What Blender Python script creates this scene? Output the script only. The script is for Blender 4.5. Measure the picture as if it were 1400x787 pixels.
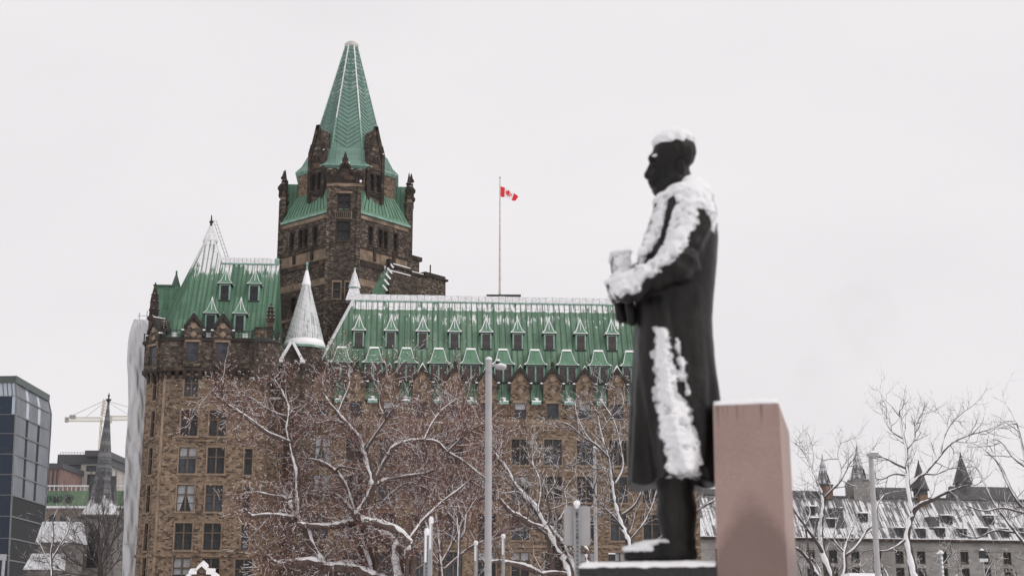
import bpy, math, random
import numpy as np
from mathutils import Vector, Matrix

for o in list(bpy.data.objects):
    bpy.data.objects.remove(o, do_unlink=True)
SC = bpy.context.scene
COL = SC.collection
R = math.radians

# ------------------------------------------------------------------ camera
FPX = 1944.44                       # focal length in pixels of the 1400 px wide photograph (50 mm, 36 mm sensor)
PITCH = math.atan(471.5 / FPX)
CZ = 1.65
cam_d = bpy.data.cameras.new('camera')
cam = bpy.data.objects.new('camera', cam_d)
COL.objects.link(cam)
cam.location = (0, 0, CZ)
cam.rotation_euler = (math.pi / 2 + PITCH, 0, 0)
cam_d.sensor_width = 36
cam_d.lens = 50
cam_d.clip_start = 0.1
cam_d.clip_end = 6000
cam_d.dof.use_dof = True
cam_d.dof.focus_distance = 120
cam_d.dof.aperture_fstop = 2.2
SC.camera = cam

# ------------------------------------------------------------------ sky, sun, exposure
SUN_EL, SUN_AZ = R(42), R(118)      # azimuth clockwise from +Y; a veiled sun to the right
w = bpy.data.worlds.new('World')
SC.world = w
w.use_nodes = True
nt = w.node_tree
nt.nodes.clear()
out = nt.nodes.new('ShaderNodeOutputWorld')
sky = nt.nodes.new('ShaderNodeTexSky')
sky.sky_type = 'NISHITA'
sky.sun_disc = False
sky.sun_elevation = SUN_EL
sky.sun_rotation = SUN_AZ
bg1 = nt.nodes.new('ShaderNodeBackground')
bg1.inputs[1].default_value = 0.05
nt.links.new(sky.outputs[0], bg1.inputs[0])
# the closed deck of snow cloud under the blue sky
tc = nt.nodes.new('ShaderNodeTexCoord')
mp = nt.nodes.new('ShaderNodeMapping')
mp.inputs['Scale'].default_value = (1.0, 1.0, 2.2)
nt.links.new(tc.outputs['Generated'], mp.inputs[0])
nz = nt.nodes.new('ShaderNodeTexNoise')
nz.inputs['Scale'].default_value = 2.6
nz.inputs['Detail'].default_value = 5
nz.inputs['Roughness'].default_value = 0.45
nt.links.new(mp.outputs[0], nz.inputs[0])
rp = nt.nodes.new('ShaderNodeValToRGB')
rp.color_ramp.elements[0].position = 0.30
rp.color_ramp.elements[0].color = (0.762, 0.744, 0.758, 1)
rp.color_ramp.elements[1].position = 0.72
rp.color_ramp.elements[1].color = (0.842, 0.820, 0.834, 1)
nt.links.new(nz.outputs[0], rp.inputs[0])
bg2 = nt.nodes.new('ShaderNodeBackground')
bg2.inputs[1].default_value = 1.0
nt.links.new(rp.outputs[0], bg2.inputs[0])
mx = nt.nodes.new('ShaderNodeMixShader')
mx.inputs[0].default_value = 0.985
nt.links.new(bg1.outputs[0], mx.inputs[1])
nt.links.new(bg2.outputs[0], mx.inputs[2])
nt.links.new(mx.outputs[0], out.inputs[0])

sun_d = bpy.data.lights.new('sun', 'SUN')
sun = bpy.data.objects.new('sun', sun_d)
COL.objects.link(sun)
sun_d.energy = 1.1
sun_d.angle = R(35)
sun_d.color = (1.0, 0.965, 0.93)
sd = Vector((math.sin(SUN_AZ) * math.cos(SUN_EL), math.cos(SUN_AZ) * math.cos(SUN_EL), math.sin(SUN_EL)))
sun.rotation_euler = sd.to_track_quat('Z', 'Y').to_euler()

SC.view_settings.view_transform = 'Standard'
SC.view_settings.look = 'None'
SC.view_settings.gamma = 1
SC.view_settings.use_curve_mapping = False
SC.view_settings.exposure = 0.11
SC.render.engine = 'CYCLES'
SC.cycles.use_denoising = True
SC.cycles.max_bounces = 6
SC.cycles.use_adaptive_sampling = True
SC.cycles.adaptive_threshold = 0.012

# ------------------------------------------------------------------ picture measurements -> places
CP, SP = math.cos(PITCH), math.sin(PITCH)
def ray(px, py):
    u, v = px - 700, 393.5 - py
    return (u, FPX * CP - v * SP, FPX * SP + v * CP)
def at(px, py, Y):                  # the point of the plane y = Y seen at that picture place
    d = ray(px, py); t = Y / d[1]
    return Vector((d[0] * t, Y, CZ + d[2] * t))
PSI = R(4.3)
OX, OY = -20.0, 149.0
CA, SA = math.cos(PSI), math.sin(PSI)
def loc(px, py, b):                 # the same for a plane of the main building, in the building's own axes
    d = ray(px, py)
    t = (b + OY * CA - OX * SA) / (d[1] * CA - d[0] * SA)
    x, y = d[0] * t - OX, d[1] * t - OY
    return Vector((x * CA + y * SA, b, CZ + d[2] * t))

# ------------------------------------------------------------------ mesh helpers
class MB:
    def __init__(s):
        s.v = []; s.f = []; s.m = []
    def add(s, vs, fs, mi=0):
        n = len(s.v)
        s.v += [tuple(p) for p in vs]
        s.f += [tuple(i + n for i in f) for f in fs]
        s.m += [mi] * len(fs)
    def poly(s, pts, mi=0):
        s.add(pts, [tuple(range(len(pts)))], mi)
    def box(s, x0, x1, y0, y1, z0, z1, mi=0):
        s.add([(x0,y0,z0),(x1,y0,z0),(x1,y1,z0),(x0,y1,z0),(x0,y0,z1),(x1,y0,z1),(x1,y1,z1),(x0,y1,z1)],
              [(0,3,2,1),(4,5,6,7),(0,1,5,4),(1,2,6,5),(2,3,7,6),(3,0,4,7)], mi)
    def loft(s, rings, mi=0, cap=(True, True)):   # closed rings of equal count, counter-clockwise from above, bottom to top
        n = len(rings[0]); vs = [p for r in rings for p in r]; fs = []
        for k in range(len(rings) - 1):
            for i in range(n):
                j = (i + 1) % n
                fs.append((k*n+i, k*n+j, (k+1)*n+j, (k+1)*n+i))
        if cap[0]: fs.append(tuple(range(n))[::-1])
        if cap[1]: fs.append(tuple((len(rings)-1)*n + i for i in range(n)))
        s.add(vs, fs, mi)
    def prism(s, pts, z0, z1, mi=0):
        s.loft([[(x, y, z0) for x, y in pts], [(x, y, z1) for x, y in pts]], mi)
    def lathe(s, prof, n=24, c=(0, 0), mi=0, ph=0.0, cap=(True, True)):
        s.loft([[(c[0] + r*math.cos(ph + 2*math.pi*i/n), c[1] + r*math.sin(ph + 2*math.pi*i/n), z) for i in range(n)] for r, z in prof], mi, cap)
    def bar(s, p, q, w, h=None, mi=0, up=(0, 0, 1)):    # square bar between two points
        p, q = Vector(p), Vector(q); h = h or w
        d = (q - p).normalized(); u = Vector(up)
        x = d.cross(u)
        if x.length < 1e-4: x = d.cross(Vector((0, 1, 0)))
        x.normalize(); y = x.cross(d)
        r = [x*(a*w/2) + y*(b*h/2) for a, b in ((-1,-1),(1,-1),(1,1),(-1,1))]
        s.add([p + k for k in r] + [q + k for k in r], [(0,1,2,3),(7,6,5,4),(0,4,5,1),(1,5,6,2),(2,6,7,3),(3,7,4,0)], mi)
    def tube(s, pts, rad, n=8, mi=0):
        pts = [Vector(p) for p in pts]
        if not hasattr(rad, '__len__'): rad = [rad] * len(pts)
        rings = []
        x = None
        for i, p in enumerate(pts):
            d = (pts[min(i+1, len(pts)-1)] - pts[max(i-1, 0)]).normalized()
            if x is None:
                x = d.orthogonal().normalized()
            else:
                x = (x - d * x.dot(d)).normalized()
            y = d.cross(x)
            rings.append([p + x*rad[i]*math.cos(2*math.pi*k/n) + y*rad[i]*math.sin(2*math.pi*k/n) for k in range(n)])
        s.loft(rings, mi)
    def ball(s, c, r, n=12, mi=0, sz=1.0):
        pr = [(max(r*math.sin(math.pi*k/6), 1e-4), c[2] - r*sz*math.cos(math.pi*k/6)) for k in range(7)]
        s.lathe(pr, n, (c[0], c[1]), mi)
    def mesh(s, name, mats, smooth=False):
        me = bpy.data.meshes.new(name)
        me.from_pydata(s.v, [], s.f)
        for m in mats: me.materials.append(m)
        if len(mats) > 1: me.polygons.foreach_set('material_index', s.m)
        box_uv(me)
        if smooth:
            me.polygons.foreach_set('use_smooth', [True] * len(me.polygons))
        me.update()
        return me
    def build(s, name, mats, parent=None, smooth=False, loc=None, rz=0.0):
        if not isinstance(mats, (list, tuple)): mats = [mats]
        return link(name, s.mesh(name, mats, smooth), parent, loc, rz)

def box_uv(me):                     # metres along and up every face
    nl = len(me.loops)
    if not nl: return
    uv = me.uv_layers.new(name='UVMap')
    co = np.empty(len(me.vertices) * 3, np.float32); me.vertices.foreach_get('co', co); co = co.reshape(-1, 3)
    li = np.empty(nl, np.int32); me.loops.foreach_get('vertex_index', li)
    npoly = len(me.polygons)
    no = np.empty(npoly * 3, np.float32); me.polygons.foreach_get('normal', no); no = no.reshape(-1, 3)
    lt = np.empty(npoly, np.int32); me.polygons.foreach_get('loop_total', lt)
    t = np.stack([-no[:, 1], no[:, 0], np.zeros(npoly)], 1)
    L = np.linalg.norm(t, axis=1)
    t[L < 0.05] = (1, 0, 0); L[L < 0.05] = 1
    t /= L[:, None]
    bt = np.cross(no, t)
    pi = np.repeat(np.arange(npoly), lt)
    p = co[li]
    u = (p * t[pi]).sum(1); v = (p * bt[pi]).sum(1)
    uv.data.foreach_set('uv', np.stack([u, v], 1).astype(np.float32).ravel())

def link(name, me, parent=None, loc=None, rz=0.0):
    o = bpy.data.objects.new(name, me)
    COL.objects.link(o)
    if parent: o.parent = parent
    if loc is not None: o.location = loc
    if rz: o.rotation_euler = (0, 0, rz)
    return o
def np_mesh(name, V, F, mats, smooth=False):        # V (n,3), F (m,k)
    me = bpy.data.meshes.new(name)
    V = np.asarray(V, np.float32); F = np.asarray(F, np.int32)
    k = F.shape[1]
    me.vertices.add(len(V)); me.vertices.foreach_set('co', V.ravel())
    me.loops.add(F.size); me.loops.foreach_set('vertex_index', F.ravel())
    me.polygons.add(len(F)); me.polygons.foreach_set('loop_start', np.arange(0, F.size, k, dtype=np.int32))
    me.update(calc_edges=True)
    if smooth: me.polygons.foreach_set('use_smooth', np.ones(len(F), bool))
    for m in (mats if isinstance(mats, (list, tuple)) else [mats]): me.materials.append(m)
    return me
def thing(name, label, cat, loc=(0, 0, 0), rz=0.0, group=None):
    o = bpy.data.objects.new(name, None)
    o.empty_display_size = 0.3
    COL.objects.link(o)
    o.location = loc; o.rotation_euler = (0, 0, rz)
    return tag(o, label, cat, group)
def tag(o, label, cat, group=None):
    o['label'] = label; o['category'] = cat
    if group: o['group'] = group
    return o
def struct(o, kind='structure'):
    o['kind'] = kind
    return o
def dup(src, parent, loc=None, rz=None):            # a part and its sub-parts again, sharing meshes
    o = src.copy(); COL.objects.link(o); o.parent = parent
    if loc is not None: o.location = loc
    if rz is not None: o.rotation_euler = (0, 0, rz)
    for ch in src.children:
        c = ch.copy(); COL.objects.link(c); c.parent = o
    return o

# ------------------------------------------------------------------ materials
class NT:
    def __init__(s, name):
        s.mat = bpy.data.materials.new(name); s.mat.use_nodes = True
        s.t = s.mat.node_tree; s.t.nodes.clear()
        s.out = s.t.nodes.new('ShaderNodeOutputMaterial')
        s.b = s.n('ShaderNodeBsdfPrincipled')
        s.l(s.b.outputs[0], s.out.inputs[0])
        s.tc = s.n('ShaderNodeTexCoord')
    def n(s, t, **kw):
        nd = s.t.nodes.new(t)
        for k, v in kw.items(): setattr(nd, k, v)
        return nd
    def l(s, a, b): s.t.links.new(a, b)
    def val(s, sock, v):
        if hasattr(v, 'is_linked'): s.l(v, sock)
        else: sock.default_value = v
    def map(s, src, scale=(1, 1, 1), rot=(0, 0, 0)):
        m = s.n('ShaderNodeMapping'); m.inputs['Scale'].default_value = scale; m.inputs['Rotation'].default_value = rot
        s.l(s.tc.outputs[src], m.inputs[0]); return m.outputs[0]
    def noise(s, vec, scale, detail=3, rough=0.55):
        n = s.n('ShaderNodeTexNoise'); s.l(vec, n.inputs['Vector'])
        n.inputs['Scale'].default_value = scale; n.inputs['Detail'].default_value = detail; n.inputs['Roughness'].default_value = rough
        return n.outputs['Fac']
    def ramp(s, fac, stops, interp='LINEAR'):
        r = s.n('ShaderNodeValToRGB'); e = r.color_ramp; e.interpolation = interp
        while len(e.elements) < len(stops): e.elements.new(0.5)
        for el, (p, c) in zip(e.elements, stops):
            el.position = p; el.color = (*c, 1) if hasattr(c, '__len__') else (c, c, c, 1)
        s.l(fac, r.inputs[0]); return r.outputs[0]
    def mix(s, f, a, b, mode='MIX'):
        m = s.n('ShaderNodeMix', data_type='RGBA', blend_type=mode)
        s.val(m.inputs[0], f)
        for i, x in ((6, a), (7, b)):
            if hasattr(x, 'is_linked'): s.l(x, m.inputs[i])
            else: m.inputs[i].default_value = (*x, 1)
        return m.outputs[2]
    def math(s, op, a, b=0.0, clamp=False):
        m = s.n('ShaderNodeMath', operation=op, use_clamp=clamp)
        s.val(m.inputs[0], a); s.val(m.inputs[1], b); return m.outputs[0]
    def mapr(s, v, a, b, c=0.0, d=1.0, smooth=True):
        m = s.n('ShaderNodeMapRange', interpolation_type='SMOOTHSTEP' if smooth else 'LINEAR')
        s.l(v, m.inputs[0])
        for i, x in enumerate((a, b, c, d)): m.inputs[1+i].default_value = x
        return m.outputs[0]
    def sep(s, vec):
        m = s.n('ShaderNodeSeparateXYZ'); s.l(vec, m.inputs[0]); return m.outputs
    def bump(s, h, strength=0.5, dist=0.05):
        b = s.n('ShaderNodeBump'); b.inputs['Strength'].default_value = strength; b.inputs['Distance'].default_value = dist
        s.l(h, b.inputs['Height']); s.l(b.outputs[0], s.b.inputs['Normal'])
    def fin(s, col=None, rough=0.8, metal=0.0, spec=None):
        if col is not None:
            if hasattr(col, 'is_linked'): s.l(col, s.b.inputs['Base Color'])
            else: s.b.inputs['Base Color'].default_value = (*col, 1)
        s.val(s.b.inputs['Roughness'], rough); s.b.inputs['Metallic'].default_value = metal
        if spec is not None: s.b.inputs['Specular IOR Level'].default_value = spec
        return s.mat

def plain(name, col, rough=0.7, metal=0.0, var=0.18, scale=3.0, spec=None):
    m = NT(name)
    n = m.noise(m.tc.outputs['Object'], scale, 4)
    c = m.mix(m.mapr(n, 0.3, 0.7), tuple(x*(1-var) for x in col), tuple(min(1, x*(1+var)) for x in col))
    return m.fin(c, rough, metal, spec)

def stone(name, stops, bw=0.36, bh=0.165, mortar=(0.16, 0.12, 0.09), soot=0.6, soot_sc=0.35, snowdots=0.0):
    m = NT(name)
    uv = m.tc.outputs['UV']
    # wobble the courses a little so that the rubble does not read as machine brick
    wob = m.n('ShaderNodeTexNoise'); wob.inputs['Scale'].default_value = 1.7; wob.inputs['Detail'].default_value = 2
    m.l(uv, wob.inputs['Vector'])
    va = m.n('ShaderNodeVectorMath', operation='MULTIPLY_ADD')
    m.l(wob.outputs['Color'], va.inputs[0]); va.inputs[1].default_value = (0.16, 0.12, 0); m.l(uv, va.inputs[2])
    def brick(w, h, off, sq):
        b = m.n('ShaderNodeTexBrick'); m.l(va.outputs[0], b.inputs['Vector'])
        b.offset = off; b.squash = sq; b.squash_frequency = 3; b.offset_frequency = 2
        for k, v in (('Scale', 1.0), ('Mortar Size', 0.012), ('Mortar Smooth', 0.4), ('Bias', 0.0), ('Brick Width', w), ('Row Height', h)):
            b.inputs[k].default_value = v
        b.inputs['Color1'].default_value = (0, 0, 0, 1); b.inputs['Color2'].default_value = (1, 1, 1, 1); b.inputs['Mortar'].default_value = (0.5, 0.5, 0.5, 1)
        return b
    b1 = brick(bw, bh, 0.43, 0.7); b2 = brick(bw*1.7, bh*1.9, 0.31, 0.8)
    f = m.math('ADD', m.math('MULTIPLY', b1.outputs['Color'], 0.78), m.math('MULTIPLY', b2.outputs['Color'], 0.22))
    f = m.math('ADD', f, m.math('MULTIPLY', m.math('SUBTRACT', m.noise(uv, 5.0, 4, 0.7), 0.5), 0.75))
    c = m.ramp(f, stops)
    c = m.mix(m.math('MULTIPLY', b1.outputs['Fac'], 0.55), c, mortar)
    st = m.mapr(m.noise(m.map('Object', (1, 1, 0.45)), soot_sc, 5, 0.6), 0.44, 0.68, 0, soot)
    c = m.mix(st, c, (0.035, 0.028, 0.024))
    m.bump(m.math('ADD', m.math('MULTIPLY', b1.outputs['Fac'], -0.7), m.noise(uv, 9.0, 4, 0.65)), 0.55, 0.06)
    return m.fin(c, 0.92, 0, 0.25)

def copper(name, a, b, vs=1.3, pa=.9, seam=0.55, row=2.3, snow=None, zr=(0, 1), streak=1.0, snowcol=(0.80, 0.79, 0.80), lo=0.5, dark=0.75):
    m = NT(name)
    uv = m.tc.outputs['UV']
    rot = m.map('UV', (1, 1, 1), (0, 0, R(90)))
    bk = m.n('ShaderNodeTexBrick'); m.l(rot, bk.inputs['Vector'])
    for k, v in (('Scale', 1.0), ('Mortar Size', 0.022), ('Mortar Smooth', 0.3), ('Brick Width', row), ('Row Height', seam)):
        bk.inputs[k].default_value = v
    bk.inputs['Color1'].default_value = (0, 0, 0, 1); bk.inputs['Color2'].default_value = (1, 1, 1, 1); bk.inputs['Mortar'].default_value = (0.5, 0.5, 0.5, 1)
    st = m.noise(m.map('UV', (2.6, 0.22, 1)), 1.0, 5, 0.65)
    big = m.noise(m.tc.outputs['Object'], 0.16, 3)
    f = m.math('ADD', m.math('MULTIPLY', bk.outputs['Color'], 0.30), m.math('ADD', m.math('MULTIPLY', st, 0.5), m.math('MULTIPLY', big, 0.35)))
    c = m.mix(m.mapr(f, 0.32, 0.85), a, b)
    rust = m.mapr(m.noise(m.map('UV', (2.6, 0.16, 1)), 1.3, 5, 0.72), 0.54, 0.76, 0, 0.48)
    c = m.mix(rust, c, (a[0]*0.55, a[1]*0.42, a[2]*0.38))
    c = m.mix(m.math('MULTIPLY', bk.outputs['Fac'], dark), c, (a[0]*0.35, a[1]*0.38, a[2]*0.38))
    if snow:
        z = m.sep(m.tc.outputs['Object'])[2]
        zz = m.mapr(z, zr[0], zr[1], 0, 1, False)
        amt = m.ramp(zz, snow)
        fine = m.noise(m.map('UV', (5.5*streak, vs, 1)), 1.0, 5, 0.72)
        pan = m.noise(m.map('UV', (0.9, 0.35, 1)), 1.0, 2)
        k = m.math('ADD', amt, m.math('ADD', m.math('MULTIPLY', m.math('SUBTRACT', fine, 0.5), 1.5),
                   m.math('ADD', m.math('MULTIPLY', m.math('SUBTRACT', pan, 0.5), pa), m.math('MULTIPLY', m.math('SUBTRACT', bk.outputs['Color'], 0.5), 0.25))))
        k = m.math('SUBTRACT', k, m.math('MULTIPLY', bk.outputs['Fac'], 0.35))
        s = m.mapr(k, lo, lo + 0.12)
        c = m.mix(s, c, snowcol)
    m.bump(m.math('ADD', m.math('MULTIPLY', bk.outputs['Fac'], 0.6), m.math('MULTIPLY', st, 0.25)), 0.4, 0.05)
    return m.fin(c, 0.62, 0.0, 0.35)

def snow_mat(name, col=(0.90, 0.892, 0.905)):
    m = NT(name)
    o = m.tc.outputs['Object']
    n = m.noise(o, 14.0, 5, 0.6)
    c = m.mix(m.mapr(n, 0.3, 0.7), tuple(x*0.94 for x in col), col)
    m.bump(n, 0.35, 0.02)
    m.b.inputs['Subsurface Weight'].default_value = 0.0
    return m.fin(c, 0.75, 0, 0.3)

def glass_mat(name, col, rough=0.08, spec=0.5):
    m = NT(name)
    n = m.noise(m.tc.outputs['Object'], 1.4, 2)
    c = m.mix(m.mapr(n, 0.35, 0.65), tuple(x*0.6 for x in col), tuple(x*1.3 for x in col))
    m.bump(m.noise(m.tc.outputs['Object'], 0.9, 1), 0.08, 0.05)
    return m.fin(c, rough, 0, spec)

M = {}
TAN = (0.275, 0.199, 0.138); BRN = (0.136, 0.095, 0.068); DRK = (0.050, 0.038, 0.031); MID = (0.190, 0.135, 0.094)
M['stone'] = stone('rubble sandstone', [(0.0, DRK), (0.16, DRK), (0.27, BRN), (0.50, MID), (0.78, TAN), (1.0, (0.32, 0.24, 0.172))], soot=0.4, mortar=(0.19, 0.14, 0.10))
M['stone_dark'] = stone('sooty rubble sandstone', [(0.0, (0.026, 0.021, 0.018)), (0.36, DRK), (0.50, (0.086, 0.068, 0.056)), (0.72, (0.128, 0.101, 0.081)), (0.86, (0.20, 0.155, 0.117)), (1.0, (0.27, 0.21, 0.16))], soot=0.7, soot_sc=0.45, mortar=(0.11, 0.082, 0.06))
M['trim'] = stone('dressed sandstone', [(0.0, (0.20, 0.145, 0.105)), (0.5, (0.265, 0.195, 0.14)), (1.0, (0.325, 0.245, 0.18))], bw=1.1, bh=0.5, soot=0.55, soot_sc=0.8, mortar=(0.2, 0.13, 0.085))
M['trim_dark'] = stone('blackened dressed stone', [(0.0, (0.02, 0.016, 0.014)), (0.6, (0.045, 0.034, 0.028)), (1.0, (0.13, 0.085, 0.058))], bw=0.9, bh=0.45, soot=0.8, soot_sc=0.9, mortar=(0.05, 0.038, 0.03))
CU_A, CU_B = (0.090, 0.175, 0.112), (0.170, 0.270, 0.187)
M['cu_wing'] = copper('verdigris roof', CU_A, CU_B, snow=[(0.0, 0.0), (0.68, 0.0), (0.725, 0.34), (0.775, 0.48), (0.815, 0.40), (0.84, 0.05), (0.862, 0.66), (1.0, 0.80)], zr=(25.0, 38.7), vs=.7)
M['cu_left'] = copper('verdigris hipped roof', (0.066, 0.150, 0.094), (0.122, 0.232, 0.150), snow=[(0.0, 0.0), (0.55, 0.0), (0.66, 0.1), (0.73, 0.45), (0.82, 0.75), (1.0, 0.95)], zr=(31.0, 46.0))
M['cu_bow'] = copper('verdigris bow roof', (0.066, 0.150, 0.094), (0.122, 0.232, 0.150), seam=.8, snow=[(0.0, 0.0), (0.46, 0.0), (0.54, 0.30), (0.62, 0.60), (0.70, 0.86), (1.0, 1.0)], zr=(31.0, 46.0), vs=.35, snowcol=(0.72, 0.72, 0.73))
M['mullion'] = plain('weathered window frame', (0.115, 0.085, 0.062), 0.85, 0, 0.2)
M['coping'] = plain('soot black coping', (0.030, 0.025, 0.022), 0.9, 0, 0.35, 4.0)
M['cu_cone'] = copper('snow streaked cone roof', (0.16, 0.22, 0.19), (0.3, 0.37, 0.33), seam=0.32, row=1.2, snow=[(0.0, 0.74), (0.5, 0.80), (1.0, 0.88)], zr=(31.0, 40.0), vs=.5, snowcol=(0.66, 0.66, 0.67))
M['cu_spire'] = copper('verdigris spire plates', (0.100, 0.185, 0.150), (0.172, 0.282, 0.236), seam=3.0, row=3.0, snow=None)
M['cu_tower'] = copper('verdigris tower roof', (0.085, 0.190, 0.122), (0.155, 0.285, 0.190), snow=None, dark=0.5)
M['cu_seam'] = plain('standing seam', (0.046, 0.100, 0.070), 0.6, 0, 0.3)  # darker patina, with the seams' shadow put into the colour
M['spire_seam'] = plain('spire seam', (0.068, 0.128, 0.104), 0.6, 0, 0.3)  # shadow of the raised seams put into this darker patina
M['cu_trim'] = plain('pale verdigris trim', (0.21, 0.345, 0.285), 0.6, 0, 0.25, 2.0)
M['snow'] = snow_mat('fresh snow')
m = NT('wind packed snow'); o = m.tc.outputs['Object']; n_ = m.noise(o, 30.0, 6, .65); m.bump(m.math('ADD', n_, m.noise(o, 75.0, 4, .6)), .6, .02)
M['snow_packed'] = m.fin(m.mix(m.mapr(n_, .32, .68), (.80, .795, .81), (.93, .925, .935)), .8, 0, .3)
M['snow_thin'] = plain('thin grey snow', (0.68, 0.675, 0.69), 0.8, 0, 0.2, 5.0)
M['pane'] = glass_mat('dark window glass', (0.022, 0.022, 0.024), 0.1, 0.3)
M['pane_brown'] = glass_mat('brownish dormer glass', (0.055, 0.038, 0.036), 0.25)
M['pane_blue'] = glass_mat('blue grey window glass', (0.040, 0.046, 0.056), 0.12, 0.35)
M['blind'] = plain('grey window blind', (0.36, 0.36, 0.37), 0.8, 0, 0.12)
M['iron'] = plain('black iron', (0.022, 0.024, 0.024), 0.6, 0, 0.3)
M['galv'] = plain('galvanised steel', (0.36, 0.36, 0.37), 0.5, 0.25, 0.12, 8.0)
M['grey_paint'] = plain('grey painted steel', (0.40, 0.385, 0.39), 0.55, 0, 0.05, 5.0)
M['lead'] = plain('light stone cap', (0.50, 0.49, 0.45), 0.7)
# ------------------------------------------------------------------ ground
def snow_ground():
    m = NT('trodden snow')
    o = m.tc.outputs['Object']
    n = m.noise(o, 0.35, 6, 0.6)
    m.bump(m.noise(o, 1.5, 6), 0.6, 0.1)
    return m.fin(m.ramp(n, [(0.3, (0.62, 0.62, 0.64)), (0.6, (0.80, 0.80, 0.82))]), 0.85)
g = MB(); g.poly([(-3000, -400, 0), (3000, -400, 0), (3000, 3500, 0), (-3000, 3500, 0)])
struct(g.build('ground', snow_ground()))
m = NT('wet asphalt'); M['asphalt'] = m.fin(m.ramp(m.noise(m.tc.outputs['Object'], 2.0, 6), [(0.3, (0.035, 0.035, 0.037)), (0.7, (0.075, 0.075, 0.078))]), 0.55)
g = MB(); g.poly([(-400, 20, 0.006), (400, 20, 0.006), (400, 32, 0.006), (-400, 32, 0.006)]); struct(g.build('road', M['asphalt']))
g = MB(); g.box(-400, 400, 17.6, 20, -0.1, 0.13); g.box(-400, 400, 32, 35, -0.1, 0.13); struct(g.build('pavement', plain('snowy concrete', (0.5, 0.5, 0.5), 0.8)))

# ------------------------------------------------------------------ the gothic office block with green copper roofs
B = thing('gothic_building', 'brown gothic building with green copper roofs and a tall pointed tower behind the trees', 'building', (OX, OY, 0), PSI)

def wall(mb, p0, p1, z0, z1, holes=(), deep=0.35, mi=0):
    # a wall from p0 to p1 in plan (outside on the right-hand side), with real openings (u, z, w, h); returns their places
    p0 = Vector((*p0, 0)); p1 = Vector((*p1, 0)); d = p1 - p0; L = d.length; d.normalize()
    nrm = Vector((d.y, -d.x, 0))
    us = sorted({0.0, L} | {u + s*w_/2 for u, z, w_, h in holes for s in (-1, 1)})
    zs = sorted({z0, z1} | {z + s*h/2 for u, z, w_, h in holes for s in (-1, 1)})
    P = lambda u, z, k=0.0: p0 + d*u - nrm*k + Vector((0, 0, z))
    for a, b in zip(us, us[1:]):
        run = None
        for c, e in zip(zs, zs[1:]):
            um, zm = (a+b)/2, (c+e)/2
            if any(abs(um-u) < w_/2 and abs(zm-z) < h/2 for u, z, w_, h in holes):
                if run: mb.poly([P(a, run[0]), P(b, run[0]), P(b, run[1]), P(a, run[1])], mi); run = None
            else:
                run = (run[0], e) if run else (c, e)
        if run: mb.poly([P(a, run[0]), P(b, run[0]), P(b, run[1]), P(a, run[1])], mi)
    res = []
    rz = math.atan2(d.y, d.x)
    for u, z, w_, h in holes:
        a, b, c, e = u-w_/2, u+w_/2, z-h/2, z+h/2
        for q in ([P(a,c), P(a,c,deep), P(a,e,deep), P(a,e)], [P(b,c,deep), P(b,c), P(b,e), P(b,e,deep)],
                  [P(a,e), P(a,e,deep), P(b,e,deep), P(b,e)], [P(a,c,deep), P(a,c), P(b,c), P(b,c,deep)]):
            mb.poly(q, mi)
        res.append((P(u, z), rz))
    return res

WIN = {}
def window(kind, w_, h, pos, rz, lights=2, transom=0.36, pane='pane', trim='trim', blind=None, parent=None):
    # stone frame with mullion, transom and sill; the glass (and a blind) are its own pieces. -Y faces out
    key = (kind, round(w_, 2), round(h, 2), lights, pane, blind)
    parent = parent or B
    if key in WIN:
        return dup(WIN[key], parent, pos, rz)
    mb = MB()
    t = 0.13
    x0, x1, z0, z1 = -w_/2, w_/2, -h/2, h/2
    mb.box(x0-t, x0-0.003, -0.05, 0.02, z0, z1+0.20); mb.box(x1+0.003, x1+t, -0.05, 0.02, z0, z1+0.20)
    mb.box(x0-0.003, x1+0.003, -0.053, 0.02, z1+0.003, z1+0.22)
    mb.box(x0-t-0.05, x1+t+0.05, -0.12, 0.05, z0-0.18, z0-0.003)
    f = 0.055
    mb.box(x0+0.003, x0+f, 0.12, 0.24, z0+0.003, z1-0.003, 1); mb.box(x1-f, x1-0.003, 0.12, 0.24, z0+0.003, z1-0.003, 1)
    mb.box(x0+f, x1-f, 0.12, 0.24, z1-f, z1-0.003, 1); mb.box(x0+f, x1-f, 0.12, 0.24, z0+0.003, z0+f, 1)
    for k in range(1, lights):
        xm = x0 + w_*k/lights
        mb.box(xm-0.075, xm+0.075, 0.10, 0.26, z0+f, z1-f, 1)
    if transom:
        zt = z1 - h*transom
        for k in range(lights):
            a = x0 + w_*k/lights + (0.075 if k else f); b = x0 + w_*(k+1)/lights - (0.075 if k < lights-1 else f)
            mb.box(a, b, 0.11, 0.25, zt-0.06, zt+0.06, 1)
            if h > 2.2: mb.box(a, b, 0.2, 0.25, (zt+z0)/2-0.025, (zt+z0)/2+0.025, 2)
    o = mb.build('window', [M[trim], M['mullion' if trim == 'trim' else 'trim_dark'], M['iron']], parent, loc=pos, rz=rz)
    pm = MB(); pm.poly([(x0, 0.28, z0), (x1, 0.28, z0), (x1, 0.28, z1), (x0, 0.28, z1)])
    pm.build('pane', M[pane], o)
    if blind:
        bm = MB()
        if blind == 'curtain':
            for s in (-1, 1):
                for c, e in ((0, 1),):
                    xe, xi = s*(w_/2-f), s*0.09
                    bm.poly([(xe, 0.27, z0+f), (xe - s*w_*0.13, 0.27, z0+f), (xi, 0.27, z1-h*0.36), (xi, 0.27, z1-f), (xe, 0.27, z1-f)][::s])
        else:
            bm.box(x0+f, x1-f, 0.262, 0.27, z1-h*blind, z1-f)
        bm.build('blind' if blind != 'curtain' else 'curtain', M['blind'], o)
    WIN[key] = o
    return o

rnd = random.Random(11)
def snowcap(mb, pts_low, pts_top, mi): mb.loft([pts_low, pts_top], mi)

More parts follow.
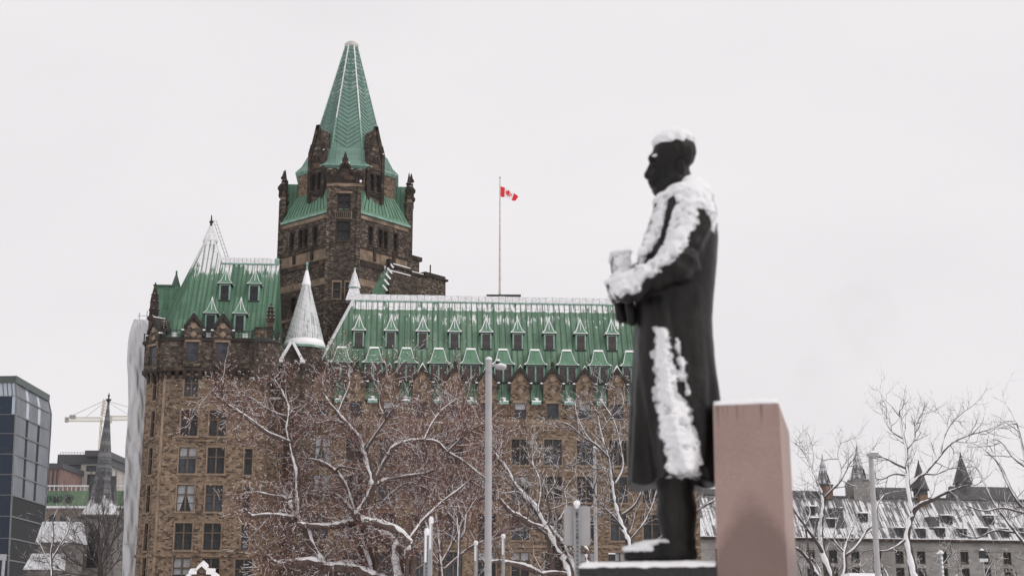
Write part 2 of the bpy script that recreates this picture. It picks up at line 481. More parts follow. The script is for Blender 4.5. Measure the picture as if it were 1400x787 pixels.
# --- east wing: facade, bays of 3.487 m ---------------------------------------------------------
BAY = 3.487; GA = [3.49 + BAY*i for i in range(-1, 11)]          # gables and windows
WA0, WA1, EAVE = -1.9, 40.0, 25.7
rows = [20.3, 16.4, 12.45, 8.5]
mb = MB()
holes = [(a - WA0, z, 1.87, 2.72) for a in GA for z in rows if WA0 + 1.3 < a < WA1 - 1.3]
pl = wall(mb, (WA0, 0), (WA1, 0), 0, 23.3, holes)
wall(mb, (WA0, 0.02), (WA1, 0.02), 23.3, 25.5)
wall(mb, (WA1, 0), (WA1, 13), 0, 25.5)
mb.build('wall', M['stone'], B)
for k, (p, rz) in enumerate(pl):
    window('two light', 1.87, 2.72, p, rz, blind=rnd.choice([None, None, None, None, 0.3, None, None, 'curtain', None]), pane=rnd.choice(['pane', 'pane', 'pane_blue']))
mb = MB()                                                        # string courses and corbelled cornice
mb.box(WA0, WA1+0.2, -0.22, 0.1, 23.3, 23.75); mb.box(WA0, WA1+0.1, -0.12, 0.1, 22.95, 23.3)
for z in (18.35, 14.4, 10.45): mb.box(WA0, WA1, -0.07, 0.1, z-0.13, z+0.13)
for k in range(58): 
    a = WA0 + 0.4 + k*0.72
    mb.box(a, a+0.3, -0.18, 0.05, 22.5, 22.95)
mb.build('cornice', M['trim'], B)
# roof: steep copper front slope, hipped on the left, flat-topped ridge under snow
RB, RZ = 6.0, 37.85
mb = MB()
e0, e1 = (-2.35, -0.1, EAVE), (WA1+0.3, -0.1, EAVE)
h0, h1 = (2.75, RB, RZ), (WA1-3.2, RB, RZ)
k0, k1 = (-2.35, 14.1, EAVE), (WA1+0.3, 14.1, EAVE)
j0, j1 = (2.75, 8.0, RZ), (WA1-3.2, 8.0, RZ)
mb.poly([e0, e1, h1, h0]); mb.poly([k0, e0, h0, j0]); mb.poly([e1, k1, j1, h1]); mb.poly([k1, k0, j0, j1])
nseam = 68
for i in range(nseam + 1):
    a = -2.0 + i*(WA1+2.0)/nseam
    # clip against hips
    t = 1.0
    if a < h0[0]: t = (a - e0[0])/(h0[0]-e0[0])
    if a > h1[0]: t = (e1[0]-a)/(e1[0]-h1[0])
    if t > 0.03:
        mb.bar((a, -0.13, EAVE+0.06), (a, -0.13 + (RB+0.1)*t, EAVE + 0.06 + (RZ-EAVE)*t), 0.055, 0.05, 1, up=(0, -0.9, 0.4))
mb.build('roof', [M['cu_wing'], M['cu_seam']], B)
mb = MB()                                                        # hip rolls with snow lying on them
mb.bar((-2.4, -0.15, EAVE), (2.7, RB-0.05, RZ+0.1), 0.26, 0.22, 0)
mb.bar((WA1+0.35, -0.15, EAVE), (WA1-3.2, RB, RZ+0.1), 0.26, 0.22, 0)
mb.box(2.6, WA1-3.1, RB-0.16, RB+0.05, RZ-0.12, RZ+0.02, 1)
mb.build('hip_roll', [M['snow_thin'], M['cu_trim']], B)
mb = MB()                                                        # ridge capping: snow covered, in sheets
n = 44
for i in range(n):
    a0 = 3.0 + i*(WA1-6.4)/n; a1 = a0 + (WA1-6.4)/n - 0.03
    zt = RZ + 0.78 + rnd.uniform(-0.02, 0.02)
    mb.loft([[(a0, RB-0.05, RZ+0.02), (a1, RB-0.05, RZ+0.02), (a1, 8.05, RZ+0.02), (a0, 8.05, RZ+0.02)],
             [(a0, RB+0.18, zt), (a1, RB+0.18, zt), (a1, 7.8, zt), (a0, 7.8, zt)]])
mb.build('ridge_cap', M['snow_thin'], B)
mb = MB()                                                        # spirelet on the left ridge end
c = (2.72, 6.9)
mb.lathe([(1.3, 37.9), (0.75, 39.35)], 4, c, 0, R(45)); mb.lathe([(0.8, 39.35), (0.74, 39.5)], 4, c, 1, R(45))
mb.lathe([(0.72, 39.5), (0.24, 41.1), (0.1, 41.4), (0.1, 41.7)], 8, c, 0); mb.ball((c[0], c[1], 41.75), 0.15, 8, 1)
mb.build('spirelet', [M['snow_thin'], M['cu_trim']], B)
mb = MB()                                                        # eaves gutters between the gables with a strip of snow
for i in range(len(GA)-1):
    mb = MB(); a0, a1 = GA[i]+1.22, GA[i+1]-1.22
    mb.box(a0, a1, -0.32, 0.05, 25.35, 25.62, 0)
    mb.box(a0+0.05, a1-0.05, -0.28, 0.1, 25.623, 25.72 + rnd.uniform(0, .05), 1)
    mb.loft([[(a0+.3, -0.26, 25.72), (a1-.3, -0.26, 25.72), (a1-.3, 0.2, 25.72), (a0+.3, 0.2, 25.72)],
             [(a0+.75, -0.02, 26.1), (a1-.8, -0.02, 26.1), (a1-.8, 0.12, 26.1), (a0+.75, 0.12, 26.1)]], 1)
    mb.build('gutter', [M['cu_trim'], M['snow']], B)

# stone gables standing on the wall
def gable_mesh(w_, z0, zs, za, zw0, zw1, ww, fin=False, depth=1.5, snow=1.0):
    # origin: wall face, centre line, z = 0 ; returns list of (name, mb, mats)
    b = MB(); h = w_/2
    b0 = -0.22
    zc = zs
    # body: jambs, spandrel panel, triangle
    b.box(-h, -ww/2, b0, depth, z0, zc); b.box(ww/2, h, b0, depth, z0, zc)
    b.box(-ww/2, ww/2, b0, depth, zw1, zc); b.box(-ww/2, ww/2, b0, depth, z0, zw0)
    b.loft([[(-h+.12, b0+0.02, zc), (h-.12, b0+0.02, zc), (h-.12, depth, zc), (-h+.12, depth, zc)],
            [(-0.04, b0+0.02, za), (0.04, b0+0.02, za), (0.04, depth+1.0, za), (-0.04, depth+1.0, za)]])
    b.box(-ww/2-.18, ww/2+.18, b0-0.1, b0+.05, zw1+.03, zw1+.25, 1)
    # tan panel with a carved lozenge
    pz = (zw1 + .3 + zc)/2
    b.loft([[(-.42, b0-.05, pz), (0, b0-.05, pz-.38), (.42, b0-.05, pz), (0, b0-.05, pz+.38)][::-1]] * 1, 1) if False else None
    b.add([(-.38, b0-.002, pz), (0, b0-.002, pz-.34), (.38, b0-.002, pz), (0, b0-.002, pz+.34), (0, b0-.09, pz)], [(0,1,4),(1,2,4),(2,3,4),(3,0,4)], 1)
    b.lathe([(0.3, 0), (0.3, .06), (.18, .06), (.14, .02)], 14, mi=1)
    n0 = len(b.v) - 14*4
    for i in range(n0, len(b.v)):
        x, y, z = b.v[i]; b.v[i] = (x, b0 - .0 - z, zc + (za-zc)*0.27 + y)
    cop = MB()
    up = 0.34
    for s in (-1, 1):
        cop.add([(s*(h+.1), b0-.14, zc-.1), (s*(h+.1), b0-.14, zc-.1+up*1.3), (0, b0-.14, za+up*1.5), (0, b0-.14, za-.1),
                 (s*(h+.1), depth*.6, zc-.1), (s*(h+.1), depth*.6, zc-.1+up*1.3), (0, depth*.6, za+up*1.5), (0, depth*.6, za-.1)],
                [(0,1,2,3)[::s], (7,6,5,4)[::s], (1,5,6,2)[::s], (0,3,7,4)[::s], (0,4,5,1)[::s]])
        cop.box(min(s*h, s*(h+.3)), max(s*h, s*(h+.3)), b0-.12, b0+.55, zc-.75, zc-.18)
    if fin:
        cop.box(-.16, .16, b0-.1, b0+.3, za+.15, za+.55); cop.lathe([(.3, za+.55), (.14, za+.62), (.22, za+.75), (.05, za+1.0)], 8, (0, b0+.1))
        for s in (-1, 1):
            for t in (.35, .65): cop.ball((s*h*(1-t), b0-.05, zc+(za-zc)*t+.3), .15, 6)
    sn = MB()
    for s in (-1, 1):
        sn.box(min(s*(h+.04), s*(h+.3)), max(s*(h+.04), s*(h+.3)), b0-.1, b0+.5, zc-.175, zc-.04)
    if not fin and snow > 0:
        t = .25*snow
        zt = za + up*1.5
        for s in (-1, 1):
            sn.add([(0, b0-.16, zt+.16*snow), (s*h*t*2, b0-.16, zt-(za-zc+.3)*t*2+.02), (s*h*t*1.9, depth*.5, zt-(za-zc+.3)*t*1.9+.04), (0, depth*.5, zt+.16*snow),
                    (0, b0-.16, zt-.05), (0, depth*.5, zt-.05)], [(0,1,2,3)[::-s], (0,4,1)[::-s], (1,4,5,2)[::-s], (3,2,5)[::-s]])
    return b, cop, sn
def add_gable(pos, spec, parent_name, stonem, pane, blind, w_win):
    b, c, s = spec
    o = b.build(parent_name, [M[stonem], M['trim']], B, loc=pos)
    c.build('coping', M['coping'], o); s.build('snow', M['snow'], o)
    return o
def gable_glass(o, ww, zw0, zw1, pane, blind=0.0):
    f = MB(); y = -0.02
    f.poly([(-ww/2, y, zw0), (ww/2, y, zw0), (ww/2, y, zw1), (-ww/2, y, zw1)]); f.build('pane', M[pane], o)
    f = MB(); t = .06
    f.box(-ww/2, -ww/2+t, -.12, -.03, zw0, zw1); f.box(ww/2-t, ww/2, -.12, -.03, zw0, zw1)
    zm = zw0 + (zw1-zw0)*.47
    f.box(-ww/2+t, ww/2-t, -.11, -.03, zm-.04, zm+.04); f.build('sash', M['pane_brown'] , o)
    if blind:
        f = MB(); f.box(-ww/2+.07, ww/2-.07, -.045, -.028, zw1-(zw1-zw0)*blind, zw1-.02); f.build('blind', M['blind'], o)
protos = {}
for i, a in enumerate(GA):
    if a > WA1 - 1.5: continue
    fin = (i % 3 == 1) or i == 0
    bl = [0.0, 0.0, .38, 0.0, 0, 0, .38, 0, .38, 0, 0][i % 11]
    key = (fin, bl, i % 2)
    if key in protos:
        dup(protos[key], B, (a, 0, 0)); continue
    o = add_gable((a, 0, 0), gable_mesh(2.0, 23.76, 27.75, 29.05, 23.8, 25.45, 1.25, fin, snow=[.55, 1.1][i % 2]), 'stone_gable', 'stone', 'pane', bl, 1.25)
    gable_glass(o, 1.25, 23.8, 25.45, 'pane_blue', bl)
    protos[key] = o

# dormers ------------------------------------------------------------------------------------
def dormer_small(sw=1.0):
    # origin at sill centre of the front, roof rises behind
    b = MB(); w_, h = 0.58, 1.75
    b.box(-w_, -w_+.15, 0, .12, 0, h, 0); b.box(w_-.15, w_, 0, .12, 0, h, 0); b.box(-w_+.15, w_-.15, 0, .12, h-.1, h, 0); b.box(-w_-.03, w_+.03, -.06, .12, -.08, .05, 1)
    b.add([(-w_, .1, 0), (-w_, 1.1, 0), (-w_, 1.3, h), (-w_, .1, h), (w_, .1, 0), (w_, 1.1, 0), (w_, 1.3, h), (w_, .1, h)], [(0,3,2,1), (4,5,6,7)], 0)
    r = MB(); e = .78; H = 1.62
    ring = lambda k, z, y1=1.2: [(-k, .55-k*.8, z), (k, .55-k*.8, z), (k, .55+k*.8, z), (-k, .55+k*.8, z)]
    r.loft([ring(e, h-.02), ring(e, h+.1)], 2)
    r.loft([ring(e, h+.1), ring(.46, h+.45), ring(.06, h+H)], 0)
    s = MB()
    for sx in (-1, 1):
        for sy in (-1, 1):
            P = [(sx*k, .55+sy*k*.8, z) for k, z in ((e, h+.14), (.46, h+.49), (.07, h+H+.02))]
            s.bar(P[0], P[1], .085*sw, .07*sw); s.bar(P[1], P[2], .075*sw, .06*sw)
    for k in (0,):
        s.bar((0, .55-.46*.8, h+.5), (0, .5, h+H), .05, .05)
    s.bar((-e, .55-e*.8, h+.13), (e, .55-e*.8, h+.13), .09*sw, .07*sw)
    s.ball((0, .55, h+H+.12), .12, 6); s.ball((0, .55, h+H+.34), .06, 6)
    p = MB(); p.poly([(-w_+.15, .07, .05), (w_-.15, .07, .05), (w_-.15, .07, h-.1), (-w_+.15, .07, h-.1)])
    return b, r, s, p
def dormer_wide():
    b = MB(); w_, h = 1.0, 1.85
    for x in (-w_, w_-.14): b.box(x, x+.14, 0, .12, 0, h, 0)
    b.box(-.09, .09, 0, .12, .05, h-.1, 0)
    b.box(-w_+.14, w_-.14, 0, .118, h-.1, h, 0); b.box(-w_-.04, w_+.04, -.06, .12, -.08, .05, 1)
    b.add([(-w_, .1, 0), (-w_, 1.1, 0), (-w_, 1.4, h), (-w_, .1, h), (w_, .1, 0), (w_, 1.1, 0), (w_, 1.4, h), (w_, .1, h)], [(0,3,2,1), (4,5,6,7)], 0)
    r = MB(); e, H = 1.2, 1.78
    ring = lambda kx, y0, y1, z: [(-kx, y0, z), (kx, y0, z), (kx, y1, z), (-kx, y1, z)]
    r.loft([ring(e, -.22, 1.6, h-.03), ring(e, -.22, 1.6, h+.09)], 2)
    r.loft([ring(e, -.22, 1.6, h+.09), ring(.86, .06, 1.8, h+.42), ring(.5, .75, 2.2, h+H)], 0)
    s = MB()
    for sx in (-1, 1):
        s.bar((sx*e, -.22, h+.11), (sx*.86, .06, h+.44), .06, .05); s.bar((sx*.86, .06, h+.44), (sx*.5, .75, h+H), .045, .04)
        s.ball((sx*(e-.02), -.2, h+.12), .13, 6, sz=.6)
    s.bar((-e, -.2, h+.10), (e, -.2, h+.10), .04, .03)
    s.loft([ring(.55, .66, 2.2, h+H), ring(.47, .74, 2.2, h+H+.2)], 0)
    p = MB(); p.poly([(-w_+.14, .07, .05), (w_-.14, .07, .05), (w_-.14, .07, h-.1), (-w_+.14, .07, h-.1)])
    for sx in (-.5, .5):
        p.bar((sx-.35, .065, h*.62), (sx+.35, .065, h*.62), .03, .03, 1)
    return b, r, s, p
def put_dormer(fn, name, pos, roofm, snowm='snow', pane='pane_brown'):
    b, r, s, p = fn()
    o = b.build(name, [M['cu_trim'], M['iron']], B, loc=pos)
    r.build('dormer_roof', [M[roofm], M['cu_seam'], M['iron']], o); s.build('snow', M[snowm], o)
    p.build('pane', [M[pane], M['iron']], o)
    return o
yb = lambda z: -0.1 + (z - EAVE)*(RB+.1)/(RZ-EAVE)       # roof plane depth at a height
d0 = None
for i, a in enumerate(GA):
    if a < 3 or a > WA1 - 4.5: continue
    pos = (a, yb(32.0)-.12, 31.95)
    d0 = dup(d0, B, pos) if d0 else put_dormer(dormer_small, 'dormer', pos, 'cu_tower')
d1 = None
for i in range(11):
    a = 1.75 + BAY*i
    pos = (a, yb(28.0)-.22, 27.9)
    d1 = dup(d1, B, pos) if d1 else put_dormer(dormer_wide, 'wide_dormer', pos, 'cu_tower')

# --- round stair turret in the corner -----------------------------------------------------------
tcx, tcy = -2.25, 1.3
mb = MB()
mb.lathe([(1.95, 0), (1.95, 30.6), (2.1, 30.75), (2.1, 31.2)], 24, (tcx, tcy), cap=(False, True))
o = mb.build('turret', M['stone_dark'], B)
mb = MB(); mb.lathe([(2.28, 31.2), (2.3, 31.42), (2.2, 31.45)], 32, (tcx, tcy), 1); mb.lathe([(2.22, 31.45), (2.26, 31.7), (2.02, 32.2)], 32, (tcx, tcy), 2)
mb.lathe([(2.03, 32.2), (0.42, 38.3)], 32, (tcx, tcy), 0); mb.lathe([(.46, 38.3), (.5, 38.45), (.14, 40.0)], 16, (tcx, tcy), 2); mb.lathe([(.13, 40.0), (.1, 40.6), (.2, 40.7), (.04, 41.0)], 8, (tcx, tcy), 1)
for k in range(30):
    t = 2*math.pi*k/30
    mb.bar((tcx+2.03*math.cos(t), tcy+2.03*math.sin(t), 32.25), (tcx+.42*math.cos(t), tcy+.42*math.sin(t), 38.3), .04, .04, 3)
mb.build('cone_roof', [M['cu_cone'], M['cu_trim'], M['snow'], M['cu_cone']], o, smooth=False)
mb = MB()                                                        # snowy gablet at its foot
for s in (-1, 1):
    mb.bar((-3.35, -1.25, 31.7), (-3.35 + s*1.15, -1.25, 29.6), .34, .3, 0)
    mb.box(-3.35+s*1.15-.25, -3.35+s*1.15+.25, -1.6, -.6, 29.35, 29.62, 0)
mb.add([(-4.3, -1.1, 29.3), (-2.4, -1.1, 29.3), (-3.35, -1.1, 31.5), (-4.3, 0.6, 29.3), (-2.4, 0.6, 29.3), (-3.35, 0.6, 31.5)], [(0,1,2), (1,4,5,2), (3,0,2,5)], 1)
mb.box(-4.3, -2.4, -1.1, 0.4, 24, 29.3, 1)
mb.bar((-4.9, -1.2, 31.6), (-5.4, -1.3, 29.4), .3, .3, 0)
mb.build('gablet', [M['snow'], M['stone_dark']], o)
mb = MB()                                                        # recessed wall between the wings
holes = [(2.0, z, .9, 2.3) for z in (24.3, 20.2, 16.2, 12.2)]
pl = wall(mb, (-5.6, 1.9), (-1.0, 1.9), 0, 29.0, holes)
mb.box(-5.6, -2.6, .4, 1.9, 0, 26.3)
mb.build('wall', M['stone'], B)
for p, rz in pl: window('slit', .9, 2.3, p, rz, 1, .4)
mb = MB(); mb.box(-5.8, -2.5, .2, 2.0, 26.3, 26.55, 1); mb.box(-5.8, -2.6, .22, 1.9, 26.553, 26.72); mb.box(-5.6, -3, -.3, .2, 25.6, 25.8); mb.build('ledge', [M['snow'], M['trim_dark']], B)

# --- left block -----------------------------------------------------------------------------
LA0, LA1, LB = -15.9, -5.6, -4.0
C0 = (-18.15, LB+2.25)                                            # foot of the splayed corner
rowsL = [26.25, 22.45, 18.65, 14.85, 11.05, 7.6]
mb = MB()
wins = []
def rowh(z): return 2.2 if z > 25 else 2.65
front = []
for z in rowsL:
    front += [(-13.2 - LA0, z, 1.4 if z > 25 else 1.72, rowh(z)), (-10.35 - LA0, z, 1.1 if z > 25 else 1.72, rowh(z))]
    if z < 20: front.append((-7.1 - LA0, z - .1, 1.7 if z < 9 else .8, rowh(z)))
zt = 27.3
fl = wall(mb, (LA0, LB), (LA1, LB), 0, zt, front)
cl = wall(mb, C0, (LA0, LB), 0, zt, [(1.55, z, .62, 2.75) for z in rowsL])
wall(mb, (C0[0], 16), C0, 0, zt)
wall(mb, (LA1, LB), (LA1, 2.2), 0, zt)
# overhanging top storey
ov = .38
D0 = (C0[0]-ov, C0[1]-ov*.4); D1 = (LA0-ov*.4, LB-ov); D2 = (LA1+ov, LB-ov); D3 = (LA1+ov, 2.2); Dm = (C0[0]-ov, 16)
mb.build('wall', M['stone'], B); mb = MB()
topw = wall(mb, D1, D2, 28.1, 30.75, [(-13.2-D1[0], 29.72, 1.2, 2.0), (-10.2-D1[0], 29.72, 1.2, 2.0)])
topc = wall(mb, D0, D1, 28.1, 30.75, [(1.65, 29.5, .8, 1.9)])
wall(mb, Dm, D0, 28.1, 30.75); wall(mb, D2, D3, 28.1, 30.75)
mb.build('wall', M['stone_dark'], B)
for i, (p, rz) in enumerate(fl):
    z = p.z; w_, h = front[i][2], front[i][3]
    bl = {18.65: .42, 14.85: 'curtain', 7.6: .6, 22.45: None}.get(round(z, 2), None)
    window('left', w_, h, p, rz, 1 if w_ < 1 else 2, blind=bl if i % 3 != 2 else None, pane='pane_blue' if i % 4 == 0 else 'pane')
for p, rz in cl: window('slit', .62, 2.75, p, rz, 1, .4)
window('top', .8, 1.9, topc[0][0], topc[0][1], 1, .35)
mb = MB()                                                        # corbels, mouldings and cornice
def along(p, q, n, z0, z1, out, w_, mi=0):
    p, q = Vector((*p, 0)), Vector((*q, 0)); d = (q-p); L = d.length; d.normalize(); nn = Vector((d.y, -d.x, 0))
    for k in range(n):
        c = p + d*(L*(k+.5)/n)
        a, b = c - d*w_/2 - nn*.1, c + d*w_/2 - nn*.1
        mb.loft([[(a.x, a.y, z0), (*(a+nn*.15).xy, z0), (*(b+nn*.15).xy, z0), (b.x, b.y, z0)],
                 [(a.x, a.y, (z0+z1)/2), (*(a+nn*(out*.7)).xy, (z0+z1)/2), (*(b+nn*(out*.7)).xy, (z0+z1)/2), (b.x, b.y, (z0+z1)/2)],
                 [(a.x, a.y, z1), (*(a+nn*(out+.1)).xy, z1), (*(b+nn*(out+.1)).xy, z1), (b.x, b.y, z1)]], mi)
along((LA0, LB), (LA1, LB), 13, 26.95, 27.75, .42, .38)
along(C0, (LA0, LB), 4, 26.75, 27.75, .42, .36)
ring = lambda k: [(Dm[0]-k, Dm[1]), (D0[0]-k, D0[1]-k*.4), (D1[0]-k*.4, D1[1]-k), (D2[0]+k, D2[1]-k), (D3[0]+k, D3[1])]
mb.prism(ring(.12), 27.75, 28.1)
mb.loft([[(x, y, z) for x, y in ring(k)] for k, z in ((.02, 30.75), (.25, 30.95), (.25, 31.15))])
mb.build('cornice', M['trim_dark'], B); mb = MB()
for z in (20.55,): mb.prism([(C0[0]-.07, 16), (C0[0]-.07, C0[1]-.03), (LA0-.03, LB-.08), (LA1+.08, LB-.08), (LA1+.08, 2.2)], z, z+.22)
mb.prism([(C0[0]-.16, 16), (C0[0]-.16, C0[1]-.06), (LA0-.06, LB-.16), (LA1+.16, LB-.16), (LA1+.16, 2.2)], 9.05, 9.35)
mb.build('string_course', M['stone'], B); mb = MB(); mb.box(LA0-.14, LA0+.12, LB-.1, LB+.02, 0, 26.9); mb.build('pilaster', M['trim'], B)
for nm, b_, (p, rz) in (('a', 0, topw[0]), ('b', 0, topw[1])):
    pass
lg = None                                                        # the two stone gables over the top windows
for (p, rz) in topw:
    if lg: lg = dup(lg, B, (p.x, D1[1], 0)); continue
    lg = add_gable((p.x, D1[1], 0), gable_mesh(1.8, 28.15, 32.1, 33.35, 28.75, 30.7, 1.2, False, 2.2, snow=.12), 'stone_gable', 'stone_dark', 'pane_blue', 0, 1.2)
    gable_glass(lg, 1.2, 28.75, 30.7, 'pane_blue')
sg = dup(lg, B, ((D0[0]+D1[0])/2, (D0[1]+D1[1])/2, -.25), rz=math.atan2(D1[1]-D0[1], D1[0]-D0[0]))
mb = MB()                                                        # balcony with black ironwork at the corner
bc = (LA1-.3, LB-.1)
mb.lathe([(.25, 25.9), (.7, 26.6), (1.5, 27.6), (1.5, 30.7)], 20, bc, 0); mb.lathe([(1.62, 30.7), (1.62, 31.0)], 20, bc, 1)
o = mb.build('bartizan', [M['stone_dark'], M['iron']], B)
def railing(pts, z0, z1, step=.32):
    mb = MB()
    for p, q in zip(pts, pts[1:]):
        p, q = Vector((*p, 0)), Vector((*q, 0)); L = (q-p).length; n = max(2, int(L/step))
        mb.bar((*p.xy, z1), (*q.xy, z1), .07); mb.bar((*p.xy, z0+.05), (*q.xy, z0+.05), .06); mb.bar((*p.xy, (z0+z1)/2), (*q.xy, (z0+z1)/2), .035)
        for k in range(n):
            c = p + (q-p)*(k/n); t = .1 if k % 5 == 0 else .035
            mb.bar((*c.xy, z0), (*c.xy, z1+(.12 if k % 5 == 0 else 0)), t)
    mb.build('railing', M['iron'], B)
railing([(bc[0]+1.4*math.cos(R(t)), bc[1]+1.4*math.sin(R(t))) for t in range(-150, 61, 30)], 31.0, 31.95)
railing([ring(.1)[1], ring(.1)[2], (-14.5, D1[1]-.1)], 31.15, 31.95); railing([(-12.0, D1[1]-.1), (-11.4, D1[1]-.1)], 31.15, 31.95); railing([(-9.0, D1[1]-.1), (-6.9, D1[1]-.1)], 31.15, 31.95)
mb = MB()                                                        # lead gutter behind, with bits of snow
mb.prism([(D0[0]+.2, 3), (D0[0]+.2, D0[1]), (D1[0], D1[1]+.3), (D2[0]-.2, D2[1]+.3), (D2[0]-.2, 3)], 31.15, 31.3, 0)
for a in (-15.4, -11.9, -11.6, -8.2): mb.box(a, a+.5, D1[1]+.1, D1[1]+.7, 31.303, 31.75, 1)
mb.build('gutter', [M['cu_seam'], M['snow']], B)
# hipped roof with a polygonal end rising to a point
LE, LR, LRb = 31.2, 41.0, 2.6
yl = lambda z: -3.5 + (z-LE)*(LRb+3.5)/(LR-LE)
pc = (-13.05, 1.2)
mb = MB()
AP = (-13.35, -3.5 + (45.6-LE)*(LRb+3.5)/(LR-LE), 45.6)
mb.poly([(-16.2, -3.5, LE), (-5.35, -3.5, LE), (-5.35, LRb, LR), (-11.6, LRb, LR), AP], 4)
mb.poly([(-11.6, LRb, LR), (-11.6, 8.5, LR), AP], 4)
mb.poly([(-5.35, LRb, LR), (-5.35, 12, LE), (-11.6, 12, LE), (-11.6, LRb, LR)])
mb.poly([(-5.35, -3.5, LE), (-5.35, 12, LE), (-5.35, LRb, LR)])
for k in range(13):
    a = -11.2 + k*.5
    if a < -5.3: mb.bar((a, -3.54, LE+.05), (a, LRb-.03, LR), .05, .05, 1, up=(0, -.9, .4))
# twelve-sided spire roof over the bow end
ft = [(-16.2, -3.5), (-16.95, -3.05), (-17.5, -2.4), (-17.85, -1.3), (-17.95, 1.5), (-17.95, 6), (-17.4, 10), (-14, 12.5), (-11.6, 12.5)]
for (xa, ya), (xb, yb_) in zip(ft, ft[1:]): mb.poly([(xb, yb_, LE), (xa, ya, LE), AP], 4)
for k in range(4):
    p_, q_ = Vector((*ft[k], LE)), Vector(AP); mb.bar(p_ + Vector((0, 0, .05)), q_, .13, .13, 4)
    for f_ in (.33, .66):
        if k < 3: r_ = p_.lerp(Vector((*ft[k+1], LE)), f_); mb.bar(r_, r_.lerp(q_, .9), .05, .05, 1)
for k in range(9):
    a = -15.7 + k*.5; p_ = Vector((a, -3.54, LE+.05)); tt_ = 1.0
    hx = -16.2 + (AP[0]+16.2)*1.0
    top = (a+16.2)/(AP[0]+16.2)
    mb.bar(p_, p_ + (Vector((a, AP[1]-.03, AP[2])) - p_)*min(.96, top*.97 if a < AP[0] else (.96 - (a-AP[0])/1.75*.28)), .05, .05, 1, up=(0, -.9, .4))
pc = (AP[0], AP[1]-.25)
mb.lathe([(.80, 44.0), (.86, 44.15), (.2, 45.9)], 12, pc, 2); mb.lathe([(.16, 45.9), (.13, 46.2), (.26, 46.4), (.1, 46.6), (.05, 47.2)], 8, pc, 3)
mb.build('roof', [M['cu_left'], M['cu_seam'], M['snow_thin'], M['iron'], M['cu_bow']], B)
mb = MB()
n = 14
for i in range(n):
    a0 = -11.6 + i*6.2/n
    mb.loft([[(a0, LRb-.1, LR), (a0+6.2/n-.03, LRb-.1, LR), (a0+6.2/n-.03, LRb+.9, LR), (a0, LRb+.9, LR)],
             [(a0, LRb+.1, LR+.68), (a0+6.2/n-.03, LRb+.1, LR+.68), (a0+6.2/n-.03, LRb+.7, LR+.68), (a0, LRb+.7, LR+.68)]], 0 if i < n-1 else 1)
mb.box(-11.6, -5.4, LRb-.2, LRb, LR-.14, LR-.01, 1)
mb.build('ridge_cap', [M['snow_thin'], M['cu_trim']], B)
mb = MB()                                                        # roof ladder down the back of the point
for s in (-.16, .16): mb.bar((-13.0+s, 5.4, 46.6), (-11.3+s, 6.5, 41.9), .05)
for k in range(12):
    t = k/11; p = Vector((-13.0, 5.4, 46.6)).lerp(Vector((-11.3, 6.5, 41.9)), t); mb.bar(p + Vector((-.16, 0, 0)), p + Vector((.16, 0, 0)), .04)
mb.build('roof_ladder', M['galv'], B)
d2 = None
for a, z in ((-10.75, 36.1), (-7.65, 36.1), (-11.75, 32.3), (-8.75, 32.3)):
    d2 = dup(d2, B, (a, yl(z)-.1, z)) if d2 else put_dormer(lambda: dormer_small(.5), 'dormer', (a, yl(z)-.1, z), 'cu_tower', pane='pane')
mb = MB()                                                        # small brick upstand by the tower
mb.box(-7.0, -5.4, -3.3, -.6, 31.2, 32.5); mb.box(-7.1, -5.3, -3.4, -.6, 32.5, 32.65, 1); mb.build('parapet', [M['stone'], M['trim_dark']], B)
mb = MB()                                                        # lower roof of the range behind, with its spirelet
mb.add([(-18.7, 2, 31.2), (-18.7, 2.2, 38.2), (-14, 2.2, 38.2), (-14, 2, 31.2), (-18.7, 12, 31.2), (-18.7, 9, 38.2), (-14, 9, 38.2), (-14, 12, 31.2)],
       [(0,3,2,1), (4,0,1,5), (7,4,5,6), (1,2,6,5)], 0)
mb.bar((-18.75, 2.1, 38.25), (-16.5, 2.1, 38.25), .2, .15, 1)
mb.lathe([(.55, 37.9), (.7, 38.1), (.1, 40.1), (.1, 40.5)], 8, (-16.75, 4.5), 1)
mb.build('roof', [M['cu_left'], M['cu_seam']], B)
# stone pinnacle with snow on its crockets
def pinnacle_mb(h, w_, hb):
    b, s = MB(), MB()
    b.box(-w_/2, w_/2, -w_/2, w_/2, 0, hb); b.box(-w_*.65, w_*.65, -w_*.65, w_*.65, hb, hb+.2)
    b.lathe([(w_*.72, hb+.2), (w_*.6, hb+.2+(h-hb)*.5), (.06, h)], 4, (0, 0), 0, R(45))
    for k in range(4):
        z = hb + .3 + k*(h-hb)*.2; r_ = w_*.62*(1-.16*k)
        for t in (-90, 0, 180): 
            x, y = r_*math.cos(R(t)), r_*math.sin(R(t)); b.ball((x, y, z), .13, 6); s.ball((x, y, z+.12), .065, 6, sz=.6)
    return b, s
def pinnacle(pos, h, w_, hb, rz=0):
    b, s = pinnacle_mb(h, w_, hb)
    o = b.build('pinnacle', M['trim_dark'], B, loc=pos, rz=rz); s.build('snow', M['snow'], o); return o
pinnacle((-17.8, -1.9, 30.9), 6.7, .85, 2.6)
pinnacle((-16.35, -3.6, 30.9), 2.2, .5, 1.0); pinnacle((-5.55, -3.0, 31.0), 4.3, .6, 2.3)
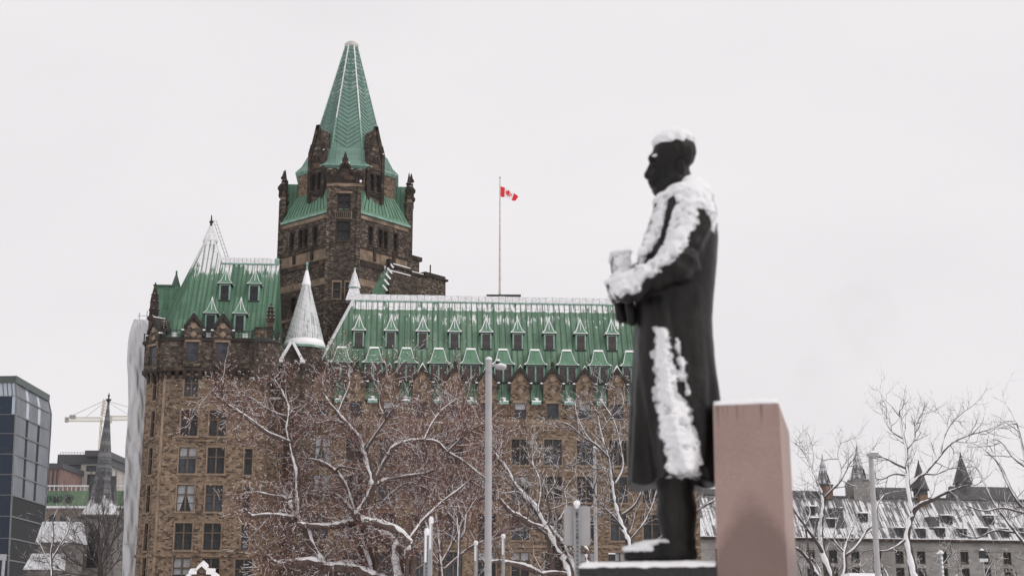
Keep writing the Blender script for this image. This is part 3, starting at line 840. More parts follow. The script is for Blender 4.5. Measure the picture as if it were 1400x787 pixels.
# entrance gable at the foot, under thick stepped snow
mb = MB(); px_ = -10.5; DZ = -1.25
steps = [(3.9, 7.6), (2.5, 8.1), (1.75, 8.75), (1.2, 9.1)]
mb.box(px_-3.3, px_+3.3, -9.2, LB, 0, 7.2)
for wd, z in ((2.3, 8.0), (1.6, 8.5)): mb.box(px_-wd/1.5, px_+wd/1.5, -9.2, LB, 7.2, z) if wd > 2 else mb.box(px_-1.15, px_+1.15, -9.2, LB, 8.0, 8.45)
mb.add([(px_-.75, -9.25, 8.45), (px_+.75, -9.25, 8.45), (px_, -9.25, 9.15), (px_-.75, LB, 8.45), (px_+.75, LB, 8.45), (px_, LB, 9.15)], [(0,1,2), (1,4,5,2), (3,0,2,5)])
o = mb.build('porch', M['stone'], B, loc=(0, 0, DZ))
mb = MB()
def slab(x0, x1, z, zz=None, t=.28):
    zz = z if zz is None else zz
    mb.add([(x0, -9.45, z), (x1, -9.45, zz), (x1, -8.2, zz+.35), (x0, -8.2, z+.35), (x0, -9.45, z+t), (x1, -9.45, zz+t), (x1, -8.2, zz+.35+t), (x0, -8.2, z+.35+t)],
           [(0,3,2,1), (4,5,6,7), (0,1,5,4), (1,2,6,5), (2,3,7,6), (3,0,4,7)])
for s in (-1, 1):
    for a, b, z, zz in ((3.3, 1.5, 7.2, 7.2), (1.6, .95, 7.75, 8.2), (1.2, .45, 8.35, 8.4), (.5, 0, 8.7, 9.15)):
        x0, x1, za_, zb_ = (px_-a, px_-b, z, zz) if s < 0 else (px_+b, px_+a, zz, z)
        slab(x0, x1, za_, zb_)
mb.build('snow', M['snow'], o)
# ------------------------------------------------------------------ the tower (square, set diagonally, splayed corners carrying turrets)
TC = Vector((1.25, 15.5, 0)); TR, TH = 7.38, 1.87
def rot(p, k):                      # quarter turns about the tower axis
    x, y = p
    for _ in range(k % 4): x, y = -y, x
    return (TC.x + x, TC.y + y)
mb = MB(); wp = []
EV = 48.7
for k in range(4):
    c0, c1 = rot((-TH, -TR), k), rot((TH, -TR), k); n0 = rot((TR, -TH), k)
    wall(mb, c0, c1, 20, 51.0)
    L = math.dist(c1, n0)
    hs = [(L*t, 46.3, .55 if i not in (1, 2) else .62, 2.2) for i, t in enumerate((.22, .42, .53, .74))]
    hs += [(L*.3, 38.5, .7, 1.8), (L*.68, 38.5, .7, 1.8)]
    wp += wall(mb, c1, n0, 20, EV, hs, .4)
mb.build('tower_wall', M['stone_dark'], B)
for p, rz in wp: window('lancet' if p.z > 45 else 'small', .58 if p.z > 45 else .7, 2.2 if p.z > 45 else 1.8, p, rz, 1, .3, trim='trim_dark')
for k in range(4):                                               # bands of dressed stone round the tower
    mb = MB(); c1, n0 = rot((TH, -TR), k), rot((TR, -TH), k)
    p, q = Vector((*c1, 0)), Vector((*n0, 0)); d = (q-p).normalized(); nn = Vector((d.y, -d.x, 0))
    def band(z0, z1, o, mi=0):
        a, b = p + d*.02, q - d*.02
        mb.loft([[(*(a-nn*.05).xy, z), (*(a+nn*o).xy, z), (*(b+nn*o).xy, z), (*(b-nn*.05).xy, z)] for z in (z0, z1)], mi)
    band(43.2, 44.5, .05, 0); band(44.5, 44.75, .16, 1); band(42.5, 43.15, .1, 1); band(40.2, 41.0, .06, 0); band(36.6, 36.9, .16, 0); band(33.4, 33.7, .12, 0)
    band(48.05, 48.5, .12, 0)
    for t in (.3, .7):                                           # little carved niches
        c = p + d*((q-p).length*t)
        m2 = MB(); m2.loft([[(*(c-d*.2+nn*.0).xy, z), (*(c-d*.2+nn*.22).xy, z), (*(c+d*.2+nn*.22).xy, z), (*(c+d*.2).xy, z)] for z in (43.4, 45.0)]); m2.build('niche', M['trim_dark'], B)
    mb.build('string_course', [M['trim'], M['trim_dark']], B)
# green skirt roof from the square to the drum
DR = 5.7                                                         # drum apothem
def octo(r, z, ph=22.5): return [(TC.x + r/math.cos(R(22.5))*math.cos(R(45*i+ph)), TC.y + r/math.cos(R(22.5))*math.sin(R(45*i+ph)), z) for i in range(8)]
def sq8(k, z):
    pts = []
    for i in range(4):
        c0, c1 = rot((-TH-k*.4, -TR-k), i), rot((TH+k*.4, -TR-k), i)
        pts += [(*c0, z), (*c1, z)]
    return pts
mb = MB()
mb.loft([sq8(.32, EV-.1), sq8(.32, EV+.12)], 1); mb.loft([sq8(.3, EV+.12), sq8(.05, EV+.45)], 0, (False, False))
oc = octo(DR+.05, 51.9, 22.5)
oc = [oc[(i+5) % 8] for i in range(8)]
mb.loft([sq8(.05, EV+.45), oc], 0, (False, True))
for k in range(4):
    c1, n0 = Vector((*rot((TH+.02, -TR-.05), k), EV+.48)), Vector((*rot((TR+.05, -TH-.02), k), EV+.48))
    o0, o1 = Vector(oc[2*k+1]), Vector(oc[2*k+2 if 2*k+2 < 8 else 0])
    for i in range(1, 13):
        t = i/13
        mb.bar(c1.lerp(n0, t) + Vector((0, 0, .02)), o0.lerp(o1, t), .07, .09, 2)
mb.build('tower_skirt_roof', [M['cu_tower'], M['cu_trim'], M['cu_seam']], B)
# corner turrets: one built on the front, the others are turned about the axis
def turret_local():
    # local frame: origin on the tower axis, front = -Y
    b, r_, g, pn = MB(), MB(), MB(), MB()
    y0 = -TR - .35
    h = TH + .08
    # front with two windows
    hs = [(h, 49.85, 1.25, 1.9), (h, 46.4, 1.4, 2.3), (h-.55, 39.4, .85, 1.9), (h+.85, 39.4, .85, 1.9)]
    pos = wall(b, (-h, y0), (h, y0), 20, 52.1, hs, .4)
    wall(b, (h, y0), (h, -4.5), 20, 49.0); wall(b, (-h, -4.5), (-h, y0), 20, 49.0)
    wall(b, (h, y0), (h, y0+.6), 49.0, 52.1); wall(b, (-h, y0+.6), (-h, y0), 49.0, 52.1); b.poly([(h, y0+.6, 49), (-h, y0+.6, 49), (-h, y0+.6, 52.1), (h, y0+.6, 52.1)])
    b.add([(-h+.25, y0+.03, 52.1), (h-.25, y0+.03, 52.1), (0, y0+.03, 54.6), (-h+.25, y0+.6, 52.1), (h-.25, y0+.6, 52.1), (0, y0+.6, 54.6)], [(0,1,2), (1,4,5,2), (3,0,2,5)], 2)
    b.box(-h-.08, h+.08, y0-.1, y0+.5, 51.75, 52.1, 1)
    b.box(-.95, .95, y0-.1, y0+.02, 47.85, 48.75, 1)
    for k in range(8): b.box(-.85+k*.22, -.72+k*.22, y0-.16, y0-.1, 47.95, 48.65, 2)
    b.box(-.95, .95, y0-.09, y0+.02, 50.9, 51.15, 1)
    for s in (-1, 1):                                            # clasping buttresses
        b.box(min(s*h, s*(h-.45))-.001*s, max(s*h, s*(h-.45)), y0-.22, y0-.003, 20, 51.6, 0)
        b.box(s*(h-.25)-.42, s*(h-.25)+.42, y0-.3, y0+.5, 52.1, 53.0, 2)
        b.lathe([(.55, 53.0), (.6, 53.35), (.35, 53.7), (.1, 54.0)], 8, (s*(h-.25), y0+.1), 2)
        b.bar((s*(h-.2), y0-.04, 52.2), (0, y0-.04, 54.9), .3, .28, 2)
    b.box(-.35, .35, y0-.15, y0+.25, 54.5, 55.0, 2); b.lathe([(.5, 55.0), (.3, 55.25), (.06, 56.0)], 4, (0, y0+.05), 2, R(45))
    # steep roof running back to the drum
    for q_ in range(6): r_.bar((-h-.12, y0+.8+q_*.5, 49), (-.02, y0+.8+q_*.5, 54.3), .05, .05, 1); r_.bar((h+.12, y0+.8+q_*.5, 49), (.02, y0+.8+q_*.5, 54.3), .05, .05, 1)
    r_.add([(-h-.1, y0+.5, 48.95), (-h-.1, -4.6, 48.95), (0, -4.6, 54.3), (0, y0+.5, 54.3), (h+.1, y0+.5, 48.95), (h+.1, -4.6, 48.95)], [(0,3,2,1), (4,5,2,3)])
    sn = MB()
    for s in (-1, 1):
        sn.ball((s*(h-.25), y0+.1, 53.75), .3, 8, sz=.45); sn.ball((s*.75, y0-.05, 53.85), .17, 6, sz=.6); sn.ball((s*.4, y0-.05, 54.6), .14, 6, sz=.6)
    sn.ball((s*(h-.1), y0-.2, 52.3), .2, 6)
    return b, r_, sn, pos
b, r_, sn, pos = turret_local()
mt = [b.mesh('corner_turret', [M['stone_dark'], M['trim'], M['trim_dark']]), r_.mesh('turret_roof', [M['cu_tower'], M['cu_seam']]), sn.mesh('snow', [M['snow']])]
for k in range(4):
    o = link('corner_turret', mt[0], B, (TC.x, TC.y, 0), k*math.pi/2)
    link('turret_roof', mt[1], o); link('snow', mt[2], o)
    if k != 2:
        for (p, rz), w_, h in zip(pos, (1.25, 1.4, .85, .85), (1.9, 2.3, 1.9, 1.9)):
            q = rot((p.x, p.y), k)
            window('turret light', w_, h, (q[0], q[1], p.z), rz + k*math.pi/2, 2 if w_ > 1 else 1, .45, trim='trim' if p.z < 45 else 'trim_dark')
# tall thin pinnacles on the left and right corners
for s in (-1, 1):
    for dy in (-1.4, 1.4):
        pinnacle((TC.x + s*(TR+.02), TC.y + dy, 48.6), 7.0 if dy < 0 else 6.4, .75, 2.8)
# drum: octagon with a gabled stone dormer on each slanting side
mb = MB()
ot = octo(DR, 0)
dpos = []
for i in range(8):
    p, q = ot[i], ot[(i+1) % 8]
    wall(mb, p[:2], q[:2], 50.0, 55.0)
mb.build('tower_drum', M['stone'], B)
mb = MB()
mb.loft([octo(DR+.1, 54.55), octo(DR+.42, 54.85), octo(DR+.42, 55.0)], 1)
mb.loft([octo(DR+.42, 55.0), octo(DR-.25, 55.75), octo(4.75, 57.2), octo(4.35, 57.6)], 0)
S0, S1, SZ0, SZ1 = 4.35, .72, 57.6, 72.2
mb.loft([octo(S0, SZ0), octo(S1, SZ1)], 0)
sp = mb.build('spire', [M['cu_spire'], M['cu_trim']], B)
seam, rib = MB(), MB()
for i in range(8):
    a0, a1 = Vector(octo(S0, SZ0)[i]), Vector(octo(S0, SZ0)[(i+1) % 8]); b0, b1 = Vector(octo(S1, SZ1)[i]), Vector(octo(S1, SZ1)[(i+1) % 8])
    rib.bar(a0, b0, .17, .17, 0)
    # snow on the top half of the ribs
    rib.bar(a0.lerp(b0, .28) + (a0-TC).xy.to_3d().normalized()*.06, b0 + (a0-TC).xy.to_3d().normalized()*.06, .15, .1, 1)
    mid0, mid1 = (a0+a1)/2, (b0+b1)/2
    nn = ((mid0 - Vector((TC.x, TC.y, mid0.z))).normalized() + Vector((0, 0, .25))).normalized()
    N = 25
    for k in range(N):
        t0 = k/N; t1 = min(1.0, (k+.0)/N + .085*(1-t0*.9))
        c = mid0.lerp(mid1, t0)
        for e0_, e1_ in ((a0, b0), (a1, b1)):
            e = e0_.lerp(e1_, t1)
            seam.bar(c, e, .075, .10, 0, up=nn)
            if t0 > .48 and (k*7 + i) % 3: seam.bar(c.lerp(e, .35) + nn*.03, e + nn*.03, .05, .1, 1, up=nn)
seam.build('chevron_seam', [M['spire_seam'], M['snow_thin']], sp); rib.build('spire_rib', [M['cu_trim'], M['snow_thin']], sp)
mb = MB(); mb.lathe([(.75, 72.1), (.88, 72.3), (.88, 72.6), (.66, 72.65), (.62, 72.85), (.3, 73.0)], 16, TC.xy); mb.build('spire_cap', M['lead'], sp)
def drum_dormer():
    b, r_, sn = MB(), MB(), MB()
    y0 = -.75; h = 1.0
    pos = wall(b, (-h, y0), (h, y0), 50.6, 56.3, [(-.45+h, 53.0, .62, 2.1), (.45+h, 53.0, .62, 2.1)], .35)
    wall(b, (h, y0), (h, 1.8), 50.6, 56.3); wall(b, (-h, 1.8), (-h, y0), 50.6, 56.3)
    b.add([(-h+.1, y0, 56.3), (h-.1, y0, 56.3), (0, y0, 59.8), (-h+.1, 2.2, 56.3), (h-.1, 2.2, 56.3), (0, 2.2, 59.8)], [(0,1,2), (1,4,5,2), (3,0,2,5)])
    for s in (-1, 1):
        b.box(s*h-.2, s*h+.2, y0-.2, y0+.35, 50.6, 56.7, 1); b.lathe([(.3, 56.7), (.05, 57.8)], 4, (s*h, y0+.05), 1, R(45))
        b.bar((s*(h-.05), y0-.02, 56.3), (0, y0-.02, 60.0), .28, .4, 1)
    b.box(-.95, .95, y0-.1, y0-.003, 54.6, 55.4, 1); b.box(-.95, .95, y0-.1, y0-.003, 51.3, 51.6, 1)
    for k in range(3): b.box(-.7+k*.5, -.3+k*.5, y0-.08, y0-.003, 55.5, 56.2, 1)
    sn.bar((-.5, y0, 58.35), (-.05, y0, 60.1), .13, .2); sn.ball((h, y0, 56.75), .2, 6); sn.ball((-h, y0, 56.75), .16, 6)
    return b, sn, pos
b, sn, pos = drum_dormer()
mt = (b.mesh('tower_dormer', [M['stone_dark'], M['trim_dark']]), sn.mesh('snow', [M['snow']]))
for k in range(4):
    ang = R((-90-33, -90+33, 90-33, 90+33)[k])
    rz = ang + math.pi/2
    cx, cy = TC.x + 5.5*math.cos(ang), TC.y + 5.5*math.sin(ang)
    o = link('tower_dormer', mt[0], B, (cx, cy, 0), rz); link('snow', mt[1], o)
    for p, r0 in pos:
        v = Matrix.Rotation(rz, 3, 'Z') @ Vector((p.x, p.y, 0))
        window('drum light', .62, 2.1, (cx+v.x, cy+v.y, p.z), rz + r0, 1, .4, trim='trim_dark')

# --- wing behind the tower on the right, with its stepped snowy gable ----------------------------
q0, q1, q2, q3 = (6.6, 10.6), (13.3, 17.3), (10.0, 21.0), (3.0, 14.0)
mb = MB()
hh = []
pl = wall(mb, q0, q1, 20, 43.0, [(5.6, 40.2, .6, 1.3), (8.0, 40.2, .6, 1.3)])
wall(mb, q1, q2, 20, 43.0); wall(mb, q2, q3, 20, 43.0); wall(mb, q3, q0, 20, 43.0)
d = Vector((1, 1, 0)).normalized(); nn = Vector((d.y, -d.x, 0)); P0 = Vector((*q0, 0))
def along_wall(u0, u1, o0, o1, z0, z1, mi):
    mb.loft([[(*(P0+d*u0+nn*o0).xy, z), (*(P0+d*u0+nn*o1).xy, z), (*(P0+d*u1+nn*o1).xy, z), (*(P0+d*u1+nn*o0).xy, z)] for z in (z0, z1)], mi)
along_wall(-.1, 3.4, -.5, .2, 43.0, 43.35, 1); along_wall(-.1, 3.2, -.4, .22, 43.353, 43.45, 2); along_wall(-.1, 3.2, .203, .3, 42.45, 42.55, 2)
along_wall(3.4, 5.6, -.5, .2, 42.75, 43.05, 1); along_wall(3.5, 5.4, -.4, .22, 43.053, 43.14, 2)
along_wall(5.7, 9.2, -3, .22, 43.003, 43.5, 1); along_wall(9.2, 9.75, -3, .2, 43.003, 43.25, 1)
along_wall(-.3, .3, -.3, .25, 42.8, 43.9, 1)
along_wall(3.0, 6.0, -4, -1.1, 43.0, 45.0, 0); along_wall(2.8, 6.3, -4.2, -.9, 45.003, 45.5, 1)
mb.bar((11.4, 16, 43.4), (11.4, 16, 44.7), .16, .16, 1)
mb.build('wall', [M['stone_dark'], M['trim_dark'], M['snow']], B)
for p, rz in pl: window('slit', .6, 1.3, p, rz, 1, 0, trim='trim')
mb = MB()
mb.poly([(3.2, 9.2, 38.0), (5.9, 9.4, 38.0), (6.7, 10.5, 42.9), (4.6, 12.0, 42.9)])
for t in (.2, .4, .6, .8): mb.bar(Vector((3.2, 9.15, 38)).lerp(Vector((5.9, 9.35, 38)), t), Vector((4.6, 11.95, 42.9)).lerp(Vector((6.7, 10.45, 42.9)), t), .06, .06, 1)
mb.bar((4.6, 12.0, 42.9), (6.7, 10.5, 43.0), .4, .35, 2)
for k in range(5):
    t = k/5; p = Vector((6.75, 10.45, 43.2)).lerp(Vector((5.95, 9.3, 39.5)), t)
    mb.bar(p + Vector((-.25, 0, .3)), p + Vector((.3, 0, -.35)), .18, .18, 2)
mb.ball((5.35, 11.3, 44.0), .38, 8, 2); mb.ball((5.5, 11.2, 43.5), .25, 8, 2)
mb.build('roof', [M['cu_left'], M['cu_seam'], M['snow']], B)
# ------------------------------------------------------------------ flag on its pole above the wing
def in_world(v):                    # building axes -> world
    return Vector((OX + v.x*CA - v.y*SA, OY + v.x*SA + v.y*CA, v.z))
fp = loc(682.5, 402, 8.0)
t = thing('flagpole', 'tall thin pale flagpole rising from the snowy roof ridge', 'flagpole', in_world(Vector((fp.x, 7.0, RZ+.75))))
mb = MB(); mb.tube([(0, 0, 0), (0, 0, 7), (0, 0, 14.3)], [.13, .1, .055], 8); mb.ball((0, 0, 14.4), .12, 8); mb.build('pole', plain('flagpole paint', (0.55, 0.47, 0.42), .5), t)
mb = MB(); mb.box(-1.5, 2.4, -.6, .6, -.08, .32); mb.box(-2.6, -1.5, -.3, .3, .05, .18); mb.build('base_platform', M['iron'], t)
red = plain('red flag cloth', (0.72, 0.022, 0.035), .8, 0, .08); white = plain('white flag cloth', (0.86, 0.85, 0.86), .8, 0, .04)
yf = fp.y
fTL, fTR, fBL, fBR = (loc(*q, 7.0) for q in ((683.6, 254.5), (708.5, 269.5), (684.2, 269.0), (704.0, 276.0)))
def fpos(s, tt):
    p = fTL.lerp(fTR, s).lerp(fBL.lerp(fBR, s), tt)
    wv = .16*math.sin(s*8 + tt*1.5)*s**.5
    return Vector((p.x + .05*math.sin(s*9), p.y + wv - .25*s, p.z + .22*math.sin(s*math.pi)*(.9-tt*.4) + .07*math.sin(s*7)*s))
mb = MB(); NS = 24
for i in range(NS):
    for j in range(10):
        a, b, c, e = i/NS, (i+1)/NS, j/10, (j+1)/10
        mb.poly([in_world(fpos(*q)) for q in ((a, c), (a, e), (b, e), (b, c))], 0 if (i < NS/4 or i >= NS*3/4) else 1)
fo = mb.build('flag', [red, white], smooth=True)
tag(fo, 'red and white flag with a red maple leaf blowing from the pole', 'flag')
leaf = [(0, 1), (.16, .70), (.34, .80), (.26, .28), (.48, .50), (.54, .38), (.82, .42), (.72, .14), (.86, .02), (.44, -.32), (.50, -.48), (.06, -.42), (.05, -.85)]
leaf = leaf + [(-x, y) for x, y in leaf[::-1][:-1]]
mb = MB()
for side in (-1, 1):
    pts = []
    for x, y in leaf + [(0, .05)]:
        s, tt = .5 + x*.235, .5 - y*.44
        k = Vector((0, side*.02, 0)); pts.append(in_world(fpos(s, tt) + k))
    n = len(leaf)
    mb.add(pts, [((i, (i+1) % n, n) if side < 0 else ((i+1) % n, i, n)) for i in range(n)])
mb.build('maple_leaf', red, fo)

# ------------------------------------------------------------------ scaffold wrapped in white sheeting, left of the building
m = NT('white scaffold sheeting')
n1 = m.noise(m.map('Object', (.8, .8, .22)), 1.9, 6, .62)
n2 = m.n('ShaderNodeTexWave', wave_type='BANDS', bands_direction='DIAGONAL'); m.l(m.map('Object', (.4, .4, .12)), n2.inputs['Vector']); n2.inputs['Scale'].default_value = 1.6; n2.inputs['Distortion'].default_value = 6; n2.inputs['Detail'].default_value = 3
m.bump(m.math('ADD', n1, m.math('MULTIPLY', n2.outputs['Fac'], .5)), 1.0, .24)
M['sheet'] = m.fin(m.mix(m.mapr(n1, .3, .7), (0.55, 0.55, 0.56), (0.64, 0.635, 0.645)), .6)
t = thing('wrapped_scaffold', 'scaffold shrouded in wrinkled white sheeting against the left side of the building', 'scaffold', in_world(Vector((-20, 4, 0))), PSI)
V = []; nz_, na = 46, 16
rr = random.Random(5)
ph = [rr.uniform(0, 6) for _ in range(8)]
pts_top = [(-20.3, 33.9), (-18.5, 34.3)]
rings = []
for k in range(nz_):
    z = 34.2*k/(nz_-1)
    pyk = np.interp(z, [0, 7.5, 10, 13, 20, 25, 27.5, 30, 31.5, 33, 34.2], [0, 1, 2, 3, 4, 5, 6, 7, 8, 9, 10])
    xl = np.interp(pyk, range(11), [loc(q_, p_, 1.0).x for q_, p_ in ((162, 880), (166.5, 787), (168, 745), (169.5, 705), (172, 610), (173, 590), (172.5, 550), (172, 520), (173.5, 480), (177, 456), (184, 433))]) + .03*math.sin(z*1.3+ph[0])
    ring_ = []
    for i in range(na):
        u = i/(na-1); x = xl + (-18.1 - xl)*u
        y = 1.0 + .10*math.sin(u*9+z*.35+ph[2]) + .06*math.sin(u*17-z*.9+ph[3]) + .05*math.sin(z*2.3+u*5)
        ring_.append((x+20, y-4, z))
    back = [(-18.1+20, 8, z), (xl+20+.3, 8, z)]
    rings.append(ring_ + back)
mb = MB(); mb.loft(rings); mb.build('sheeting', M['sheet'], t, smooth=True)
mb = MB()
for x_ in (.1, .9, 1.6): mb.tube([(x_, -2.6, 33.5), (x_, -2.6, 35.0 + x_*.3)], .05, 6)
mb.bar((-.1, -2.6, 34.7), (1.9, -2.6, 34.7), .05); mb.build('scaffold_pole', M['galv'], t)
for z in (10.6,): mb = MB(); mb.bar((-.3, -3.2, z), (1.8, -3.13, z-.15), .045); mb.build('strap', M['galv'], t)

# ------------------------------------------------------------------ glass office block on the far left
YG = 235.0
t = thing('glass_office', 'bulging dark glass office block with pale grey panels at the left edge', 'office building', at(20, 865, YG).xy.to_3d())
m = NT('blue curtain glass'); M['cglass'] = m.fin((0.010, 0.021, 0.040), .08, 0, .32)  # blue reflection put into the base colour
m = NT('grey panel glass'); M['pglass'] = m.fin(m.mix(m.mapr(m.noise(m.tc.outputs['Object'], .25, 2), .3, .7), (0.112, 0.126, 0.150), (0.165, 0.178, 0.205)), .4, .0, .3)
m = NT('black strip glass'); M['dglass'] = m.fin((0.022, 0.024, 0.026), .55, 0, .08)
m = NT('pale sky glass'); M['sglass'] = m.fin((0.42, 0.47, 0.52), .12, .2, .6)  # reflection of the sky put into the pale colour
og = t.location
def G(px, py, Y): return at(px, py, Y) - og
# side face sections by height: bottom, mid, shoulder, top -- the wall bulges outward near the top
ys = [523, 541, 566, 592, 620, 648, 676, 705, 735, 765, 800]
def edge(py, f):                    # f 0 = near corner, 1 = far edge; picture places, real depth
    x0 = {523: 21.0, 541: 22.5}.get(py, 22.5 - (py-541)*.047)
    x1 = 66.5 if py == 523 else 70 if py == 541 else 69.5 - (py-560)*.062
    Y = YG + 19*f
    # the same level further away stands lower in the picture
    yy = 865 - (865-py)*YG/Y
    return G(x0 + (x1-x0)*f, yy, Y)
pan, mul, dk, dk2 = MB(), MB(), MB(), MB()
cols = [0, .30, .37, .63, .70, 1.0]
for r_ in range(len(ys)-1):
    for c_ in range(5):
        q = [edge(ys[r_+1], cols[c_]), edge(ys[r_+1], cols[c_+1]), edge(ys[r_], cols[c_+1]), edge(ys[r_], cols[c_])]
        if c_ % 2 == 0: pan.poly(q, 0 if r_ < 6 else 1)  # lower rows coloured dark to stand in for dark surroundings reflected there
        else: (dk if c_ == 1 else dk2).poly(q, 1 if r_ < 2 else 0)
    mul.bar(edge(ys[r_+1], 0), edge(ys[r_+1], 1), .18, .2)
for f in (0, 1): 
    for a, b in zip(ys, ys[1:]): mul.bar(edge(b, f), edge(a, f), .22)
# front face, nearly frontal, continues out of the frame
def front_(py, px):
    e = edge(py, 0)
    return Vector((e.x - (21-px)*YG/1890, e.y + (21-px)*.01, e.z))
fr, fs = MB(), MB()
fx = [21, 15.5, 9.5, 3.5, -3, -9, -15, -21]
for r_ in range(len(ys)-1):
    for a, b in zip(fx, fx[1:]):
        q = [front_(ys[r_+1], b), front_(ys[r_+1], a), front_(ys[r_], a), front_(ys[r_], b)]
        (fs if r_ == 0 or (r_ in (1,) and a == 21) else fr).poly(q)
        if r_ == 0: mul.bar(front_(ys[1], a), front_(ys[0], a), .16)
    mul.bar(front_(ys[r_+1], 21), front_(ys[r_+1], -21), .12, .1)
pan.build('panel', [M['pglass'], M['dglass']], t); dk.build('dark_strip', [M['dglass'], M['sglass']], t); dk2.build('dark_strip', [M['dglass'], M['sglass']], t); mul.build('mullion', plain('grey mullion', (.16, .16, .165), .5, .3), t)
fr.build('dark_glazing', M['cglass'], t); fs.build('pale_glazing', M['sglass'], t)
mb = MB()
T0, T1, TL = edge(523, 0), edge(523, 1), front_(523, -21)
up = Vector((0, 0, 1.15)); out_ = Vector((.25, -.3, 0))
mb.loft([[TL + out_, T0 + out_, T1 + out_, Vector((TL.x, T1.y, T1.z))], [TL + out_ + up, T0 + out_ + up, T1 + out_ + up, Vector((TL.x, T1.y, T1.z)) + up]])
mb.build('parapet', plain('grey green fascia', (0.056, 0.074, 0.068), .5, .0), t)
mb = MB(); mb.loft([[Vector((v.x, v.y, 0)) + Vector((-.4, .4, 0)) for v in (TL, T0, T1, Vector((TL.x, T1.y, 0)))], [Vector((v.x, v.y, T0.z)) + Vector((-.6, .6, 0)) for v in (TL, T0, T1, Vector((TL.x, T1.y, 0)))]])
mb.build('core', M['cglass'], t)

# ------------------------------------------------------------------ church with a tall slate spire
YC = 225.0
k = YC/1910.0                       # metres per picture step there
cb = at(127, 865, YC)
t = thing('church', 'grey stone church tower with a slender snow flecked slate spire', 'church', (cb.x, YC, 0))
zb, ztip = at(127, 708, YC).z, at(134, 549, YC).z
m = NT('banded slate')
bk = m.n('ShaderNodeTexBrick'); m.l(m.tc.outputs['UV'], bk.inputs['Vector'])
for kk, v in (('Scale', 1.0), ('Mortar Size', .03), ('Brick Width', .8), ('Row Height', .45)): bk.inputs[kk].default_value = v
bk.inputs['Color1'].default_value = (.05, .05, .055, 1); bk.inputs['Color2'].default_value = (.15, .15, .155, 1); bk.inputs['Mortar'].default_value = (.035, .035, .04, 1)
z = m.sep(m.tc.outputs['Object'])[2]
band = m.mapr(m.math('SINE', m.math('MULTIPLY', z, 3.3)), .55, .8)
n = m.noise(m.map('Object', (1, 1, .35)), 2.2, 5, .7)
sk = m.math('ADD', m.math('MULTIPLY', m.math('SUBTRACT', n, .5), 2.2), m.mapr(z, zb, zb+5.5, .95, -.02, False))
c = m.mix(m.math('MULTIPLY', band, .45), bk.outputs['Color'], (.24, .24, .24))
M['roofdark'] = plain('dark wet slate', (.060, .058, .060), .7, 0, .3, 1.5)
M['slate'] = m.fin(m.mix(m.mapr(sk, .42, .62), c, (.66, .66, .68)), .8)
M['greystone'] = stone('grey limestone', [(0, (.11, .10, .095)), (.5, (.17, .155, .145)), (1, (.25, .23, .21))], bw=.9, bh=.4, soot=.4, mortar=(.15, .14, .13))
hw = 25*k
mb = MB()
wall(mb, (-hw, -hw), (hw, -hw), 0, zb, [(hw, zb-5.2, 1.9, 5.0)], .5); wall(mb, (hw, -hw), (hw, hw), 0, zb); wall(mb, (hw, hw), (-hw, hw), 0, zb); wall(mb, (-hw, hw), (-hw, -hw), 0, zb)
mb.box(-hw-.35, hw+.35, -hw-.35, hw+.35, zb, zb+.35)
for s in (-1, 1):
    mb.box(s*hw-.5, s*hw+.5, -hw-.4, -hw+.5, 0, zb-1.5)
mb.add([(-.95, -hw-.05, zb-2.7), (-1.5, -hw-.05, zb-2.7), (0, -hw-.05, zb+.0), (0, -hw-.05, zb-1.2), (.95, -hw-.05, zb-2.7), (1.5, -hw-.05, zb-2.7)], [(0,3,2,1), (4,5,2,3)])
mb.build('tower_wall', M['greystone'], t)
mb = MB(); mb.poly([(-.95, -hw+.35, zb-7.7), (.95, -hw+.35, zb-7.7), (.95, -hw+.35, zb-2.7), (-.95, -hw+.35, zb-2.7)]); mb.add([(-.95, -hw-.04, zb-2.72), (.95, -hw-.04, zb-2.72), (0, -hw-.04, zb-1.1)], [(0, 1, 2)])
for i in range(8): mb.box(-.95, .95, -hw+.1, -hw+.3, zb-7.5+i*.6, zb-7.35+i*.6)
mb.build('belfry_louvre', M['iron'], t)
mb = MB()
rb = lambda r, z: [(r/math.cos(R(22.5))*math.cos(R(45*i+22.5)), r/math.cos(R(22.5))*math.sin(R(45*i+22.5)), z) for i in range(8)]
mb.loft([rb(hw*.98, zb+.35), rb(hw*.66, zb+2.2), rb(hw*.46, zb+5.2), rb(.12, ztip)])
mb.build('spire', M['slate'], t)
mb = MB(); mb.lathe([(.16, ztip-.3), (.18, ztip), (.45, ztip+.3), (.48, ztip+.42), (.14, ztip+.5), (.1, ztip+.8), (.22, ztip+1.0), (.08, ztip+1.2), (.04, ztip+1.5)], 8); mb.build('finial', M['iron'], t)
for a in range(4):
    mb = MB(); rz = a*math.pi/2
    mb.box(-.5, .5, -.5, 1.0, 1.2, 4.3); mb.add([(-.62, -.6, 4.3), (.62, -.6, 4.3), (0, -.6, 6.6), (-.62, 1.2, 4.3), (.62, 1.2, 4.3), (0, 1.2, 6.6)], [(0,1,2), (1,4,5,2), (3,0,2,5)]); mb.bar((0, -.5, 6.4), (0, -.5, 7.4), .12)
    d_ = hw*.5
    mb.build('lucarne', M['roofdark'], t, loc=(d_*math.sin(rz), -d_*math.cos(rz), zb), rz=rz)

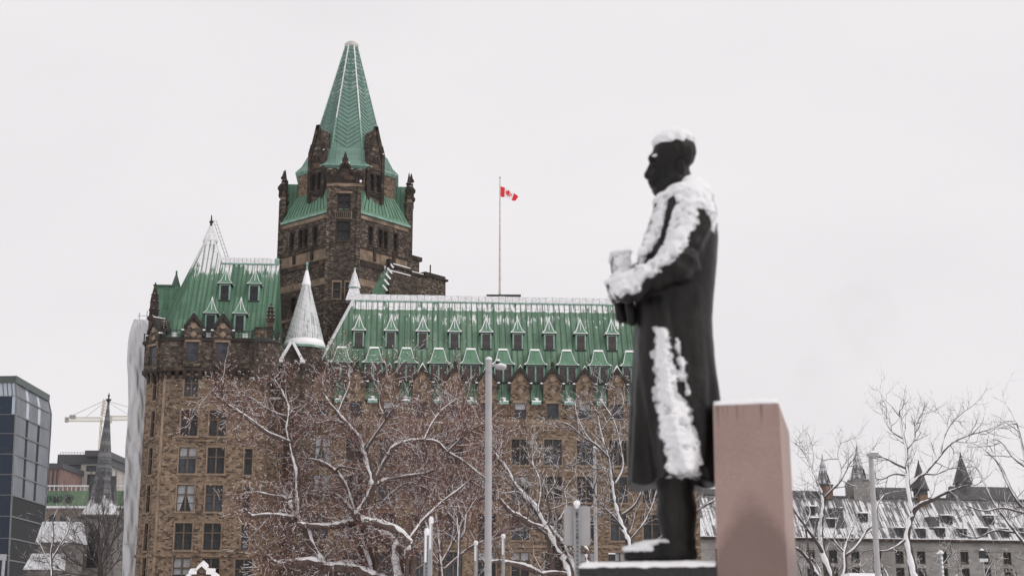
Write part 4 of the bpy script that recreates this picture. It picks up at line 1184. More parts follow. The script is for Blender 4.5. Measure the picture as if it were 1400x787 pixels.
# ------------------------------------------------------------------ low snowy hall beside the church
def block(name, label, cat, pxa, pxb, pyt, Y, depth, mat, base=0.0, yaw=0.0):
    a, b = at(pxa, pyt, Y), at(pxb, pyt, Y)
    t = thing(name, label, cat, (a.x, Y, base), yaw)
    return t, (b.x-a.x), (a.z+b.z)/2 - base
t, W_, H_ = block('church_hall', 'low hall with a steep snow covered roof left of the church tower', 'hall', 54, 101, 740, 215, 12, None)
mb = MB(); mb.box(0, W_, 0, 5, 0, H_-.1); mb.build('wall', M['greystone'], t)
M['snow_roof'] = copper('snowy slate roof', (.10, .10, .105), (.17, .17, .18), seam=.7, row=1.2, snow=[(0, .72), (1, .78)], zr=(0, 30), snowcol=(.62, .62, .64))
zt_ = at(80, 712, 222).z
mb = MB(); mb.loft([[(-.5, -.4, H_-.1), (W_+.3, -.4, H_-.1), (W_+.3, 6, H_-.1), (-.5, 6, H_-.1)], [(-.5, 2.2, zt_-.4), (W_+.3, 2.2, zt_-.4), (W_+.3, 3, zt_-.4), (-.5, 3, zt_-.4)]]); mb.build('roof', M['snow_roof'], t)
za2 = at(80, 778, 210).z; zb2 = at(80, 756, 213.5).z
mb = MB(); mb.loft([[(-.5, -5, za2), (W_-1, -5, za2), (W_-1, -.05, za2), (-.5, -.05, za2)], [(-.5, -1.5, zb2), (W_-1, -1.5, zb2), (W_-1, -.05, zb2), (-.5, -.05, zb2)]]); mb.build('aisle_roof', M['snow_roof'], t)
mb = MB(); mb.box(0, W_-1.2, -4.7, -.06, 0, za2); mb.build('aisle_wall', M['greystone'], t)

# ------------------------------------------------------------------ long building with a green mansard roof behind the church
YM = 300.0
t, W_, H_ = block('mansard_building', 'long brown building with a green mansard roof behind the church spire', 'building', 55, 200, 692, YM, 20, None)
M['brownstucco'] = plain('brown render', (.20, .155, .13), .9, 0, .2, .5)
mb = MB(); mb.box(0, W_, 0, 22, 0, H_); mb.build('wall', M['brownstucco'], t)
zr_ = at(80, 669, YM).z
M['cu_far'] = copper('far green roof', (.085, .135, .078), (.130, .190, .115), seam=.9, row=6, snow=None)
mb = MB(); mb.loft([[(-.3, -.3, H_), (W_+.3, -.3, H_), (W_+.3, 22, H_), (-.3, 22, H_)], [(-.3, 2.2, zr_), (W_+.3, 2.2, zr_), (W_+.3, 20, zr_), (-.3, 20, zr_)]]); mb.build('roof', M['cu_far'], t)
mb = MB(); mb.box(-.4, W_+.4, -.6, 1.0, H_-.35, H_+.1); mb.box(-.3, W_, 2.0, 2.6, zr_+.9, zr_+1.15); 
for i in range(24): mb.box(i*W_/24, i*W_/24+.12, 2.2, 2.4, zr_, zr_+.9)
mb.build('eaves_snow', M['snow_thin'], t)
for px in (61, 76, 92, 150):
    p = at(px, 688, YM); x = p.x - t.location.x; z = H_ + .5
    mb = MB(); mb.box(-.9, .9, .3, 2.5, 0, 1.7); mb.lathe([(.9, 0), (.9, .3)], 12, mi=0)
    for i in range(len(mb.v)-24, len(mb.v)): xx, yy, zz = mb.v[i]; mb.v[i] = (xx, .25+zz*8, 1.55+yy*.7)
    o = mb.build('dormer', M['cu_seam'], t, loc=(x, 0, z)); mb = MB(); mb.poly([(-.55, .24, .2), (.55, .24, .2), (.55, .24, 1.6), (-.55, .24, 1.6)]); mb.build('pane', M['pane'], o)
for px in (71, 87, 160): 
    p = at(px, 709, YM)
    mb = MB(); mb.box(-.9, .9, -.06, .1, -1.1, 1.1, 0); mb.poly([(-.7, -.065, -.9), (.7, -.065, -.9), (.7, -.065, .9), (-.7, -.065, .9)], 1); mb.build('window', [M['brownstucco'], M['pane']], t, loc=(p.x-t.location.x, 0, p.z))
mb = MB(); mb.box(-.2, W_*.35, -1.4, .0, at(80, 716, YM).z-.6, at(80, 716, YM).z); mb.build('ledge', plain('grey green ledge', (.14, .19, .16), .7), t)

# ------------------------------------------------------------------ office blocks in the distance
def office(name, label, pxa, pxb, pyt, Y, depth, wallm, rows_, pane='pane_blue', cap=None, capm=None):
    t, W_, H_ = block(name, label, 'office building', pxa, pxb, pyt, Y, depth, None)
    mb = MB(); hs = []
    for (px, py, wpx, hpx) in rows_:
        p = at(px, py, Y); s = Y/1905
        hs.append((p.x - t.location.x, p.z, wpx*s, hpx*s))
    pl = wall(mb, (0, 0), (W_, 0), 0, H_, hs, .6); wall(mb, (W_, 0), (W_, depth), 0, H_); wall(mb, (W_, depth), (0, depth), 0, H_); wall(mb, (0, depth), (0, 0), 0, H_)
    mb.poly([(0, 0, H_), (W_, 0, H_), (W_, depth, H_), (0, depth, H_)])
    mb.build('wall', M[wallm], t)
    for (p, rz), (u, z, w_, h) in zip(pl, hs):
        f = MB(); f.box(-w_/2, w_/2, .1, .3, -h/2, -h/2+.2); f.box(-w_/2, w_/2, .1, .3, h/2-.2, h/2)
        n_ = max(1, int(w_/2.2))
        for i in range(n_+1): f.box(-w_/2 + (w_-.15)*i/n_, -w_/2+.15 + (w_-.15)*i/n_, .1, .3, -h/2+.2, h/2-.2)
        o = f.build('window', M['iron'], t, loc=p); f = MB(); f.poly([(-w_/2, .35, -h/2), (w_/2, .35, -h/2), (w_/2, .35, h/2), (-w_/2, .35, h/2)]); f.build('pane', M[pane], o)
    return t, W_, H_
M['beige'] = plain('beige panels', (.36, .33, .30), .8, 0, .1, .3); M['darkmetal'] = plain('dark plant screen', (.05, .05, .058), .6, 0, .1)
M['brick'] = plain('red brick far', (.17, .105, .092), .9, 0, .15, .5); M['paleblue'] = plain('pale grey block', (.40, .42, .44), .8, 0, .08, .3)
t, W_, H_ = office('beige_office', 'beige office block with a black rooftop plant screen behind the spire', 80, 143, 634, 420, 30, 'beige',
    [(97, 637.8, 27, 6.5), (89.5, 656, 7, 18), (98, 656, 10, 18), (108, 656, 8, 18), (127, 640, 18, 8), (127, 656, 16, 16)])
mb = MB(); mb.box(-.3, W_+.8, -.4, 30, H_, at(90, 621, 420).z); mb.box(W_*.62, W_+1.6, -3, 20, H_+2, at(90, 617, 420).z); mb.build('plant_screen', M['darkmetal'], t)
mb = MB()
for i in range(16): mb.bar((i*W_/16, 1, H_+3), (i*W_/16, 1, at(90, 617.5, 420).z), .12)
mb.bar((0, 1, at(90, 617.5, 420).z), (W_, 1, at(90, 617.5, 420).z), .12); mb.build('railing', M['galv'], t)
t, W_, H_ = office('brick_office', 'narrow brick block with grey fins beside the glass office', 60, 84, 640, 400, 20, 'brick', [(72, 655, 2, 26), (78, 655, 2.4, 26), (66, 655, 2.0, 26)], pane='blind')
mb = MB(); mb.box(-.5, W_+.5, -.5, 20, H_, at(70, 633, 400).z); mb.build('parapet', M['darkmetal'], t)
t, W_, H_ = office('pale_office', 'pale grey block with small windows left of the white wrapped scaffold', 148, 190, 646, 460, 25, 'paleblue',
    [(152+7*i, y, 3.4, 5) for i in range(5) for y in (653, 663)])
mb = MB(); mb.box(0, W_, 2, 24, H_, at(160, 642, 460).z); mb.box(2, W_*.5, 3, 20, H_, at(160, 639.5, 460).z); mb.build('plant_room', M['darkmetal'], t)

# ------------------------------------------------------------------ tower crane
YK = 520.0
s_ = YK/1915
base = at(122, 865, YK)
t = thing('tower_crane', 'pale yellow tower crane standing behind the church spire', 'crane', (base.x, YK, 0))
M['crane'] = plain('pale crane yellow', (.56, .51, .41), .6, 0, .1)
def lattice(p, q, w_, n_, tk, tri=False):
    p, q = Vector(p), Vector(q); d = (q-p)/n_; ax = (q-p).normalized()
    x = ax.cross(Vector((0, 1, 0))); x = Vector((1, 0, 0)) if x.length < .1 else x.normalized(); y = ax.cross(x)
    cs = [x*a*w_/2 + y*b*w_/2 for a, b in ((-1,-1),(1,-1),(1,1),(-1,1))]
    m_ = MB()
    for c in cs: m_.bar(p+c, q+c, tk)
    for k_ in range(n_):
        for i in range(4):
            c0, c1 = cs[i], cs[(i+1) % 4]
            m_.bar(p+d*k_+c0, p+d*(k_+1)+c1, tk*.6); m_.bar(p+d*k_+c0, p+d*k_+c1, tk*.6)
    return m_
zj = at(122, 572, YK).z; za_ = at(122, 546, YK).z
K = lambda px, py: Vector(((px-122)*s_, 0, at(122, py, YK).z))
lattice((0, 0, 0), (0, 0, zj), 1.9, 24, .24).build('mast', M['crane'], t)
lattice((0, 0, zj+1), (.6, 0, za_), 1.9, 5, .24).build('tower_head', M['crane'], t)
lattice(K(124, 571.5), K(215, 570.5), 1.5, 30, .13).build('jib', M['crane'], t)
lattice(K(120, 573), K(70, 573), 1.4, 14, .14).build('counter_jib', M['crane'], t)
mb = MB(); mb.box(*sorted((K(70, 0).x, K(73.5, 0).x)), -.8, .8, zj-1.3, zj+.5); mb.box(K(76, 0).x, K(83, 0).x, -.8, .8, zj, zj+1.3); mb.build('counterweight', plain('grey counterweight', (.3, .29, .27), .8), t)
mb = MB(); mb.bar(K(122, 547), K(72, 571), .16); mb.bar(K(122, 547), K(200, 569), .16); mb.bar(K(122, 547), K(160, 569.5), .14); mb.bar(K(122, 549), K(96, 571), .12); mb.build('tie_bar', M['galv'], t)
mb = MB(); mb.box(.9, 2.9, -1.4, .6, zj-1.6, zj+1.1); mb.build('cab', M['lead'], t)
mb = MB(); mb.bar(K(165, 573), K(165, 606), .12); mb.box(K(164, 0).x, K(166, 0).x, -.4, .4, at(122, 611, YK).z, at(122, 606, YK).z); mb.bar(K(165, 611), K(163.5, 632), .12); mb.build('hoist', plain('dark red hook block', (.2, .05, .04), .6), t)
mb = MB(); mb.box(K(167, 0).x, K(172, 0).x, -.7, .7, zj-1.4, zj-.2); mb.build('trolley', M['galv'], t)

# ------------------------------------------------------------------ long stone building with snowy roof on the right
YR = 262.0; yawR = R(11)
ob = at(915, 865, YR)
t = thing('courthouse', 'long grey stone building with steep snowy roofs and dark pointed turrets behind bare trees', 'building', (ob.x, YR, 0), yawR)
def rl(px, py, b):                  # picture place -> that building's own axes on plane b
    d = ray(px, py); c_, s1 = math.cos(yawR), math.sin(yawR)
    tt = (b + ob.y*c_ - ob.x*s1)/(d[1]*c_ - d[0]*s1)
    x, y = d[0]*tt - ob.x, d[1]*tt - ob.y
    return Vector((x*c_ + y*s1, b, CZ + d[2]*tt))
M['ashlar'] = stone('pale grey ashlar', [(0, (.20, .19, .18)), (.5, (.255, .24, .225)), (1, (.30, .285, .27))], bw=1.3, bh=.55, soot=.25, soot_sc=.2, mortar=(.21, .20, .19))
ze = rl(1259, 741, 0).z; zr_ = rl(1259, 682, 6.5).z
LW = 104.0
hs = []
for i in range(-10, 8):
    u = rl(1259.5, 760, 0).x + i*(rl(1377, 760, 0).x - rl(1259.5, 760, 0).x)/4
    if u > 1.2:
        hs.append((u, rl(1259, 760.5, 0).z, 1.35, 2.2)); hs.append((u, rl(1259, 783, 0).z, 1.35, 1.6))
mb = MB(); pl = wall(mb, (0, 0), (LW, 0), 0, ze, hs, .5); wall(mb, (LW, 0), (LW, 16), 0, ze); wall(mb, (0, 16), (0, 0), 0, ze)
mb.box(0, LW, -.12, .02, ze-1.6, ze-1.4)
mb.build('wall', M['ashlar'], t)
for (p, rz), h_ in zip(pl, hs): window('grey light', h_[2], h_[3], p, rz, 2, .4, trim='trim_dark', pane='pane', parent=t)
mb = MB(); mb.box(-.3, LW+.3, -.55, .2, ze, ze+.55, 0); mb.box(-.3, LW+.3, -.5, .1, ze+.553, ze+.7, 1); mb.build('cornice', [M['trim_dark'], M['snow_thin']], t)
M['slate_snow'] = copper('slate roof under streaky snow', (.10, .10, .105), (.17, .165, .165), seam=.62, row=3.5, snow=[(0, .60), (.6, .60), (.85, .50), (1, .16)], zr=(ze, zr_+.5), snowcol=(.72, .715, .73), streak=.36, dark=.9, vs=.10, pa=.35)
mb = MB(); mb.loft([[(-.2, -.1, ze+.5), (LW, -.1, ze+.5), (LW, 15, ze+.5), (-.2, 15, ze+.5)], [(-.2, 6.4, zr_), (LW, 6.4, zr_), (LW, 9, zr_), (-.2, 9, zr_)]])
mb.build('roof', M['slate_snow'], t)
yR = lambda z: -.1 + (z-ze-.5)*6.5/(zr_-ze-.5)
M['roofdark'] = plain('dark wet slate', (.075, .073, .075), .7, 0, .3, 1.5)
mb = MB(); mb.box(-.2, LW, 6.2, 6.6, zr_, zr_+.35)
def raised(pxa, pxb, pya, b0=8.5):
    a, b = rl(pxa, pya, b0), rl(pxb, pya, b0); mb.loft([[(a.x, b0-1.5, zr_), (b.x, b0-1.5, zr_), (b.x, b0+3, zr_), (a.x, b0+3, zr_)], [(a.x, b0, a.z), (b.x, b0, a.z), (b.x, b0+1, a.z), (a.x, b0+1, a.z)]])
raised(930, 1120, 667); raised(1196, 1240, 665.5); raised(1300, 1380, 664); 
mb.build('ridge_roof', M['roofdark'], t)
wd = None
for px, py in ((1109, 697), (1178, 707), (1228, 727), (1293, 710), (1283, 727), (1350, 710), (1312, 728), (1341, 727), (1370, 728), (1256, 728), (1398, 727), (1110, 714), (1132, 715)):
    p = rl(px, py, 1.5 if py > 720 else 3.5); 
    if wd: wd = dup(wd, t, (p.x, yR(p.z-.8)-.35, p.z)); continue
    mb = MB(); mb.box(-.75, .75, 0, 2.0, -.9, .75, 0); mb.loft([[(-.95, -.2, .75), (.95, -.2, .75), (.95, 2.4, .75), (-.95, 2.4, .75)], [(-.85, -.1, .9), (.85, -.1, .9), (.85, 2.6, 1.2), (-.85, 2.6, 1.2)]], 1)
    wd = mb.build('dormer', [M['roofdark'], M['snow']], t, loc=(p.x, yR(p.z-.8)-.35, p.z)); mb = MB(); mb.poly([(-.6, -.01, -.75), (.6, -.01, -.75), (.6, -.01, .65), (-.6, -.01, .65)]); mb.build('pane', M['pane'], wd)
def rturret(px, ybase, ytip, wpx, snow, b0=8.0, bodypy=None, bodyw=0):
    p, q = rl(px, ybase, b0), rl(px, ytip, b0); s1 = YR*1.06/1905
    r0 = wpx*s1/2
    mb = MB()
    if bodyw:
        hb = bodyw*s1/2; mb.box(-hb, hb, -hb, hb, zr_-p.z-1, -.5)
        mb.box(-hb*.8, hb*.8, -hb*.8, hb*.8, -.5, 0)
    else: mb.lathe([(r0*.85, zr_-p.z-1), (r0*.85, 0)], 8)
    o = mb.build('turret', M['roofdark'] if not bodyw else M['ashlar'], t, loc=p)
    h = q.z - p.z
    mb = MB()
    if snow: mb.lathe([(r0, 0), (r0*.98, .25), (r0*.45, h*.56), (r0*.55, h*.575), (r0*.5, h*.6), (.14, h*.82), (.05, h)], 8, (0, 0), 0, R(22.5))
    else: mb.lathe([(r0, 0), (r0*.95, .2), (.2, h*.86), (.14, h*.9), (.05, h)], 8, (0, 0), 0, R(22.5))
    mb.build('turret_roof', M['slate_snow2'] if snow else M['slate_dark2'], o)
    mb = MB(); mb.lathe([(r0*1.04, -.35), (r0*1.04, 0)], 8, (0, 0), 0, R(22.5)); mb.build('turret_eaves', M['iron'], o)
    if snow:
        mb = MB(); hh_ = h*.3; mb.add([(-.55, -r0*1.0, .3), (.55, -r0*1.0, .3), (0, -r0*.85, hh_), (-.55, 0, .3), (.55, 0, .3), (0, 0, hh_)], [(0,1,2), (1,4,5,2), (3,0,2,5)]); mb.build('louvre', M['iron'], o, rz=R(40))
M['slate_snow2'] = copper('turret slates with snow', (.12, .12, .125), (.2, .2, .2), seam=.5, row=1.0, snow=[(0, .5), (1, .5)], zr=(0, 10), snowcol=(.68, .68, .7))
M['slate_dark2'] = copper('dark turret slates', (.055, .052, .054), (.11, .10, .10), seam=.5, row=.6, snow=[(0, .22), (1, .15)], zr=(0, 10), snowcol=(.6, .6, .62))
rturret(1126, 662, 620, 17, True); rturret(1173.5, 655.5, 608, 21, True, bodyw=27)
rturret(1258, 668, 628, 23, False, b0=9); rturret(1316, 660, 618, 25, False, b0=9)
for px, y0_, y1_, w_ in ((1132, 664, 682, 10), (1261, 676, 694, 10)):
    a, b = rl(px, y1_, 6.0), rl(px, y0_, 6.0)
    mb = MB(); hw_ = w_*.145/2; mb.box(-hw_, hw_, -.9, .9, 0, b.z-a.z, 0); mb.box(-hw_-.12, hw_+.12, -1.0, 1.0, b.z-a.z, b.z-a.z+.25, 1)
    mb.box(-hw_*1.4, hw_*1.4, -4.5, -.91, -7.5, -2.0, 2)
    mb.build('chimney', [stone('orange chimney brick', [(0, (.19, .115, .083)), (.5, (.24, .15, .108)), (1, (.28, .175, .13))], bw=.3, bh=.1, soot=.3), M['iron'], M['roofdark']], t, loc=a)
# ------------------------------------------------------------------ trees: limbs laid out one by one, twigs grown from them, snow lying on every branch
WIND = Vector((-.55, -.75, 0))
def prisms(S, n):                   # S rows: p0(3) p1(3) r0 r1 -> faces
    S = np.asarray(S, np.float64)
    p0, p1, r0, r1 = S[:, 0:3], S[:, 3:6], S[:, 6], S[:, 7]
    d = p1 - p0; d /= np.maximum(np.linalg.norm(d, axis=1), 1e-9)[:, None]
    ref = np.where(np.abs(d[:, 2:3]) > .9, np.array([[1., 0, 0]]), np.array([[0, 0, 1.]]))
    x = np.cross(d, ref); x /= np.linalg.norm(x, axis=1)[:, None]; y = np.cross(x, d)
    V = np.empty((len(S), 2*n, 3))
    for k in range(n):
        a = 2*math.pi*k/n
        o = x*math.cos(a) + y*math.sin(a)
        V[:, k] = p0 + o*r0[:, None]; V[:, n+k] = p1 + o*r1[:, None]
    base = (np.arange(len(S))*2*n)[:, None]
    F = np.concatenate([base + np.array([[k, (k+1) % n, n+(k+1) % n, n+k]]) for k in range(n)])
    return V.reshape(-1, 3), F
class Tree:
    def __init__(s, Y, seed, snow=1.0, plaster=.66):
        s.Y = Y; s.plaster = plaster; s.r = random.Random(seed); s.px = Y/1900.0; s.snowk = snow
        s.limbs = []; s.bark = []; s.twig = []; s.snow_big = []; s.snow_small = []; s.tips = []; s.known = []; s.beads = []
    def limb(s, pts, r0, r1, dy=None, sub=4):
        # picture places along the limb; depth starts at the nearest known place and drifts by dy
        a = pts[0]; start = 0.0; best = 9
        for (kx, ky, kd) in s.known:
            q = math.hypot(kx-a[0], ky-a[1])
            if q < best: best, start = q, kd
        if dy is None: dy = s.r.uniform(-2.2, 2.2)
        P = []
        n = len(pts)
        # smooth through the given points
        pp = [pts[0]] + list(pts) + [pts[-1]]
        for i in range(n-1):
            p0, p1, p2, p3 = pp[i:i+4]
            for k in range(sub):
                t = k/sub
                f = lambda a, b, c, e: .5*(2*b + (c-a)*t + (2*a-5*b+4*c-e)*t*t + (3*b-a-3*c+e)*t**3)
                P.append((f(p0[0], p1[0], p2[0], p3[0]), f(p0[1], p1[1], p2[1], p3[1]), (i+t)/(n-1)))
        P.append((*pts[-1], 1.0))
        out = []
        for x, y, t in P:
            dd = start + dy*t
            s.known.append((x, y, dd))
            q = at(x, y, s.Y + dd); j = r0*.07
            out.append((q + Vector((s.r.uniform(-j, j), s.r.uniform(-j, j), s.r.uniform(-j, j))), (r0 + (r1-r0)*t**.9)*s.r.uniform(.90, 1.12)))
        s.limbs.append(out)
        if s.snowk > .3: s.limb_snow(out)
        return out
    def limb_snow(s, L):            # one continuous bead of snow along the limb, thin where it has slid off
        pts, rad = [], []
        n = len(L); gap = 0
        for i, (p, a) in enumerate(L):
            d = (L[min(i+1, n-1)][0] - L[max(i-1, 0)][0]).normalized(); h = math.sqrt(max(0, 1-d.z*d.z))
            up = Vector((0, 0, 1))*h + WIND*(1-h)*.9
            up = up - d*up.dot(d); up.normalize()
            k = (s.plaster + (.98-s.plaster)*h)*s.r.uniform(.55, 1.15)
            if h < .6 and s.plaster < .8 and s.r.random() < .35: k *= .55
            if s.r.random() < .10: k *= .35
            rs = max(a*.88*k, .010); e = .10 if i in (0, n-1) else 1
            pts.append(p + up*(a*1.04 - rs*(.42 if s.plaster < .8 else .62))); rad.append(rs*max(e, .3))
        s.beads.append((pts, rad))
    def put_snow(s, p, q, a, b, big=False, keep=1.0):
        if s.r.random() > keep*s.snowk: return
        d = (q-p).normalized(); h = math.sqrt(max(0, 1-d.z*d.z))
        up = (Vector((0, 0, 1))*h + WIND*(1-h)*.9)
        up = (up - d*up.dot(d))
        if up.length < .05: return
        up.normalize()
        rs0 = max(a*.86, .0068)*(.55+.45*h)*s.r.uniform(.75, 1.15); rs1 = max(b*.86, .006)*(.55+.45*h)*s.r.uniform(.75, 1.15)
        (s.snow_big if big else s.snow_small).append((*(p + up*a*.62), *(q + up*b*.62), rs0, rs1))
    def sprout(s, dens=3.0, lens=(1.5, .7, .34), rad=(.032, .014, .0065), up=.12, t0=.2, seg=(.22, .16, .13), dd=(5, 6), jit=.22, spread=(35, 70), fruit=0.0, keep=(.95, .8, .45), back=0.0):
        stack = []
        R_ = s.r
        def child(p, d, lvl, rmax):
            ax = d.orthogonal().normalized(); ax.rotate(Matrix.Rotation(R_.uniform(0, 6.283), 3, d))
            nd = d.copy(); nd.rotate(Matrix.Rotation(R(R_.uniform(*spread)), 3, ax))
            if lvl == 0: nd.y += back; nd.normalize()
            stack.append((p, nd, lens[lvl]*R_.uniform(.45, 1.35), min(rad[lvl]*R_.uniform(.7, 1.25), rmax*.75), lvl))
        for L in s.limbs:
            n = len(L)
            for i in range(n-1):
                if i/(n-1) < t0: continue
                (p, a), (q, b) = L[i], L[i+1]
                ln = (q-p).length; k = ln*dens
                for _ in range(int(k) + (R_.random() < k % 1)):
                    child(p.lerp(q, R_.random()), (q-p).normalized(), 0, a)
            child(L[-1][0], (L[-1][0]-L[-2][0]).normalized(), 0, L[-1][1])
        while stack:
            p, d, L, r_, lvl = stack.pop()
            n = max(2, int(L/seg[lvl])); st = L/n
            for i in range(n):
                d = (d + Vector((R_.gauss(0, jit), R_.gauss(0, jit), R_.gauss(0, jit) + up*(1 if lvl else .6)))).normalized()
                q = p + d*st
                ra, rb = r_*(1-.7*i/n), r_*(1-.7*(i+1)/n)
                (s.bark if lvl == 0 else s.twig).append((*p, *q, ra, rb))
                s.put_snow(p, q, ra, rb, False, keep[lvl])
                if lvl < 2:
                    k = st*dd[lvl]
                    for _ in range(int(k) + (R_.random() < k % 1)): child(p.lerp(q, R_.random()), d, lvl+1, ra)
                p = q
            if lvl == 2 or R_.random() < .5: s.tips.append(p)
    def finish(s, name, label, barkm, twigm, group=None, fruit=None, nf=0, fsize=.03):
        b0 = min((L[0][0] for L in s.limbs), key=lambda v: v.z)
        t = thing(name, label, 'tree', (b0.x, b0.y, 0), 0, group)
        off = np.array([b0.x, b0.y, 0.0])
        mb = MB()
        for L in s.limbs: mb.tube([p - Vector(off) for p, r_ in L], [r_ for p, r_ in L], 9)
        low = [L for L in s.limbs if L[0][0].z < CZ + s.Y*.075]
        for L in low:                                            # roots down to the ground
            p, r_ = L[0]; q = Vector((p.x*.6+b0.x*.4, p.y*.6+b0.y*.4, -.2))
            mb.tube([q - Vector(off), (p+q)/2 - Vector(off), p - Vector(off)], [r_*1.5, r_*1.15, r_], 9)
        mb.build('trunk', barkm, t, smooth=True)
        V, F = prisms(s.bark + s.twig, 3); link('crown', np_mesh('crown', V - off, F, twigm), t)
        sb = MB()
        for P_, r_ in s.beads: sb.tube(P_, r_, 8)
        V = np.array(sb.v).reshape(-1, 3); F = [f_ for f_ in sb.f if len(f_) == 4]
        F = np.array(F, np.int64).reshape(-1, 4)
        V2, F2 = prisms(s.snow_small, 3)
        o = link('branch_snow', np_mesh('branch_snow', np.concatenate([V, V2]) - off, np.concatenate([F, F2 + len(V)]), M['snow'], True), t); o['kind'] = 'stuff'
        if nf:
            pts = s.tips; R_ = s.r; Vs, Fs, Ws, Wf = [], [], [], []
            for _ in range(nf):
                c = R_.choice(pts) + Vector((R_.gauss(0, .05), R_.gauss(0, .05), R_.gauss(0, .05)))
                a = fsize*R_.uniform(.5, 1.3)
                v = [Vector((R_.gauss(0, 1), R_.gauss(0, 1), R_.gauss(0, 1))).normalized()*a for _ in range(4)]
                k = len(Vs); Vs += [tuple(c+x - Vector(off)) for x in v]; Fs += [(k, k+1, k+2), (k, k+2, k+3), (k+1, k+3, k+2), (k, k+3, k+1)]
                if R_.random() < .34:
                    k = len(Ws); c2 = c + Vector((0, -.01, a*.75)); e = a*.75
                    Ws += [tuple(c2 + Vector(q) - Vector(off)) for q in ((-e, -e, 0), (e, -e*.8, 0), (0, e, 0), (0, 0, e*.8))]; Wf += [(k, k+1, k+3), (k+1, k+2, k+3), (k+2, k, k+3), (k, k+2, k+1)]
            link('fruit', np_mesh('fruit', Vs, Fs, fruit), t)
            link('fruit_snow', np_mesh('fruit_snow', Ws, Wf, M['snow']), t)
        return t

def bark(name, a, b):
    m = NT(name); o = m.map('Object', (3, 3, 1.0)); n = m.noise(o, 3.0, 6, .7)
    m.bump(n, .6, .05); return m.fin(m.mix(m.mapr(n, .35, .65), a, b), .9)
M['bark'] = bark('brown bark', (.075, .052, .045), (.15, .105, .09))
M['bark_dark'] = bark('dark bark', (.05, .04, .037), (.105, .085, .078))
M['twig_red'] = plain('red brown twigs', (.158, .070, .054), .85, 0, .3, 1.2)
M['twig_brown'] = plain('brown twigs', (.115, .078, .068), .85, 0, .3, 1.2)
M['twig_grey'] = plain('grey brown twigs', (.10, .082, .078), .85, 0, .25, 1.2)
M['fruit'] = plain('withered red brown fruit', (.22, .095, .055), .8, 0, .45, 2.5)

# the big crab apple in front of the building
T = Tree(45.0, 3)
T.limb([(552, 800), (550, 787), (542, 755), (530, 738), (513, 733), (490, 706)], .26, .17, 0)
T.limb([(515, 800), (513, 787), (502, 751), (491, 719), (489, 706)], .15, .12, .6)
T.limb([(490, 706), (499, 690), (511, 664), (506, 640), (499, 618), (490, 600), (480, 587), (462, 566), (448, 548), (440, 533)], .145, .04, -1.0)
T.limb([(490, 706), (477, 671), (468, 655), (459, 644), (437, 631), (418, 627)], .105, .04, 1.5)
T.limb([(492, 715), (475, 716), (455, 719), (426, 719), (405, 716)], .115, .06, -1.4)
T.limb([(450, 790), (442, 768), (426, 737), (408, 711), (400, 690), (396, 680)], .15, .10, -.4)
T.limb([(408, 711), (409, 690), (407, 668), (407, 646), (401, 622), (397, 606), (393, 587), (395, 570), (395, 555), (386, 535), (375, 518)], .105, .03, 1.2)
T.limb([(397, 606), (380, 598), (364, 591), (342, 574), (324, 562), (305, 549), (289, 535)], .075, .028, -1.6)
T.limb([(396, 571), (370, 562), (350, 548), (335, 540)], .045, .02, 1.6)
T.limb([(460, 790), (452, 778), (440, 773), (420, 768), (400, 770), (382, 772), (372, 768), (362, 760)], .15, .08, -1.0)
T.limb([(530, 795), (500, 785), (477, 776), (458, 776), (440, 778)], .15, .13, -.3)
T.limb([(506, 770), (477, 772), (455, 774), (440, 780)], .12, .1, .6)
T.limb([(408, 711), (398, 708), (386, 706), (366, 704), (346, 706), (338, 701), (333, 695)], .09, .045, -1.8)
T.limb([(400, 690), (388, 680), (370, 677), (352, 673), (330, 676)], .06, .025, 1.5)
T.limb([(511, 664), (522, 659), (535, 655), (556, 651), (579, 648), (600, 640)], .085, .04, 1.8)
T.limb([(499, 618), (510, 600), (528, 573), (540, 556), (551, 543)], .05, .022, -1.4)
T.limb([(531, 622), (537, 612), (550, 606), (565, 602), (580, 602), (597, 604), (612, 618), (630, 628), (648, 642), (668, 658)], .07, .03, .9)
T.limb([(511, 664), (520, 640), (531, 622)], .06, .07, .4)
T.limb([(563, 800), (561, 787), (562, 760), (557, 742), (535, 722), (510, 715), (500, 712)], .2, .09, -1.2)
T.limb([(480, 587), (466, 578), (450, 576), (430, 580), (410, 584)], .06, .03, 1.8)
T.limb([(459, 644), (465, 638), (480, 640), (494, 643)], .045, .02, -1)
T.limb([(490, 706), (475, 690), (462, 678), (445, 674), (433, 676)], .07, .04, 2.0)
T.limb([(513, 733), (505, 700), (520, 690), (538, 672), (560, 660), (590, 672)], .06, .03, 2.6)
T.limb([(557, 742), (575, 715), (600, 690), (628, 668), (650, 650)], .06, .025, 1.9)
T.limb([(462, 566), (470, 545), (478, 525), (476, 510)], .035, .015, .8)
T.limb([(528, 573), (520, 550), (523, 530), (530, 515)], .035, .015, -.8)
T.limb([(580, 602), (590, 580), (605, 560), (625, 545)], .04, .018, 1.0)
T.limb([(612, 618), (630, 600), (650, 585), (672, 575)], .04, .018, -1.0)
T.sprout(dens=5.6, lens=(1.15, .66, .36), rad=(.019, .0095, .006), up=.03, t0=.10, dd=(6.6, 7.6), keep=(.95, .38, .06), back=.3)
T.finish('crab_apple_tree', 'spreading crab apple with thick snow laden limbs and withered red brown fruit', M['bark'], M['twig_red'], fruit=M['fruit'], nf=12000, fsize=.034)

